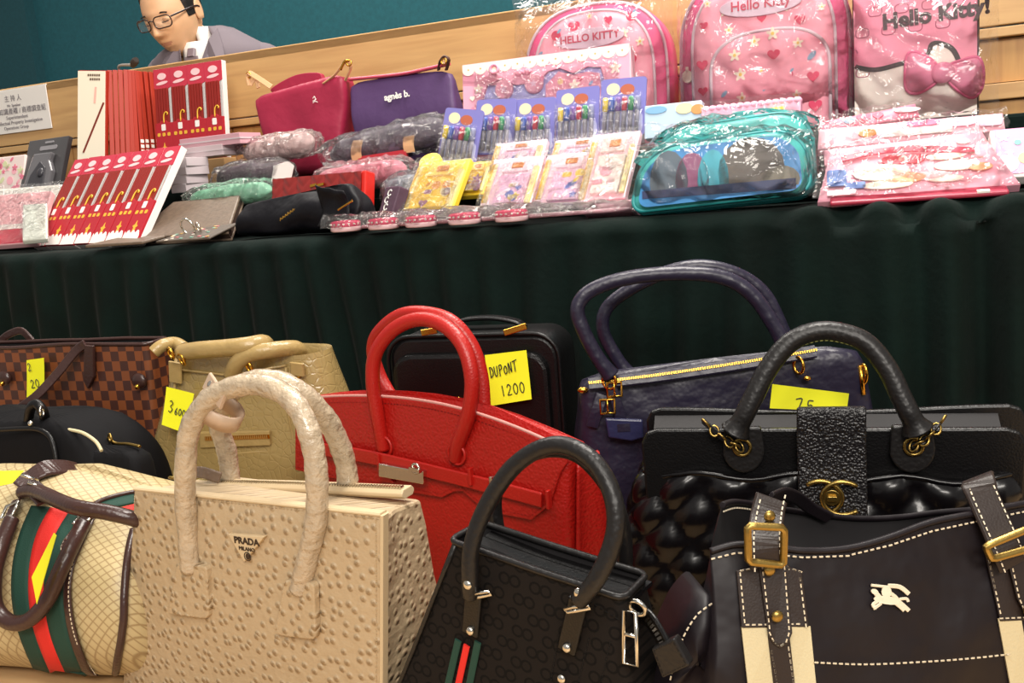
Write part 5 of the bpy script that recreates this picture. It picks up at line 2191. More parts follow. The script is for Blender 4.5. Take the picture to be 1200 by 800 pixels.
w.prism([(p.x, p.z) for p in cr([c[0] + Vector((.045, .03, -.012))] + fl_ + [fr.L(384, 104, .03)], 5)], .03, .045)
w.build('rear_rim', M_MAR, t, bevel=.002)
w = MB()
w.strap(cr(L(fr, (293, 100, .0), (291, 86, -.002), (300, 90, .0), (318, 102, .004)), 5), (.3, .5, .9), .013, .003)
w.strap(cr(L(fr, (293, 100, .0), (299, 93, .008), (303, 103, .006)), 5), (.6, .3, .2), .009, .003)
w.build('handle', M_TAN, t)
w = MB()
w.strap(cr(L(fr, (379, 98, .0), (392, 88, .0), (402, 75, .0), (409, 72, .004), (411, 80, .01), (404, 95, .014)), 5), (.3, 1, 0), .008, .003)
w.build('handle', M_TAN, t)
w = MB()
w.tube(cr(L(fr, (399, 82, -.004), (404, 72, -.004), (409, 71, -.004)), 4), .003, 6)
w.ring(fr.L(409, 74, -.003), .006, .0018)
w.build('ring', M_GOLD, t)
MB().ring(fr.L(291, 88, -.003), .006, .0016).build('ring', M_GOLD, t)
for px, py, px1, py1 in ((325, 155, 323, 172), (363, 153, 362, 170)):
    w = MB()
    w.strap(cr(L(fr, (px, py, -.010), (px, (py + py1) / 2, -.006), (px1, py1, .004)), 4), (1, 0, 0), .016, .003)
    tb_ = w.build('leather_tab', M_TAN, t, bevel=.0008)
    MB().ball(fr.L(px + .5, py + 3, -.013), (.003, .0018, .003)).build('stud', M_SILVER, tb_)
# small white lizard-like print, built as strokes
w = MB()
q = fr.L(369, 117, -.006)
for st in (((-.005, .004), (-.001, .008), (.001, .002), (-.003, -.003), (.003, -.004), (.007, -.006)), ((-.006, -.002), (.0, -.001), (.004, .002)), ((-.003, -.005), (-.006, -.006))):
    w.strap(cr([q + Vector((a, 0, b)) for a, b in st], 4), (0, 0, 1), .0016, .001)
w.build('white_print', M_WHT, t)

fr = gf(470, 170, .44, 0, 4)
fr = Frame(Vector((fr.o.x, fr.o.y, TZ + RISE2 + .002)), TABLE_YAW, 4)
t = thing('pouch', 'purple zip pouch with pink zip edge standing against the counter', 'pouch', fr)
c = L(fr, (404, 94), (526, 81), (537, 124), (523, 142), (414, 154), (402, 140))
w = MB()
out = [(p.x, p.z) for p in (c[0], c[5])] + [(c[4].x - .006, c[4].z - .01), (-.10, .0), (.11, .0), (c[3].x, c[3].z - .01), (c[2].x, c[2].z), (c[1].x, c[1].z)]
n_ = 9
rows = []
zt_ = c[0].z
for k in range(n_):
    s_ = k / (n_ - 1)
    z = zt_ * s_
    if z < .06:
        xl, xr = -.10 - .02 * z / .06, .11 + .035 * z / .06
    else:
        q = (z - .06) / (zt_ - .06)
        xl, xr = -.12 + (c[0].x + .12) * q, .145 + (c[1].x - .145) * q
    rows.append([p + wob(p, 16, .005, 66) for p in ring_rr(z, xl, xr, .010 - .014 * sin(pi * min(1, s_ * 1.05)), .085 - .06 * s_, .014 - .006 * s_, 3, 8)])
w.loft(rows, True, True)
w.build('body', M_PUR, t, sub=1)
w = MB()
w.strap(cr([Vector((c[0].x + .004, .012, zt_ + .003)), Vector((0, .010, zt_ - .001)), Vector((.07, .010, zt_ + .003)), Vector((c[1].x - .003, .012, zt_ + .008))], 5), (0, 1, 0), .014, .007)
w.build('zip_edge', M_PURTRIM, t, bevel=.001)
w = MB()
w.strap(cr(L(fr, (514, 82, .012), (516, 72, .0), (521, 66, -.002), (526, 70, .0), (523, 82, .012)), 5), (.2, 1, 0), .009, .004)
w.build('wrist_strap', pm('4a3028', .5), t, bevel=.001)
w = MB()
w.ring(fr.L(520, 72, -.004), .006, .0018)
w.build('ring', M_GOLD, t)
q = fr.L(465, 112, -.005)
text('agnès b.', .020, (q.x, q.y, q.z), t, M_WHT, ax=-3, bold=.0006)

# ---- wallets at the front
M_BRW = mat('taupe_print_leather', '6a5a4c', .45, bump=('noise', 120, .3, .002), var=(.18, 90))
M_BRD = mat('dark_brown_edge', '3b2c25', .45)
fr = gf(222, 276, .045, -4, 58, zmin=.014)
t = thing('wallet', 'large taupe zip wallet lying tilted at the front table edge', 'wallet', fr)
c = L(fr, (203, 236), (281, 228), (272, 266), (164, 266))
xs = [p.x for p in c]
hz = max(c[0].z, c[1].z)
out = [(c[3].x, 0), (c[2].x, 0), (c[1].x, c[1].z), (c[0].x, c[0].z)]
w = MB()
w.prism(out, 0, .007)
w.build('front_cover', M_BRW, t, bevel=.003)
w = MB()
cxm_, czm_ = sum(p[0] for p in out) / 4, sum(p[1] for p in out) / 4
ins = [(cxm_ + (x - cxm_) * .985, czm_ + (z - czm_) * .97) for x, z in out]
w.prism(ins, .007, .016)
w.build('zip_gusset', M_BRD, t)
w = MB()
w.prism(out, .016, .022)
w.build('rear_cover', M_BRW, t, bevel=.003)
fr = Frame(on_plane(150, 291, TZ + .001), TABLE_YAW + 2)
c = [fr.Z(*p) for p in ((105, 296), (180, 291), (198, 283), (140, 286))]
w = MB()
n4 = [Vector((p.x, p.y, 0)) for p in c]
ex = .10
w.add([(p.x, p.y, 0) for p in ((Vector((-.085, -.015, 0))), Vector((.06, -.015, 0)), Vector((.085, .045, 0)), Vector((-.045, .045, 0)))] + [(p.x, p.y, .006) for p in ((Vector((-.085, -.015, 0))), Vector((.06, -.015, 0)), Vector((.085, .045, 0)), Vector((-.045, .045, 0)))],
      [(3, 2, 1, 0), (4, 5, 6, 7), (0, 1, 5, 4), (1, 2, 6, 5), (2, 3, 7, 6), (3, 0, 4, 7)], False)
fcw = w.build('card_wallet', M_BRW, None, bevel=.002)
fr2 = tfr(148, .022, .006, 0, -8)
tag(fcw, 'thin flat taupe card wallet at the table edge before the chopsticks', 'wallet', fr=Frame(tab(145, .018, .0045), TABLE_YAW + 3, -9))
fr = Frame(tab(228, .016, .006), TABLE_YAW + 4, -10)
t = thing('key_pouch', 'small dark patterned key pouch with pale key ring lying at table edge', 'pouch', fr)
w = MB()
w.add([(-.08, -.015, 0), (.045, -.015, 0), (.08, .045, .014), (-.02, .04, .006)] + [(-.08, -.015, .004), (.045, -.015, .004), (.08, .045, .018), (-.02, .04, .012)], [(3, 2, 1, 0), (4, 5, 6, 7), (0, 1, 5, 4), (1, 2, 6, 5), (2, 3, 7, 6), (3, 0, 4, 7)], False)
w.build('pouch', mat('dark_taupe', '554a40', .5, var=(.2, 90)), t, bevel=.0015)
w = MB()
rn = random.Random(9)
for i in range(26):
    u, v = rn.random(), rn.random()
    a = Vector((-.08 + .125 * u, -.015, .0045)).lerp(Vector((-.02 + .10 * u, .042, .0125 + .006 * u)), v)
    w.M = i % 4
    w.box(a, (.006, .006, .001))
w.build('printed_pattern', [pm('e0d6c6'), pm('c9a25a'), pm('7fae9c'), pm('c96a70')], t, stuff=True)
w = MB()
w.ring((-.018, .012, .022), .017, .0022, (.2, 1, .2), n=20)
w.ring((.0, .02, .018), .010, .0018, (.8, 1, .2), n=16)
w.build('key_ring', M_SILVER, t)

# black fabric pouch, slack, its mouth open to the right
fr = gf(345, 276, .04, -3, 6, zmin=.001)
t = thing('dust_pouch', 'slack black fabric pouch with faint gold lettering at front table edge', 'pouch', fr)
c = L(fr, (283, 228), (408, 221), (425, 262), (424, 273), (274, 281), (280, 255))
zt_ = (c[0].z + c[1].z) / 2
w = MB()
rings = []
M_PCH = mat('black_satin', '09080f', .55, spec=.25, bump=('noise', 16, .6, .012))
for k in range(11):
    s_ = k / 10
    xl = -.150 + .018 * s_
    xr = .135 - .015 * s_ + .02 * sin(pi * s_)
    rings.append([p + wob(p, 17, .010, 71) + wob(p, 34, .004, 72) for p in ring_rr(.004 + (zt_ - .004) * s_, xl, xr, .006 + .012 * s_ - .016 * sin(pi * s_), .085 - .055 * s_, .010, 3, 10, dz=lambda x, y: s_ * (-.010 if x < 0 else .012) * abs(x) / .12)])
for r in rings:
    for p in r:
        p.z = max(p.z, .001)
w.loft(rings, True, True)
w.build('body', M_PCH, t, sub=1)
w = MB()
w.grid(lambda u, v: Vector((c[1].x - .06 + .07 * u, -.018 + .012 * sin(pi * v) - .01 * u, .01 + (zt_ + .006 - .01) * v - .016 * u * v)) + wob((u, v, 3), 2.5, .006, 4), 10, 10)
w.build('mouth_flap', M_PCH, t, solid=.002)
w = MB()
a, b = fr.L(396, 246, -.032), fr.L(413, 235, -.032)
w.strap([a, b], (0, .3, 1), .0035, .002)
w.build('gold_clasp', M_GOLD, t)
q = fr.L(337, 252, -.022)
w = MB()
for k in range(6):
    w.strap(cr([q + Vector((-.018 + .006 * k, 0, -.007 + .003 * k + a)) + Vector((b, 0, 0)) for a, b in ((-.003, 0), (.003, .001), (.0, .003), (.003, .005))], 3), (0, 0, 1), .0012, .0008)
w.build('gold_print', mat('gold_print', 'b48a35', .35, .8), t)

# red embossed wallet
M_RW = mat('oxblood_leather', '8a2320', .3, coat=.3)
fr = gf(388, 254, .14, -6, 12, zmin=.008)
t = thing('wallet', 'red chevron-quilted wallet with bright red side behind the black pouch', 'wallet', fr)
c = L(fr, (322, 212), (428, 199), (437, 252), (330, 262))
x0, x1, zt_ = c[0].x, c[1].x - .004, (c[0].z + c[1].z) / 2
w = MB()


def chev(u, v):
    x, z = x0 + (x1 - x0) * u, zt_ * v
    k = abs(sin(pi * (x / .036 + .5))) ** .6
    g = abs(sin(pi * (z / .020 + .9 * abs(((x / .036) % 1) - .5) * 2)))
    return Vector((x, -.002 - .0035 * k - .002 * g ** .5, z))


w.grid(chev, 90, 40)
w.build('quilted_front', M_RW, t)
w = MB()
w.box(((x0 + x1) / 2, .012, zt_ / 2), (x1 - x0, .026, zt_))
w.build('body', pm('c4201a', .4), t, bevel=.003)
w = MB()
w.box((x1 + .004, .010, zt_ / 2), (.012, .030, zt_ + .002))
w.build('side_panel', pm('d3261c', .4), t, bevel=.003)
w = MB()
q = fr.L(371, 217, -.008)
for dx in (-.008, .010):
    w.prism([(q.x + dx + a, q.z + b) for a, b in ((-.008, -.003), (.008, -.001), (.008, .004), (-.008, .002))], q.y - .001, q.y + .002)
w.build('gold_letters', M_GOLD, t)
fr = gf(447, 250, .09, -30, 25, zmin=.014)
t = thing('wallet', 'small plum wallet with white scroll print beside the red quilted wallet', 'wallet', fr)
MB().box((0, .012, .035), (.05, .024, .07)).build('body', M_PLUM, t, bevel=.003)
w = MB()
for i in range(4):
    w.ring((-.006 + .004 * (i % 2), -.0004, .014 + .014 * i), .006, .0013, n=10, m=4, a0=30, a1=330)
w.build('printed_pattern', M_WHT, t, stuff=True)

# ---- yellow, lilac and pink stationery sets
rn = random.Random(12)


def stationery(fr, label, group, ww, hh_, base, tray, deco, knob=False, cols=('f7c53a', 'f3e3a0', 'd98a3a', '7f5aa0')):
    t = thing('stationery_set', label, 'stationery set', fr, group)
    w = MB()
    w.box((0, .008, hh_ / 2), (ww, .014, hh_))
    if knob:
        w.prism(outline_ell(.024, .020, -ww * .32, hh_ + .004, 16), .001, .012)
    w.build('tray', pm(base, .4), t, bevel=.002)
    w = MB()
    w.box((-ww * .40, -.001, hh_ * .48), (ww * .12, .006, hh_ * .84))
    w.build('pencil_slot', pm(tray, .4), t, bevel=.001)
    for i in range(2):
        w = MB()
        w.cyl((-ww * (.425 - .05 * i), -.004, hh_ * .1), (-ww * (.425 - .05 * i), -.004, hh_ * .84), .0032, 8)
        w.build('pencil', pm(cols[i], .4), t)
    w = MB()
    w.box((ww * .06, -.002, hh_ * .34), (ww * .58, .008, hh_ * .56))
    np_ = w.build('notepad', pm(deco[0], .5), t, bevel=.001)
    w = MB()
    pts = []
    for k in range(9):
        pts.append((rn.choice(['dot', 'flower', 'leaf', 'rect', 'heart']), ww * .06 + rn.uniform(-.24, .24) * ww, hh_ * (.34 + rn.uniform(-.2, .2)), rn.uniform(.012, .024), rn.randrange(3)))
    decals(w, pts, -.0062, 0)
    w.build('printed_pattern', [pm(c_) for c_ in deco[1:4]], np_, stuff=True)
    w = MB()
    w.box((ww * .02, -.001, hh_ * .80), (ww * .50, .006, hh_ * .22))
    w.build('eraser', pm(tray, .4), t, bevel=.001)
    w = MB()
    w.box((ww * .06, -.0045, hh_ * .80), (ww * .22, .003, hh_ * .10))
    w.build('ruler', pm(cols[2], .4), t, bevel=.0006)
    w = MB()
    w.box((ww * .42, -.001, hh_ * .42), (ww * .10, .006, hh_ * .7))
    w.build('sharpener', pm(cols[1], .4), t, bevel=.001)
    w = MB()
    sheet(w, -ww / 2, ww / 2, 0, hh_, -.010, .0025, 40, rn.random() * 9, 14, 12)
    w.build('film_wrap', F_CLEAR, t)
    return t


YEL = ('f8d23c', 'f6dc6a', ('f4cf3e', 'e59a3c', '9a6a8a', 'f8ecc0'))
LIL = ('f2cfdc', 'f3dbe6', ('e9b9d6', 'f2d34a', '6f7cc4', 'f6e4ee'))
PNK = ('f3c6cf', 'f7e3e0', ('f6e8e2', 'f0a7b8', 'e9d8d0', 'f7c9d2'))
stationery(gf(498, 249, .10, -6, 42), 'yellow stationery set with rounded knob, leftmost of the tilted sets', 'tilted stationery sets', .115, .125, *YEL, knob=True)
stationery(gf(590, 244, .10, -6, 40), 'lilac stationery set with blue and yellow print, second tilted set', 'tilted stationery sets', .105, .115, *LIL)
stationery(gf(654, 240, .10, -6, 40), 'lilac stationery set third in the tilted row, before the pen packs', 'tilted stationery sets', .10, .115, *LIL)
stationery(gf(703, 233, .10, -6, 40), 'pale pink stationery set fourth in the row, beside the teal pencil case', 'tilted stationery sets', .088, .145, *PNK)
stationery(gf(548, 212, .17, -6, 40, zmin=.05), 'yellow stationery set half hidden behind the second tilted set', 'tilted stationery sets', .06, .08, *YEL)
for i, (px, py) in enumerate(((600, 203), (672, 200))):
    stationery(gf(px, py, .20, -6, 38), ['lilac set in the rear row, behind the lilac set beside the yellow one', 'lilac set in the rear row, behind the third tilted set'][i], 'tilted stationery sets', .11, .075, *LIL)
fr = gf(718, 244, .075, -6, 20, zmin=.002)
t = thing('pink_packet', 'flat pink packet under the pale pink stationery set by the pencil case', 'packet', fr)
MB().box((-.01, .02, .012), (.09, .05, .022)).build('packet', pm('e7a3b4', .4), t, bevel=.004)
w = MB()
sheet(w, -.06, .045, 0, .03, -.008, .004, 50, 3, 16, 6)
w.build('film_wrap', F_CLEAR, t)

# ---- round pink cases in long clear sleeves along the edge
M_PKD, M_PKC = pm('d6335e', .25, .4), pm('f0c8cc', .25, .3)
first = None
for i, (px, py, ln) in enumerate(((406, 279, .22), (450, 277, .22), (494, 274, .21), (545, 270, .20), (600, 265, .19))):
    fr = Frame(tab(px, .014, .003), TABLE_YAW + 0)
    lab = 'pink round sleeved case, %s of the five along the edge' % ['leftmost', 'second from left', 'middle', 'second from right', 'rightmost'][i]
    if first is None:
        t = first = thing('sleeved_case', lab, 'plastic case', fr, 'sleeved pink cases')
        w = MB()
        w.loft([[Vector((.029 * s_ * cos(2 * pi * j / 24), .024 * s_ * sin(2 * pi * j / 24), z)) for j in range(24)] for s_, z in ((.9, 0), (1, .002), (1, .008), (.97, .0085))], True, True)
        w.build('case_base', M_PKC, t)
        w = MB()
        w.loft([[Vector((.0285 * s_ * cos(2 * pi * j / 24), .0235 * s_ * sin(2 * pi * j / 24), z)) for j in range(24)] for s_, z in ((.98, .0085), (1, .010), (1, .016), (.9, .019), (.4, .0205))], True, True)
        ld = w.build('case_lid', M_PKD, t)
        w = MB()
        for k in range(9):
            a = radians(190 + 20 * k)
            w.ball((.0285 * cos(a), .0235 * sin(a), .0135), (.0026, .0016, .0016), 6, 4)
        w.build('white_dots', M_WHT, ld, stuff=True)
        for k in range(2):
            w = MB()
            w.cyl((.03, .006 + .014 * k, .006), (.19, .05 + .016 * k, .006), .0035, 8)
            w.build('pen', pm('efe2e2' if k else 'd8a0ac', .3), t)
        w = MB()

        def slv(u, v):
            x = -.036 + .25 * u
            cy = .002 + .24 * (max(0, x) * .95)
            y = cy - .030 + .060 * v
            h = .028 * (1 - .5 * u) * sqrt(max(.02, 1 - (2 * v - 1) ** 4)) + .002
            return Vector((x, y, 0)) + Vector((0, wob((x, y, 2), 40, .005).y, h + abs(wob((x, y, 1), 60, .009, 3).z)))
        w.grid(slv, 34, 12, smooth=False)
        w.build('film_sleeve', F_CLEAR, t)
    else:
        copy_tree(first, None, fr, lab)

# ---- packs of coloured pens
M_VIO, M_VIO2 = pm('7e7cc0', .35), pm('b9bce0', .35)
PENC = ['f0d23a', '3c62c0', '7a4fae', 'd3314a', '2f9a5e', '8e93b8']
first = None
for i, (px, py, b, rl, lab) in enumerate(((676, 170, .27, 0, 'third from right, tallest standing'), (728, 160, .27, 2, 'rightmost, beside the blue box'), (624, 181, .27, 2, 'in the middle, before the pink gift set'),
                                      (577, 181, .27, 4, 'second from left, shiny'), (534, 192, .25, 10, 'leftmost, tilting right'))):
    fr = gf(px, py, b, -4, 12, rl)
    label = 'violet-backed pack of coloured pens, ' + ('second from right, tallest standing' if i == 0 else lab)
    if first is None:
        t = first = thing('pen_pack', label, 'pens', fr, 'packs of coloured pens')
        pw, ph = .088, .108
        w = MB()
        w.prism(rrect(pw, ph, .006, 3, 0, ph / 2), 0, .003)
        bc = w.build('backing_card', M_VIO, t)
        w = MB()
        w.prism(rrect(pw * .9, ph * .38, .01, 3, 0, ph * .22), -.0006, 0)
        w.M = 1
        w.prism(outline_ell(.013, .011, -.02, ph * .82), -.0008, 0)
        w.M = 2
        w.prism(outline_ell(.014, .010, .008, ph * .80), -.0008, 0)
        w.build('printed_pattern', [M_VIO2, pm('efe0b4'), pm('b5634a')], bc, stuff=True)
        for k in range(6):
            x = -.032 + .0125 * k
            w = MB()
            w.cyl((x, -.006, .008), (x, -.006, ph * .42), .0042, 8)
            w.build('pen_grip', pm('9d9aa6', .3), t)
            w = MB()
            w.tube([(x, -.006, ph * .42), (x, -.006, ph * .46), (x, -.006, ph * .62), (x, -.006, ph * .66)], .0055, 8, scale=lambda u: .8 if u in (0, 1) else 1)
            w.M = 1
            w.ball((x - .001, -.0105, ph * .55), (.0022, .001, .0045), 6, 5)
            w.build('pen_cap', [pm(PENC[k], .25, .4), M_WHT], t)
        w = MB()
        sheet(w, -pw * .48, pw * .48, .004, ph * .72, -.013, .002, 60, 2, 14, 12)
        w.build('film_blister', F_CLEAR, t)
    else:
        copy_tree(first, None, fr, label)

# ---- pink gift set with window
fr = gf(642, 150, .38, 0, 9)
fr = Frame(Vector((fr.o.x, fr.o.y, TZ + RISE2 + .002)), TABLE_YAW, 9)
t = thing('gift_set', 'large pink gift set box with lavender window and pink compacts', 'box', fr)
c = L(fr, (543, 78), (738, 50), (742, 122), (543, 142))
x0, x1, zt_ = c[0].x, c[1].x, (c[0].z + c[1].z) / 2
zb = 0
M_GP = pm('f0a9bf', .4)
M_LAV = pm('b9b8ee', .4)
w = MB()
w.box(((x0 + x1) / 2, .020, zt_ / 2), (x1 - x0, .030, zt_))
w.build('box', pm('f6d3dc', .4), t, bevel=.001)
# window: the card front as a frame round the lavender insert
win = L(fr, (572, 100), (590, 92), (605, 100), (632, 96), (643, 84), (657, 80), (672, 86), (690, 78), (705, 79), (710, 95), (716, 112), (715, 130), (566, 140), (567, 115))
wo = [(p.x, p.z) for p in win]
w = MB()
w.prism(wo[::-1] if False else wo, .0015, .0045)
ins = w.build('insert_tray', M_LAV, t)
fo = [(x0, 0), (x1, 0), (x1, zt_), (x0, zt_)]
fv = [Vector((x, -.003, z)) for x, z in fo]


def loop_frame(mb, inner, y0, y1):
    n = len(inner)
    outr = []
    cxx, czz = sum(p[0] for p in inner) / n, sum(p[1] for p in inner) / n
    for x, z in inner:
        dx, dz = x - cxx, z - czz
        k = min([(((x1 if dx > 0 else x0) - cxx) / dx) if abs(dx) > 1e-6 else 9, (((zt_ if dz > 0 else 0) - czz) / dz) if abs(dz) > 1e-6 else 9])
        outr.append((cxx + dx * k, czz + dz * k))
    # corner points
    vs = [(x, y0, z) for x, z in inner] + [(x, y0, z) for x, z in outr] + [(x, y1, z) for x, z in inner]
    fs = []
    for i in range(n):
        j = (i + 1) % n
        fs += [(i, n + i, n + j, j), (i, j, 2 * n + j, 2 * n + i)]
    mb.add(vs, fs, False)
    for cxn, czn in ((x0, 0), (x1, 0), (x1, zt_), (x0, zt_)):
        for i in range(n):
            j = (i + 1) % n
            a, b = outr[i], outr[j]
            on = lambda q, ax, val: abs(q[ax] - val) < 1e-6
            if (on(a, 0, cxn) and on(b, 1, czn)) or (on(a, 1, czn) and on(b, 0, cxn)):
                mb.add([(a[0], y0, a[1]), (b[0], y0, b[1]), (cxn, y0, czn)], [(0, 1, 2), (2, 1, 0)], False)


wd = []
for i in range(len(wo)):
    a, b = wo[i], wo[(i + 1) % len(wo)]
    for k in range(6):
        wd.append((a[0] + (b[0] - a[0]) * k / 6, a[1] + (b[1] - a[1]) * k / 6))
w = MB()
loop_frame(w, wd, -.004, .0015)
ff = w.build('window_card', M_GP, t)
w = MB()
w.tube([Vector((x, -.0045, z)) for x, z in wo], .0012, 5, closed=True)
w.build('window_outline', pm('c97f98'), ff)
w = MB()
n_ = 13
for i in range(n_):
    x = x0 + (x1 - x0) * (i + .5) / n_
    w.M = 0
    w.prism([(x - (x1 - x0) / n_ / 2, zt_ - .001)] + [(x + (x1 - x0) / n_ / 2 * cos(radians(180 + 20 * k)), zt_ - .012 + .012 * sin(radians(180 + 20 * k))) for k in range(10)] + [(x + (x1 - x0) / n_ / 2, zt_ - .001)], -.0050, -.004)
    w.M = 1
    w.prism(outline_ell(.0018, .0018, x, zt_ - .012, 8), -.0054, -.005)
w.M = 0
decals(w, [('flower', *(lambda p: (p.x, p.z))(fr.L(562, 105)), .022, 0), ('flower', *(lambda p: (p.x, p.z))(fr.L(722, 80)), .026, 0), ('leaf', *(lambda p: (p.x, p.z))(fr.L(724, 100)), .018, 2), ('heart', *(lambda p: (p.x, p.z))(fr.L(555, 116)), .012, 0), ('heart', *(lambda p: (p.x, p.z))(fr.L(558, 130)), .02, 3),
           ('dot', *(lambda p: (p.x, p.z))(fr.L(728, 110)), .012, 0), ('flower', *(lambda p: (p.x, p.z))(fr.L(636, 93)), .014, 3)], -.005, 0, .001)
w.build('printed_pattern', [pm('f7ead9'), pm('cfa14e'), pm('7fa6d6'), pm('ef8fae')], ff, stuff=True)
for px, py in ((591, 105), (626, 98)):
    q = fr.L(px, py, -.002)
    w = MB()
    w.loft([[Vector((q.x + r * cos(2 * pi * j / 24), y, q.z + r * 1.02 * sin(2 * pi * j / 24))) for j in range(24)] for r, y in ((.0195, .0015), (.0205, -.003), (.019, -.006), (.016, -.0055))][::-1], True, True)
    w.M = 1
    w.prism(outline_flower(.016, q.x, q.z), -.0064, -.005)
    w.build('compact', [pm('eaa3b6', .3, .3), pm('e6c3d6')], t)
bw_ = L(fr, (612, 84), (606, 78), (604, 90), (612, 86), (620, 76), (622, 88))
w = MB()
cq = fr.L(613, 85, -.006)
for s_ in (-1, 1):
    w.ball(cq + Vector((s_ * .010, 0, .001)), (.009, .003, .007), 10, 6)
w.ball(cq, (.004, .004, .004), 8, 6)
q = fr.L(579, 81, -.006)
w.ring(q, .009, .0035, n=14, m=6)
w.build('bow_trim', pm('f2a0b8', .35), t)
pp = L(fr, (640, 100), (655, 84), (672, 88), (690, 84), (703, 86), (706, 126), (640, 130))
w = MB()
w.prism([(p.x, p.z) for p in pp][::-1], -.003, .0012)
nb = w.build('notebook', pm('f2a6bc', .4), t)
w = MB()
q = fr.L(674, 100)
decals(w, [('flower', q.x, q.z, .026, 0), ('heart', q.x + .012, q.z + .012, .012, 1), ('dot', q.x - .03, q.z + .01, .012, 2), ('leaf', q.x + .034, q.z, .012, 3)], -.003, 0, .001)
w.build('printed_pattern', [pm('f7ead9'), pm('d84a70'), pm('f5d6a4'), pm('8fb4dc')], nb, stuff=True)
w = MB()
w.strap(L(fr, (572, 128, -.001), (620, 120, -.001), (645, 118, -.001)), (0, .0, 1), .004, .002)
w.build('pen', pm('d98fae', .3), t)
w = MB()
sheet(w, x0 + .03, x1 - .02, .01, zt_ - .02, -.011, .0012, 18, 5, 10, 8)
w.build('window_film', F_CLEAR, t)

# ---- backpacks and the bow panel bag, each in a clear bag
M_BP1 = mat('rose_polyester', 'f2a3b4', .55, bump=('noise', 60, .3, .003))
M_BP2 = mat('hot_pink_polyester', 'e2558a', .5, bump=('noise', 50, .3, .003))
M_BPIPE = pm('d9c9d2', .35)
PRNT = [pm('f6efd8'), pm('d93a62'), pm('84a9c4'), pm('f4b8c6'), pm('f0d066')]


def arch(x0, x1, z0, z1, k=.55, n=24, pw=2.6):
    """round-topped outline from the bottom left over the top to the bottom right"""
    cx, hw = (x0 + x1) / 2, (x1 - x0) / 2
    pts = [(x0, z0)]
    zs = z1 - (z1 - z0) * k
    for i in range(n + 1):
        a = pi - pi * i / n
        ca, sa = cos(a), sin(a)
        pts.append((cx + hw * (abs(ca) ** (2 / pw)) * (1 if ca > 0 else -1), zs + (z1 - zs) * abs(sa) ** (2 / pw)))
    return pts + [(x1, z0)]


def puff(mb, outline, y_front, y_back, bulge, n=10, fn=None):
    """pillowed panel: front rings shrink towards the middle and bulge forwards"""
    cx = sum(p[0] for p in outline) / len(outline)
    z0, z1 = min(p[1] for p in outline), max(p[1] for p in outline)
    cz = (z0 + z1) / 2
    rings = []
    for (k, y) in [(1, y_back), (1, y_front)] + [(1 - i / n, y_front - bulge * sqrt(1 - (1 - i / n) ** 2.5)) for i in range(1, n)]:
        r = [Vector((cx + (x - cx) * k, y, cz + (z - cz) * k)) for x, z in outline]
        rings.append([fn(p) for p in r] if fn else r)
    # outline runs over the top clockwise seen from the front
    mb.loft(rings[::-1] if True else rings, True, True)
    return mb


def motif_field(w, x0, x1, z0, z1, y, n, seed, inside=None, smin=.014, smax=.026):
    r_ = random.Random(seed)
    placed = []
    tries = 0
    while len(placed) < n and tries < 900:
        tries += 1
        x, z = r_.uniform(x0, x1), r_.uniform(z0, z1)
        if inside and not inside(x, z):
            continue
        if any((x - a) ** 2 + (z - b) ** 2 < .0011 for a, b in placed):
            continue
        placed.append((x, z))
        s_ = r_.uniform(smin, smax)
        k = r_.choice(['flower', 'heart', 'leaf', 'dot', 'flower', 'heart'])
        yy = y(x, z) if callable(y) else y
        decals(w, [(k, x, z, s_, {'flower': 0, 'heart': 1, 'leaf': 2, 'dot': 1}[k])], yy, 0, .0009)
        if k == 'flower':
            decals(w, [('dot', x, z, s_ * .25, 4)], yy - .0008, 0, .0009)
        if k == 'dot':
            decals(w, [('leaf', x + s_ * .35, z + s_ * .4, s_ * .6, 2)], yy - .0005, 0, .0009)


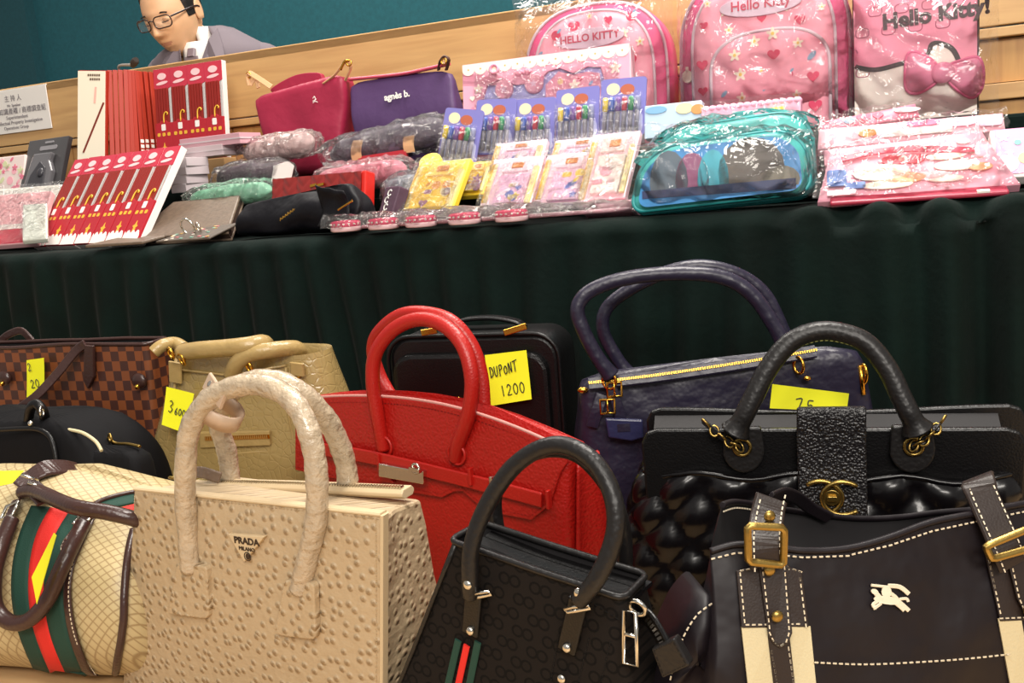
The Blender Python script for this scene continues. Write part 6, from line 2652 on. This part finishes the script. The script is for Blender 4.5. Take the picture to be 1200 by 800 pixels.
def backpack(fr, label, hw, H_, pock, seed, txt, tz, tsize, film_box):
    t = thing('backpack', label, 'backpack', fr, 'pink printed backpacks in clear bags')
    w = MB()
    puff(w, arch(-hw, hw, .002, H_, .5), .012, .085, .012)
    w.build('body', M_BP2, t)
    w = MB()
    fo_ = arch(-hw * .82, hw * .80, .004, H_ - .022, .5)
    puff(w, fo_, -.004, .014, .014)
    w.build('front_panel', M_BP1, t)
    for k, (sx, yy, rr) in enumerate(((.985, .010, .0032), (.83, -.003, .0032))):
        w = MB()
        w.tube([Vector((x, yy, z)) for x, z in arch(-hw * sx, hw * sx * .985, .004, H_ - (.003 if k == 0 else .020), .5)], rr, 6)
        w.build('piping', M_BPIPE, t)
    px0, px1, ptop = pock
    w = MB()
    puff(w, arch(px0, px1, .006, ptop, .42), -.020, .0, .012)
    pk = w.build('front_pocket', M_BP1, t)
    w = MB()
    w.tube([Vector((x, -.020, z)) for x, z in arch(px0, px1, .006, ptop, .42)], .0036, 6)
    w.build('piping', M_BPIPE, pk)
    w = MB()
    inside = lambda x, z: ((x - (px0 + px1) / 2) / ((px1 - px0) / 2 - .022)) ** 4 + ((z - ptop * .45) / (ptop * .50)) ** 4 < 1
    motif_field(w, px0, px1, .0, ptop, lambda x, z: -.0305, 26, seed, inside)
    w.build('printed_pattern', PRNT, pk, stuff=True)
    w = MB()
    up = lambda x, z: z > ptop + .006 or x < px0 - .012 or x > px1 + .012
    ins = lambda x, z: up(x, z) and (x / (hw * .74)) ** 4 + max(0, (z - H_ * .5) / (H_ * .40)) ** 4 < 1
    motif_field(w, -hw * .8, hw * .8, .02, H_, -.0170, 24, seed + 1, ins)
    w.build('printed_pattern', PRNT, t, stuff=True)
    # badge with lettering
    w = MB()
    w.prism(outline_ell(.074, .020, 0, tz, 20), -.0205, -.016)
    bd_ = w.build('badge', pm('d8c4d4', .3, .3), t, bevel=.001)
    text(txt, tsize, (0, -.0212, tz + .001), bd_, pm('c0425c'), bold=.0004)
    for px, z in ((-hw * .9, H_ * .45),):
        w = MB()
        w.prism(outline_ell(.010, .012, px, z - .018, 12), -.004, .002)
        w.cyl((px, -.002, z), (px, -.002, z - .01), .003, 6)
        w.build('zip_pull', pm('efe6cf', .3), t)
    x0, x1, z0, z1 = film_box
    w = MB()
    sheet(w, x0, x1, z0, z1, -.040, .010, 26, seed * 1.3, 44, 44, .02, .05)
    w.build('bag_film', F_BAG, t)
    return t


fr = gf(704, 190, .47, 0, 3)
fr = Frame(Vector((fr.o.x, fr.o.y, TZ + RISE2 + .002)), TABLE_YAW, 3)
zt_ = fr.L(690, 2).z
hw = (fr.L(785, 120).x - fr.L(613, 80).x) / 2
xm = (fr.L(785, 120).x + fr.L(613, 80).x) / 2
fr = Frame(fr.m @ Vector((xm, 0, 0)), TABLE_YAW, 3)
backpack(fr, 'smaller pink backpack in clear bag, behind the pink gift set', hw, zt_, (-hw * .66, hw * .66, zt_ * .55), 31, 'HELLO KITTY', fr.L(697, 46).z, .021, (-hw * 1.12, hw * 1.08, .02, zt_ * 1.10))
fr = gf(897, 180, .40, 0, 3)
fr = Frame(Vector((fr.o.x, fr.o.y, TZ + RISE2 + .002)), TABLE_YAW, 3)
xm = (fr.L(1000, 120).x + fr.L(797, 110).x) / 2
hw = (fr.L(1000, 120).x - fr.L(797, 110).x) / 2
fr = Frame(fr.m @ Vector((xm, 0, 0)), TABLE_YAW, 3)
zt_ = fr.L(895, -45).z
p0, p1 = fr.L(832, 90, -.03), fr.L(972, 80, -.03)
backpack(fr, 'larger pink backpack in clear bag between the bow bag and smaller backpack', hw, zt_, (p0.x, p1.x, fr.L(915, 33, -.02).z), 35, 'Hello Kitty', fr.L(897, 7).z, .024, (-hw * 1.02, hw * 1.05, .02, zt_ * 1.03))

# bow bag: pink upper, white lower, black wavy border
fr = gf(1073, 160, .40, 0, 2)
fr = Frame(Vector((fr.o.x, fr.o.y, TZ + RISE2 + .002)), TABLE_YAW, 2)
t = thing('bow_bag', 'tall pink and white bag with big shiny pink bow, in clear bag', 'bag', fr)
xa, xb = fr.L(1000, 100).x, fr.L(1148, 80).x
zt_ = fr.L(1070, -30).z
w = MB()
w.box(((xa + xb) / 2, .022, zt_ / 2), (xb - xa, .044, zt_))
w.build('body', pm('3a2a30', .5), t, bevel=.006)
sep = L(fr, (1000, 78), (1025, 82), (1055, 75), (1085, 66), (1092, 52), (1105, 52), (1118, 60), (1130, 85), (1146, 92))
sp2 = cr([Vector((p.x, 0, p.z)) for p in sep], 4)
w = MB()
w.prism([(xa + .002, zt_ - .002)] + [(min(max(p.x, xa + .002), xb - .004), p.z) for p in sp2] + [(xb - .004, zt_ - .002)], -.002, .0)
pt_ = w.build('pink_panel', pm('ee93ac', .45), t)
w = MB()
w.prism([(xa + .002, .004)] + [(xb - .004, .004)] + [(min(max(p.x, xa + .002), xb - .004), p.z) for p in sp2[::-1]], -.0022, .0)
w.build('white_panel', pm('efe7dc', .45), t)
w = MB()
w.strap([Vector((min(max(p.x, xa + .004), xb - .006), -.0026, p.z)) for p in sp2], (0, 1, 0), .002, .008)
w.build('black_border', pm('2e2326', .5), t)
w = MB()
rn2 = random.Random(4)
for i in range(4):
    for j in range(6):
        q = Vector((xa + .016 + (xb - xa - .03) * (i + .5 * (j % 2)) / 4, -.0024, zt_ - .02 - .034 * j))
        if q.z < fr.L(1060, 60).z + .02 and q.x > xa + .02:
            continue
        w.tube([q + Vector((.011 * a, 0, .009 * b)) for a, b in rrect(2, 1.7, .6, 3)], .0008, 4, closed=True)
w.build('outline_print', pm('b9607c'), pt_, stuff=True)
q = fr.L(1096, 17, -.004)
text('Hello Kitty!', .036, (q.x, -.003, q.z), t, pm('3a2229'), bold=.0016, ax=-2)
bq = fr.L(1105, 85, -.012)
M_BOW = mat('glossy_pink_bow', 'e48aa8', .2, coat=.5, bump=('noise', 40, .4, .004))
bow = None
for s_, outl in ((-1, ((0, .012), (-.022, .034), (-.046, .04), (-.052, .01), (-.05, -.022), (-.03, -.03), (0, -.012))), (1, ((0, .010), (.022, .018), (.046, .02), (.055, -.002), (.052, -.034), (.034, -.046), (0, -.014)))):
    o3 = [(p.x, p.z) for p in cr([Vector((a, 0, b)) for a, b in outl], 4, True)]
    w = MB()
    puff(w, [(bq.x + s_ * .008 + a, bq.z + b) for a, b in (o3 if s_ > 0 else o3[::-1])][::-1] if True else o3, -.006, -.002, .010, 6)
    w.M = 1
    w.tube([Vector((bq.x + s_ * .008 + a, -.006, bq.z + b)) for a, b in o3], .0028, 6, closed=True)
    w.build('bow_loop', [M_BOW, pm('e06a94')], t)
w = MB()
w.ball((bq.x, -.012, bq.z), (.020, .009, .018), 14, 10)
w.build('bow_knot', M_BOW, t)
w = MB()
sheet(w, xa - .01, xb + .03, .0, zt_ * 1.02, -.030, .010, 26, 77, 40, 40, .012, .04)
w.build('bag_film', F_BAG, t)

# ---- teal pencil cases
M_TEALP = pm('4cbab6', .35)
M_TEALD = pm('2c9a9c', .35)


def pencil_case(fr, label, x0, x1, H_, printed=True):
    t = thing('pencil_case', label, 'pencil case', fr, 'teal pencil cases')
    out = []
    for (cx, cz, a0, rx, rz) in ((x1 - .055, H_ - .05, 0, .055, .05), (x0 + .06, H_ - .05, 90, .06, .05), (x0 + .02, .02, 180, .02, .02), (x1 - .02, .02, 270, .02, .02)):
        for i in range(7):
            a = radians(a0 + 15 * i)
            out.append((cx + rx * cos(a), cz + rz * sin(a)))
    sh = [(x + (.020 * (z / H_)) * (1 if x < 0 else -.3), z + .006 * (x / .12)) for x, z in out]
    w = MB()
    puff(w, sh[::-1], .0, .05, .010)
    w.build('body', M_TEALP, t)
    w = MB()
    cx, cz = sum(p[0] for p in sh) / len(sh), sum(p[1] for p in sh) / len(sh)
    for (yy, k) in ((.002, 1.005), (.030, 1.01), (.050, 1.0)):
        w.tube([Vector((cx + (x - cx) * k, yy, cz + (z - cz) * k)) for x, z in sh], .0035, 6, closed=True)
    w.build('piping', M_TEALD, t)
    if printed:
        w = MB()
        ins = [(cx + (x - cx) * .92, cz + (z - cz) * .88 - .003) for x, z in sh]
        w.prism(ins, -.0120, -.0085)
        pp_ = w.build('print_panel', mat('sky_print', '3c8fd0', .3, coat=.4, var=(.25, 14)), t)
        w = MB()
        # generic soft shapes in the print's colours: hills, a dark mound, cloaks of colour
        for mi, o_ in ((0, outline_ell(.030, .050, x0 + .062, H_ * .34)), (1, outline_ell(.026, .046, x0 + .098, H_ * .32)), (2, outline_ell(.024, .048, x0 + .13, H_ * .32)), (3, outline_ell(.05, .052, x1 - .085, H_ * .42)), (4, outline_ell(.028, .022, x1 - .042, H_ * .25))):
            w.M = mi
            w.prism([(max(ins[0][0] * -1, min(x, ins[0][0])), max(z, .016)) for x, z in o_], -.0128, -.0120)
        w.M = 5
        w.prism([(x0 + .02, .010), (x1 - .02, .010), (x1 - .02, .026), (x0 + .02, .022)], -.0132, -.0120)
        w.build('printed_pattern', [pm('5a6a78', .4), pm('8e4a72', .4), pm('3fb0c4', .4), pm('59504a', .4), pm('8a8272', .4), pm('22305e', .4)], pp_, stuff=True)
    w = MB()
    sheet(w, x0 * 1.08, x1 * 1.10, -.004, H_ * 1.06, -.022, .009, 34, x0 * 50, 44, 26, .012, .035, lambda p: Vector((p.x, p.y, max(p.z, .0005))))
    w.build('film_wrap', F_BAG, t)
    w = MB()

    def topwrap(u, v):
        p = Vector((x0 * .95 + (x1 - x0) * 1.0 * u, -.018 + .075 * v, H_ + .004 + .006 * (x0 + (x1 - x0) * u) / .12 + .010 * sin(pi * v) - .03 * (2 * u - 1) ** 4))
        return p + wob(p, 40, .010, 8)
    w.grid(topwrap, 36, 8, smooth=False)
    w.build('film_fold', F_BAG, t)
    return t


fr = gf(843, 246, .035, 4, 12, zmin=.013)
c = L(fr, (740, 245), (950, 236), (845, 162))
pencil_case(fr, 'teal pencil case with printed blue front panel in clear wrap, foremost', c[0].x, c[1].x, c[2].z)
fr = gf(856, 216, .115, 4, 12, zmin=.013)
c = L(fr, (757, 200), (955, 190), (865, 140))
pencil_case(fr, 'teal pencil case in clear wrap, standing behind the printed one', c[0].x, c[1].x, c[2].z, False)
# pale blue box and pink frill strip behind them
fr = gf(786, 160, .26, -2, 12)
t = thing('pale_box', 'pale blue printed box peeking out behind the teal cases', 'box', fr)
c = L(fr, (755, 124), (822, 120))
MB().box(((c[0].x + c[1].x) / 2, .012, c[0].z / 2), (c[1].x - c[0].x, .022, c[0].z)).build('box', pm('bcd3e6', .35), t, bevel=.002)
w = MB()
q = c[0]
w.prism(outline_ell(.020, .007, q.x + .022, q.z - .010, 16), -.0006, .001)
w.M = 1
w.prism(outline_ell(.016, .010, q.x + .074, q.z - .012, 14), -.0006, .001)
w.M = 2
w.prism(outline_ell(.012, .009, q.x + .098, q.z - .016, 14), -.0008, .001)
w.build('printed_pattern', [pm('7fb0d6'), pm('f0dcb0'), pm('d9965a')], t, stuff=True)
fr = gf(880, 165, .24, -2, 10)
t = thing('frill_packet', 'pink scalloped packet with yellow sticker behind the teal pencil cases', 'packet', fr)
c = L(fr, (822, 128), (938, 122))
w = MB()
w.box(((c[0].x + c[1].x) / 2, .014, c[0].z / 2), (c[1].x - c[0].x, .022, c[0].z))
for i in range(14):
    w.ball((c[0].x + (c[1].x - c[0].x) * (i + .5) / 14, .010, c[0].z), (.0085, .010, .007), 8, 6)
w.build('packet', pm('f2b3cd', .4), t)
q = fr.L(910, 129, -.003)
MB().box((q.x, -.002, q.z), (.026, .005, .010)).build('sticker', pm('f3df3c'), t)
w = MB()
sheet(w, c[0].x, c[1].x, 0, c[0].z * 1.15, -.012, .006, 40, 3, 30, 12)
w.build('film_wrap', F_BAG, t)

# ---- pink pouches stacked at the right
def flat_pouch(name, label, px, py, b, yaw, lean, corners, base, th, seed, parts):
    fr = gf(px, py, b, yaw, lean)
    if fr.o.z < TZ + .002:
        fr = gf(px, py, b, yaw, lean, zmin=.002)
    t = thing(name, label, 'pouch', fr, 'pink pouches stacked at the right end')
    c = L(fr, *corners)
    n = 10
    w = MB()
    quad_slab(w, [(p.x, max(p.z, .001)) for p in c], th, n, .004, seed, .002)
    w.build('pouch', pm(base, .4), t)
    parts(t, fr, c)
    w = MB()

    def ws(u, v):
        a = c[3].lerp(c[2], u).lerp(c[0].lerp(c[1], u), v)
        p = Vector((a.x + (u - .5) * .012, -.010 - .006 * sin(pi * v), a.z + (v - .5) * .008))
        p += wob(p, 40, .006, seed) + wob(p, 90, .004, seed + 1)
        return Vector((p.x, p.y, max(p.z, .0005)))
    w.grid(ws, 34, 14, smooth=False)
    w.build('film_wrap', F_BAG, t)
    return t


def pdec(mats_, items, y=-.0045):
    def go(t, fr, c):
        w = MB()
        for (k, u, v, sx_, sz_, mi) in items:
            p = c[3].lerp(c[2], u).lerp(c[0].lerp(c[1], u), v)
            w.M = mi
            if k == 'ell':
                w.prism(outline_ell(sx_, sz_, p.x, p.z, 14), y - .001, y + .001)
            elif k == 'rect':
                w.prism(rrect(sx_ * 2, sz_ * 2, min(sx_, sz_) * .3, 2, p.x, p.z), y - .001, y + .001)
            else:
                w.prism(outline_heart(sx_ * 2, p.x, p.z) if k == 'heart' else outline_flower(sx_ * 2, p.x, p.z), y - .001, y + .001)
        w.build('printed_pattern', [pm(m_) for m_ in mats_], t, stuff=True)
    return go


flat_pouch('zip_pouch', 'rose pouch, topmost and rearmost of the right-hand pink stack', 1020, 152, .25, 0, 40, ((962, 143), (1072, 122), (1078, 136), (962, 156)), 'e8849c', .012, 3,
           pdec(('d8446a', 'f3c9d0', '8fb4d0'), [('heart', .45, .5, .012, 0, 0), ('ell', .3, .5, .009, .006, 2), ('ell', .9, .5, .02, .005, 1), ('heart', .6, .5, .009, 0, 0)]))
flat_pouch('zip_pouch', 'pale pink pouch with orange bow print, second in the right-hand stack', 1070, 168, .19, 0, 40, ((960, 152), (1175, 132), (1178, 152), (958, 176)), 'f2b6c4', .014, 5,
           pdec(('e0a050', 'd86a98', 'f3e4de', 'f6c6dc'), [('ell', .28, .5, .014, .008, 0), ('ell', .55, .75, .016, .006, 1), ('ell', .62, .75, .014, .006, 1), ('rect', .55, .3, .05, .006, 2), ('rect', .93, .5, .016, .010, 3), ('ell', .78, .5, .022, .005, 3)]))
flat_pouch('zip_pouch', 'pink pouch with red bow print, third in the right-hand stack', 1058, 188, .13, 0, 42, ((965, 176), (1150, 154), (1165, 178), (966, 200)), 'eda3b4', .012, 7,
           pdec(('d8414e', 'f6ece2', '9fb7cf'), [('ell', .45, .5, .014, .006, 0), ('ell', .55, .5, .014, .006, 0), ('rect', .33, .4, .03, .005, 1), ('ell', .15, .35, .018, .004, 2), ('ell', .86, .55, .009, .005, 1)]))


def bigdec(t, fr, c):
    pdec(('d8344a', 'f7f0e0', 'f0b884', '5a7fc0', 'f3ccd4'), [('ell', .40, .74, .016, .010, 0), ('ell', .52, .74, .016, .010, 0), ('ell', .46, .74, .006, .007, 1), ('ell', .33, .48, .04, .016, 1), ('ell', .45, .32, .03, .010, 2), ('ell', .36, .2, .035, .008, 1), ('rect', .08, .45, .014, .016, 3), ('rect', .19, .25, .014, .006, 3),
         ('ell', .74, .5, .03, .010, 1), ('ell', .86, .42, .016, .007, 2), ('ell', .70, .72, .026, .006, 1), ('ell', .58, .32, .03, .008, 4), ('ell', .66, .22, .024, .006, 1), ('rect', .12, .12, .02, .005, 4)], -.006)(t, fr, c)
    w = MB()
    a, b = c[0].lerp(c[1], .08), c[0].lerp(c[1], .9)
    pts = cr([a + Vector((0, -.006, -.012)), a.lerp(b, .4) + Vector((0, -.008, -.004)), b + Vector((0, -.006, -.016))], 8)
    w.strap(pts, (0, 0, 1), .012, .003)
    zf = w.build('zip_band', pm('cf4560', .4), t)
    w = MB()
    for k in range(1, len(pts) - 1, 2):
        w.ball(pts[k] + Vector((0, -.002, 0)), (.0018, .001, .0018), 6, 4)
    w.build('white_dots', M_WHT, zf, stuff=True)


flat_pouch('zip_pouch', 'large pink zip pouch with red bow print, foremost at the right table edge', 1078, 236, .035, 4, 44, ((972, 184), (1160, 168), (1196, 216), (958, 238)), 'f0a9bb', .014, 9, bigdec)
fr = gf(1075, 238, .022, 4, 70, zmin=.003)
t = thing('zip_pouch', 'dark rose pouch lying beneath the large pink zip pouch', 'pouch', fr, 'pink pouches stacked at the right end')
w = MB()
w.box((.0, .004, .030), (.235, .007, .06))
w.build('pouch', pm('a83048', .4), t, bevel=.003)
MB().box((.085, -.0004, .004), (.016, .003, .007)).build('label_tab', M_WHT, t)
fr = gf(1186, 207, .10, 4, 35)
if fr.o.z < TZ + .003:
    fr = gf(1186, 207, .10, 4, 35, zmin=.003)
t = thing('gift_box', 'white box with pink flowered lid at the right picture edge', 'box', fr)
MB().box((.02, .012, .042), (.085, .022, .084)).build('box', M_WHT, t, bevel=.002)
w = MB()
w.box((.022, -.0003, .044), (.078, .001, .078))
w.build('lid_print', pm('efa9cf', .4), t)
w = MB()
decals(w, [('flower', -.006, .068, .016, 0), ('dot', .012, .058, .010, 1), ('flower', .0, .04, .012, 0), ('dot', -.004, .022, .03, 0), ('dot', .02, .03, .02, 2), ('flower', .03, .066, .014, 0)], -.001, 0)
w.build('printed_pattern', [pm('f8eef0'), pm('7fb8b0'), pm('f3df9a')], t, stuff=True)

# ---------------------------------------------------------------- the man behind the counter
M_SKIN = mat('skin', 'dcae86', .5, var=(.05, 30))
M_SKIN.node_tree.nodes['Principled BSDF'].inputs['Subsurface Weight'].default_value = .08
M_LIP = mat('lips', 'c28a70', .5)
M_HAIR = mat('black_hair', '17110f', .5, bump=('noise', 260, .5, .003))
M_SUIT = mat('grey_suit_wool', '6b6168', .85, bump=('noise', 500, .3, .001))
M_SHIRT = mat('white_shirt', 'ece8e4', .7)
M_TIE = mat('grey_tie', '7a6a70', .5)
MB_ = DB + .25
f0 = Frame(tab(600, MB_), TABLE_YAW)
hc = f0.m @ f0.L(203, 17)
hfr = Frame(hc, -20, -20, -4)
base = Vector((hc.x, hc.y, 0)) + Vector((.075, .05, 0))
BYAW = -12
bfr_ = Frame(base, BYAW)
man = thing('person', 'man in grey suit, white shirt and dark-rimmed glasses looking down behind counter', 'person', bfr_)
to_b = bfr_.i @ hfr.m
HS = 1.03


def head_pt(th, ph):
    """th: turn from the front, ph: 0 under the chin .. pi top"""
    x, y, z = sin(th) * sin(ph), -cos(th) * sin(ph), -cos(ph)
    a, b, c = .073, .092, .116
    X, Y, Z = a * x, b * y, c * z
    if Z < 0:
        q = -Z / c
        X *= 1 - .30 * q ** 1.6
        Y = Y * (1 - .10 * q) - .012 * q * (1 if y < 0 else .0) * abs(y)
        if y > 0:
            Y *= 1 - .25 * q
    if Z > .02:
        X *= 1 + .04 * sin(pi * min(1, (Z - .02) / .09))
    if y < 0:
        g = lambda u, s_: math.exp(-(u / s_) ** 2)
        f = abs(y) ** 1.2
        pz = max(0, min(1, (.008 - Z) / .042)) if Z > -.036 else max(0, 1 - (-.036 - Z) / .010)
        Y -= f * .025 * g(X, .011 + .004 * pz) * pz
        Y -= f * .004 * g(abs(X) - .012, .006) * g(Z + .038, .007)
        Y += f * .009 * (g(abs(X) - .030, .014) * g(Z - .0, .011))
        Y -= f * .0035 * g(Z - .019, .010) * g(X, .05)
        Y -= f * .0055 * g(X, .020) * (g(Z + .058, .0052) + g(Z + .070, .006))
        Y += f * .003 * g(X, .02) * g(Z + .064, .0022)
        Y += f * .003 * g(X, .02) * g(Z + .081, .006)
        Y -= f * .006 * g(X, .018) * g(Z + .100, .012)
        Y -= f * .003 * g(abs(X) - .045, .016) * g(Z + .022, .016)
    return Vector((X, Y, Z)) * HS


def H(v):
    return to_b @ Vector(v)


w = MB()
NU, NV = 72, 56
w.grid(lambda u, v: H(head_pt(2 * pi * u, .02 + (pi - .04) * v)), NU, NV, True)
for fi in range(len(w.f)):
    cen = sum((Vector(w.v[i]) for i in w.f[fi]), Vector()) / 4
    lc = to_b.inverted() @ cen / HS
    if lc.y < -.06 and abs(lc.x) < .019 - 1.2 * abs(lc.z + .064) and abs(lc.z + .064) < .0065:
        w.mi[fi] = 1
for s_ in (-1, 1):
    ear = []
    for k in range(7):
        u = k / 6
        e = sin(pi * (.12 + .86 * u)) ** .6
        cy, cz = .012 + .004 * u, -.034 + .066 * u
        ring = []
        for j in range(10):
            aa = 2 * pi * j / 10
            ring.append(H(Vector((s_ * (.068 + .007 + .006 * cos(aa) * .8 + (.006 * sin(aa) if sin(aa) > 0 else 0)), cy + .014 * e * sin(aa), cz * .86)) * HS))
        ear.append(ring if s_ < 0 else ring[::-1])
    w.loft(ear, True, True)
# neck, trunk, arms and hands as one figure with the head
neck_top = H((0, .022, -.06))
zs = neck_top.z
sh_z = zs - .045
ncol = Vector((-.0, .02, sh_z + .03))


def oval(c, rx, ry, n=18):
    return [Vector((c[0] + rx * cos(2 * pi * j / n), c[1] + ry * sin(2 * pi * j / n), c[2])) for j in range(n)]


seat_z = sh_z - .46
w.loft([oval((0, .03, seat_z), .15, .12), oval((0, .03, seat_z + .15), .14, .10), oval((0, .03, sh_z - .14), .17, .11), oval((0, .03, sh_z - .02), .15, .085), oval((0, .025, sh_z + .01), .08, .07), oval((ncol.x, ncol.y, sh_z + .04), .056, .058),
        oval((neck_top.x * .6, neck_top.y * .6 + .01, zs - .02), .053, .056), oval((neck_top.x, neck_top.y, zs + .02), .052, .055)], True, True)
for s_ in (-1, 1):
    el = Vector((s_ * .27, -.03, sh_z - .30))
    wr = Vector((s_ * .12, -.115, sh_z - .36))
    w.tube(cr([(s_ * .15, .03, sh_z - .03), (s_ * .21, .03, sh_z - .12), el, wr], 6), .040, 12, scale=lambda u: 1.05 - .4 * u)
    hd = wr + Vector((-s_ * .06, -.005, -.01))
    w.tube(cr([wr, wr.lerp(hd, .5), hd], 4), .024, 10, flat=.55, side=(0, 1, 0))
    for k in range(4):
        b0 = hd + Vector((0, -.020 + .013 * k, .0))
        ln = (.052, .062, .066, .055)[k]
        w.tube(cr([b0, b0 + Vector((-s_ * ln * .45, 0, .004)), b0 + Vector((-s_ * ln * .8, 0, -.006)), b0 + Vector((-s_ * ln, 0, -.016))], 3), .0085, 8)
    b0 = wr.lerp(hd, .4) + Vector((0, -.02, 0))
    w.tube(cr([b0, b0 + Vector((-s_ * .02, -.022, .004)), b0 + Vector((-s_ * .045, -.028, -.004))], 3), .0095, 8)
for s_ in (-1, 1):
    w.tube(cr([(s_ * .09, .03, seat_z + .06), (s_ * .11, -.06, seat_z + .05), (s_ * .12, -.16, seat_z + .02), (s_ * .12, -.17, seat_z - .08), (s_ * .12, -.12, .30), (s_ * .12, -.12, .24)], 5), .07, 12, scale=lambda u: 1.1 - .5 * u)
w.build('body', [M_SKIN, M_LIP], man)
# hair
w = MB()


def hair_pt(u, v):
    th = 2 * pi * u
    # hairline: high over the forehead, low behind
    fr_ = (1 + cos(th)) / 2
    ph0 = pi * (.40 + .30 * fr_ ** .8)
    side_ = abs(sin(th))
    if fr_ < .66 and fr_ > .38:
        ph0 = pi * .47
    ph = ph0 + (pi - .02 - ph0) * v
    p = head_pt(th, ph)
    k = 1.02 + .07 * min(1, v * 5)
    return H(Vector((p.x * k, p.y * k, p.z * k + .006 * min(1, v * 4))) + wob(p, 40, .003, 3))


w.grid(hair_pt, 60, 20, True)
w.build('hair', M_HAIR, man)
# eyes looking down, brows
for s_ in (-1, 1):
    w = MB()
    w.ball(H(Vector((s_ * .030, -.0745, -.001)) * HS), (.0125, .010, .008), 12, 8)
    eye = w.build('eyelid', M_SKIN, man)
    w = MB()
    w.tube(cr([H(Vector((s_ * .030 + d, -.0855 + 9 * d * d, -.006 - .001 * cos(d * 200))) * HS) for d in (-.012, -.006, 0, .006, .012)], 3), .0013, 6)
    w.build('lashes', M_HAIR, eye)
    w = MB()
    w.strap(cr([H(Vector((s_ * x_, -.0885 + .9 * (x_ - .01) ** 1.25 * .42, z_)) * HS) for x_, z_ in ((.014, .0165), (.030, .0190), (.046, .0155))], 4), (0, 0, 1), .0042, .0012)
    w.build('eyebrow', M_HAIR, man)
# glasses
M_RIM = mat('dark_glasses_rim', '2a1512', .3, coat=.3)
g = MB()
for s_ in (-1, 1):
    rim_ = [H(Vector((s_ * .0325 + x_, -.104 + .9 * abs(s_ * .0325 + x_) ** 2 * 4, -.004 + z_)) * HS) for x_, z_ in rrect(.050, .031, .012, 4)]
    g.tube(rim_, .0019, 6, closed=True)
g.tube(cr([H(Vector((x_, -.107, z_)) * HS) for x_, z_ in ((-.008, .002), (0, .005), (.008, .002))], 4), .0018, 6)
gl_ = g.build('glasses', M_RIM, man)
for s_ in (-1, 1):
    w = MB()
    w.strap(cr([H(Vector((s_ * x_, y_, z_)) * HS) for x_, y_, z_ in ((.058, -.090, .004), (.070, -.070, .006), (.079, -.02, .008), (.081, .012, .006), (.079, .028, -.008))], 4), (0, 0, 1), .005, .002)
    w.build('temple', M_RIM, gl_)
    w = MB()
    w.add([H(Vector((s_ * .0325 + x_, -.104 + .9 * abs(s_ * .0325 + x_) ** 2 * 4, -.004 + z_)) * HS) for x_, z_ in rrect(.047, .028, .011, 4)], [tuple(range(20))], False)
    w.build('lens', film('lens_glass', 'ffffff', .05, .03, 2, .0), gl_)
# shirt collar, tie, jacket
w = MB()


w.grid(lambda u, v: (lambda a: Vector((neck_top.x * .3 * v + .066 * (1.02 - .06 * v) * sin(a), .018 + neck_top.y * .3 * v - .068 * (1.06 - .06 * v) * cos(a), sh_z + .018 + .036 * v - .06 * (1 - v) * max(0, cos(a)) ** 3)))(radians(8 + 344 * u)), 40, 6)
w.build('shirt_collar', M_SHIRT, man, solid=.003)
w = MB()
w.grid(lambda u, v: Vector((-.040 + .08 * u, -.074 - .012 * sin(pi * u) - .02 * (1 - v) * 1.0, sh_z - .22 + .228 * v)), 8, 8)
w.build('shirt_front', M_SHIRT, man, solid=.004)
w = MB()
w.strap([Vector((0, -.098, sh_z - .014)), Vector((0, -.108, sh_z - .038))], (1, 0, 0), .026, .012)
w.strap([Vector((0, -.106, sh_z - .036)), Vector((0, -.112, sh_z - .20))], (1, 0, 0), .042, .006)
w.build('tie', M_TIE, man, bevel=.002)
w = MB()


def jk(u, v):
    a = radians(24 + 312 * u)
    z = seat_z + (sh_z + .055 - seat_z) * v
    k = v
    rx = .19 + .012 * sin(pi * min(1, k)) if k < .86 else .194 - (.194 - .066) * ((k - .86) / .14) ** .9
    ry = .135 if k < .8 else .135 - (.135 - .074) * ((k - .8) / .2) ** 1.3
    return Vector((rx * sin(a), .03 - ry * cos(a), z)) + wob((a, z * 3, 2), 2, .004, 9)


w.grid(jk, 44, 26)
jck = w.build('jacket', M_SUIT, man, solid=.006)
for s_ in (-1, 1):
    w = MB()
    w.tube(cr([(s_ * .13, .03, sh_z - .052), (s_ * .175, .032, sh_z - .062), (s_ * .225, .02, sh_z - .16), (s_ * .275, -.03, sh_z - .30), (s_ * .14, -.11, sh_z - .35)], 8), .058, 16, scale=lambda u: .80 + .2 * min(1, u * 8) - .28 * u)
    w.build('sleeve', M_SUIT, jck)
    w = MB()
    o3 = [Vector(q) for q in ((s_ * .062, -.045, sh_z + .045), (s_ * .088, -.075, sh_z - .01), (s_ * .10, -.095, sh_z - .045), (s_ * .082, -.108, sh_z - .05), (s_ * .088, -.11, sh_z - .075), (s_ * .022, -.128, sh_z - .22), (s_ * .03, -.112, sh_z - .06), (s_ * .048, -.08, sh_z + .01))]
    n_ = len(o3)
    w.add([q + Vector((0, -.004, 0)) for q in o3] + o3, [tuple(range(n_)), tuple(range(2 * n_ - 1, n_ - 1, -1))] + [(i, i + n_, (i + 1) % n_ + n_, (i + 1) % n_) for i in range(n_)], False)
    w.build('lapel', M_SUIT, jck, bevel=.001)
# stool and dais (behind the counter)
_d = MB()
dz = _d.box((.0, DB + .62 - .05 + .3, .10), (5.2, 1.1, .20)).build('floor_dais', MATS['grey_carpet'])
struct(dz)
dz.matrix_world = cfr.m
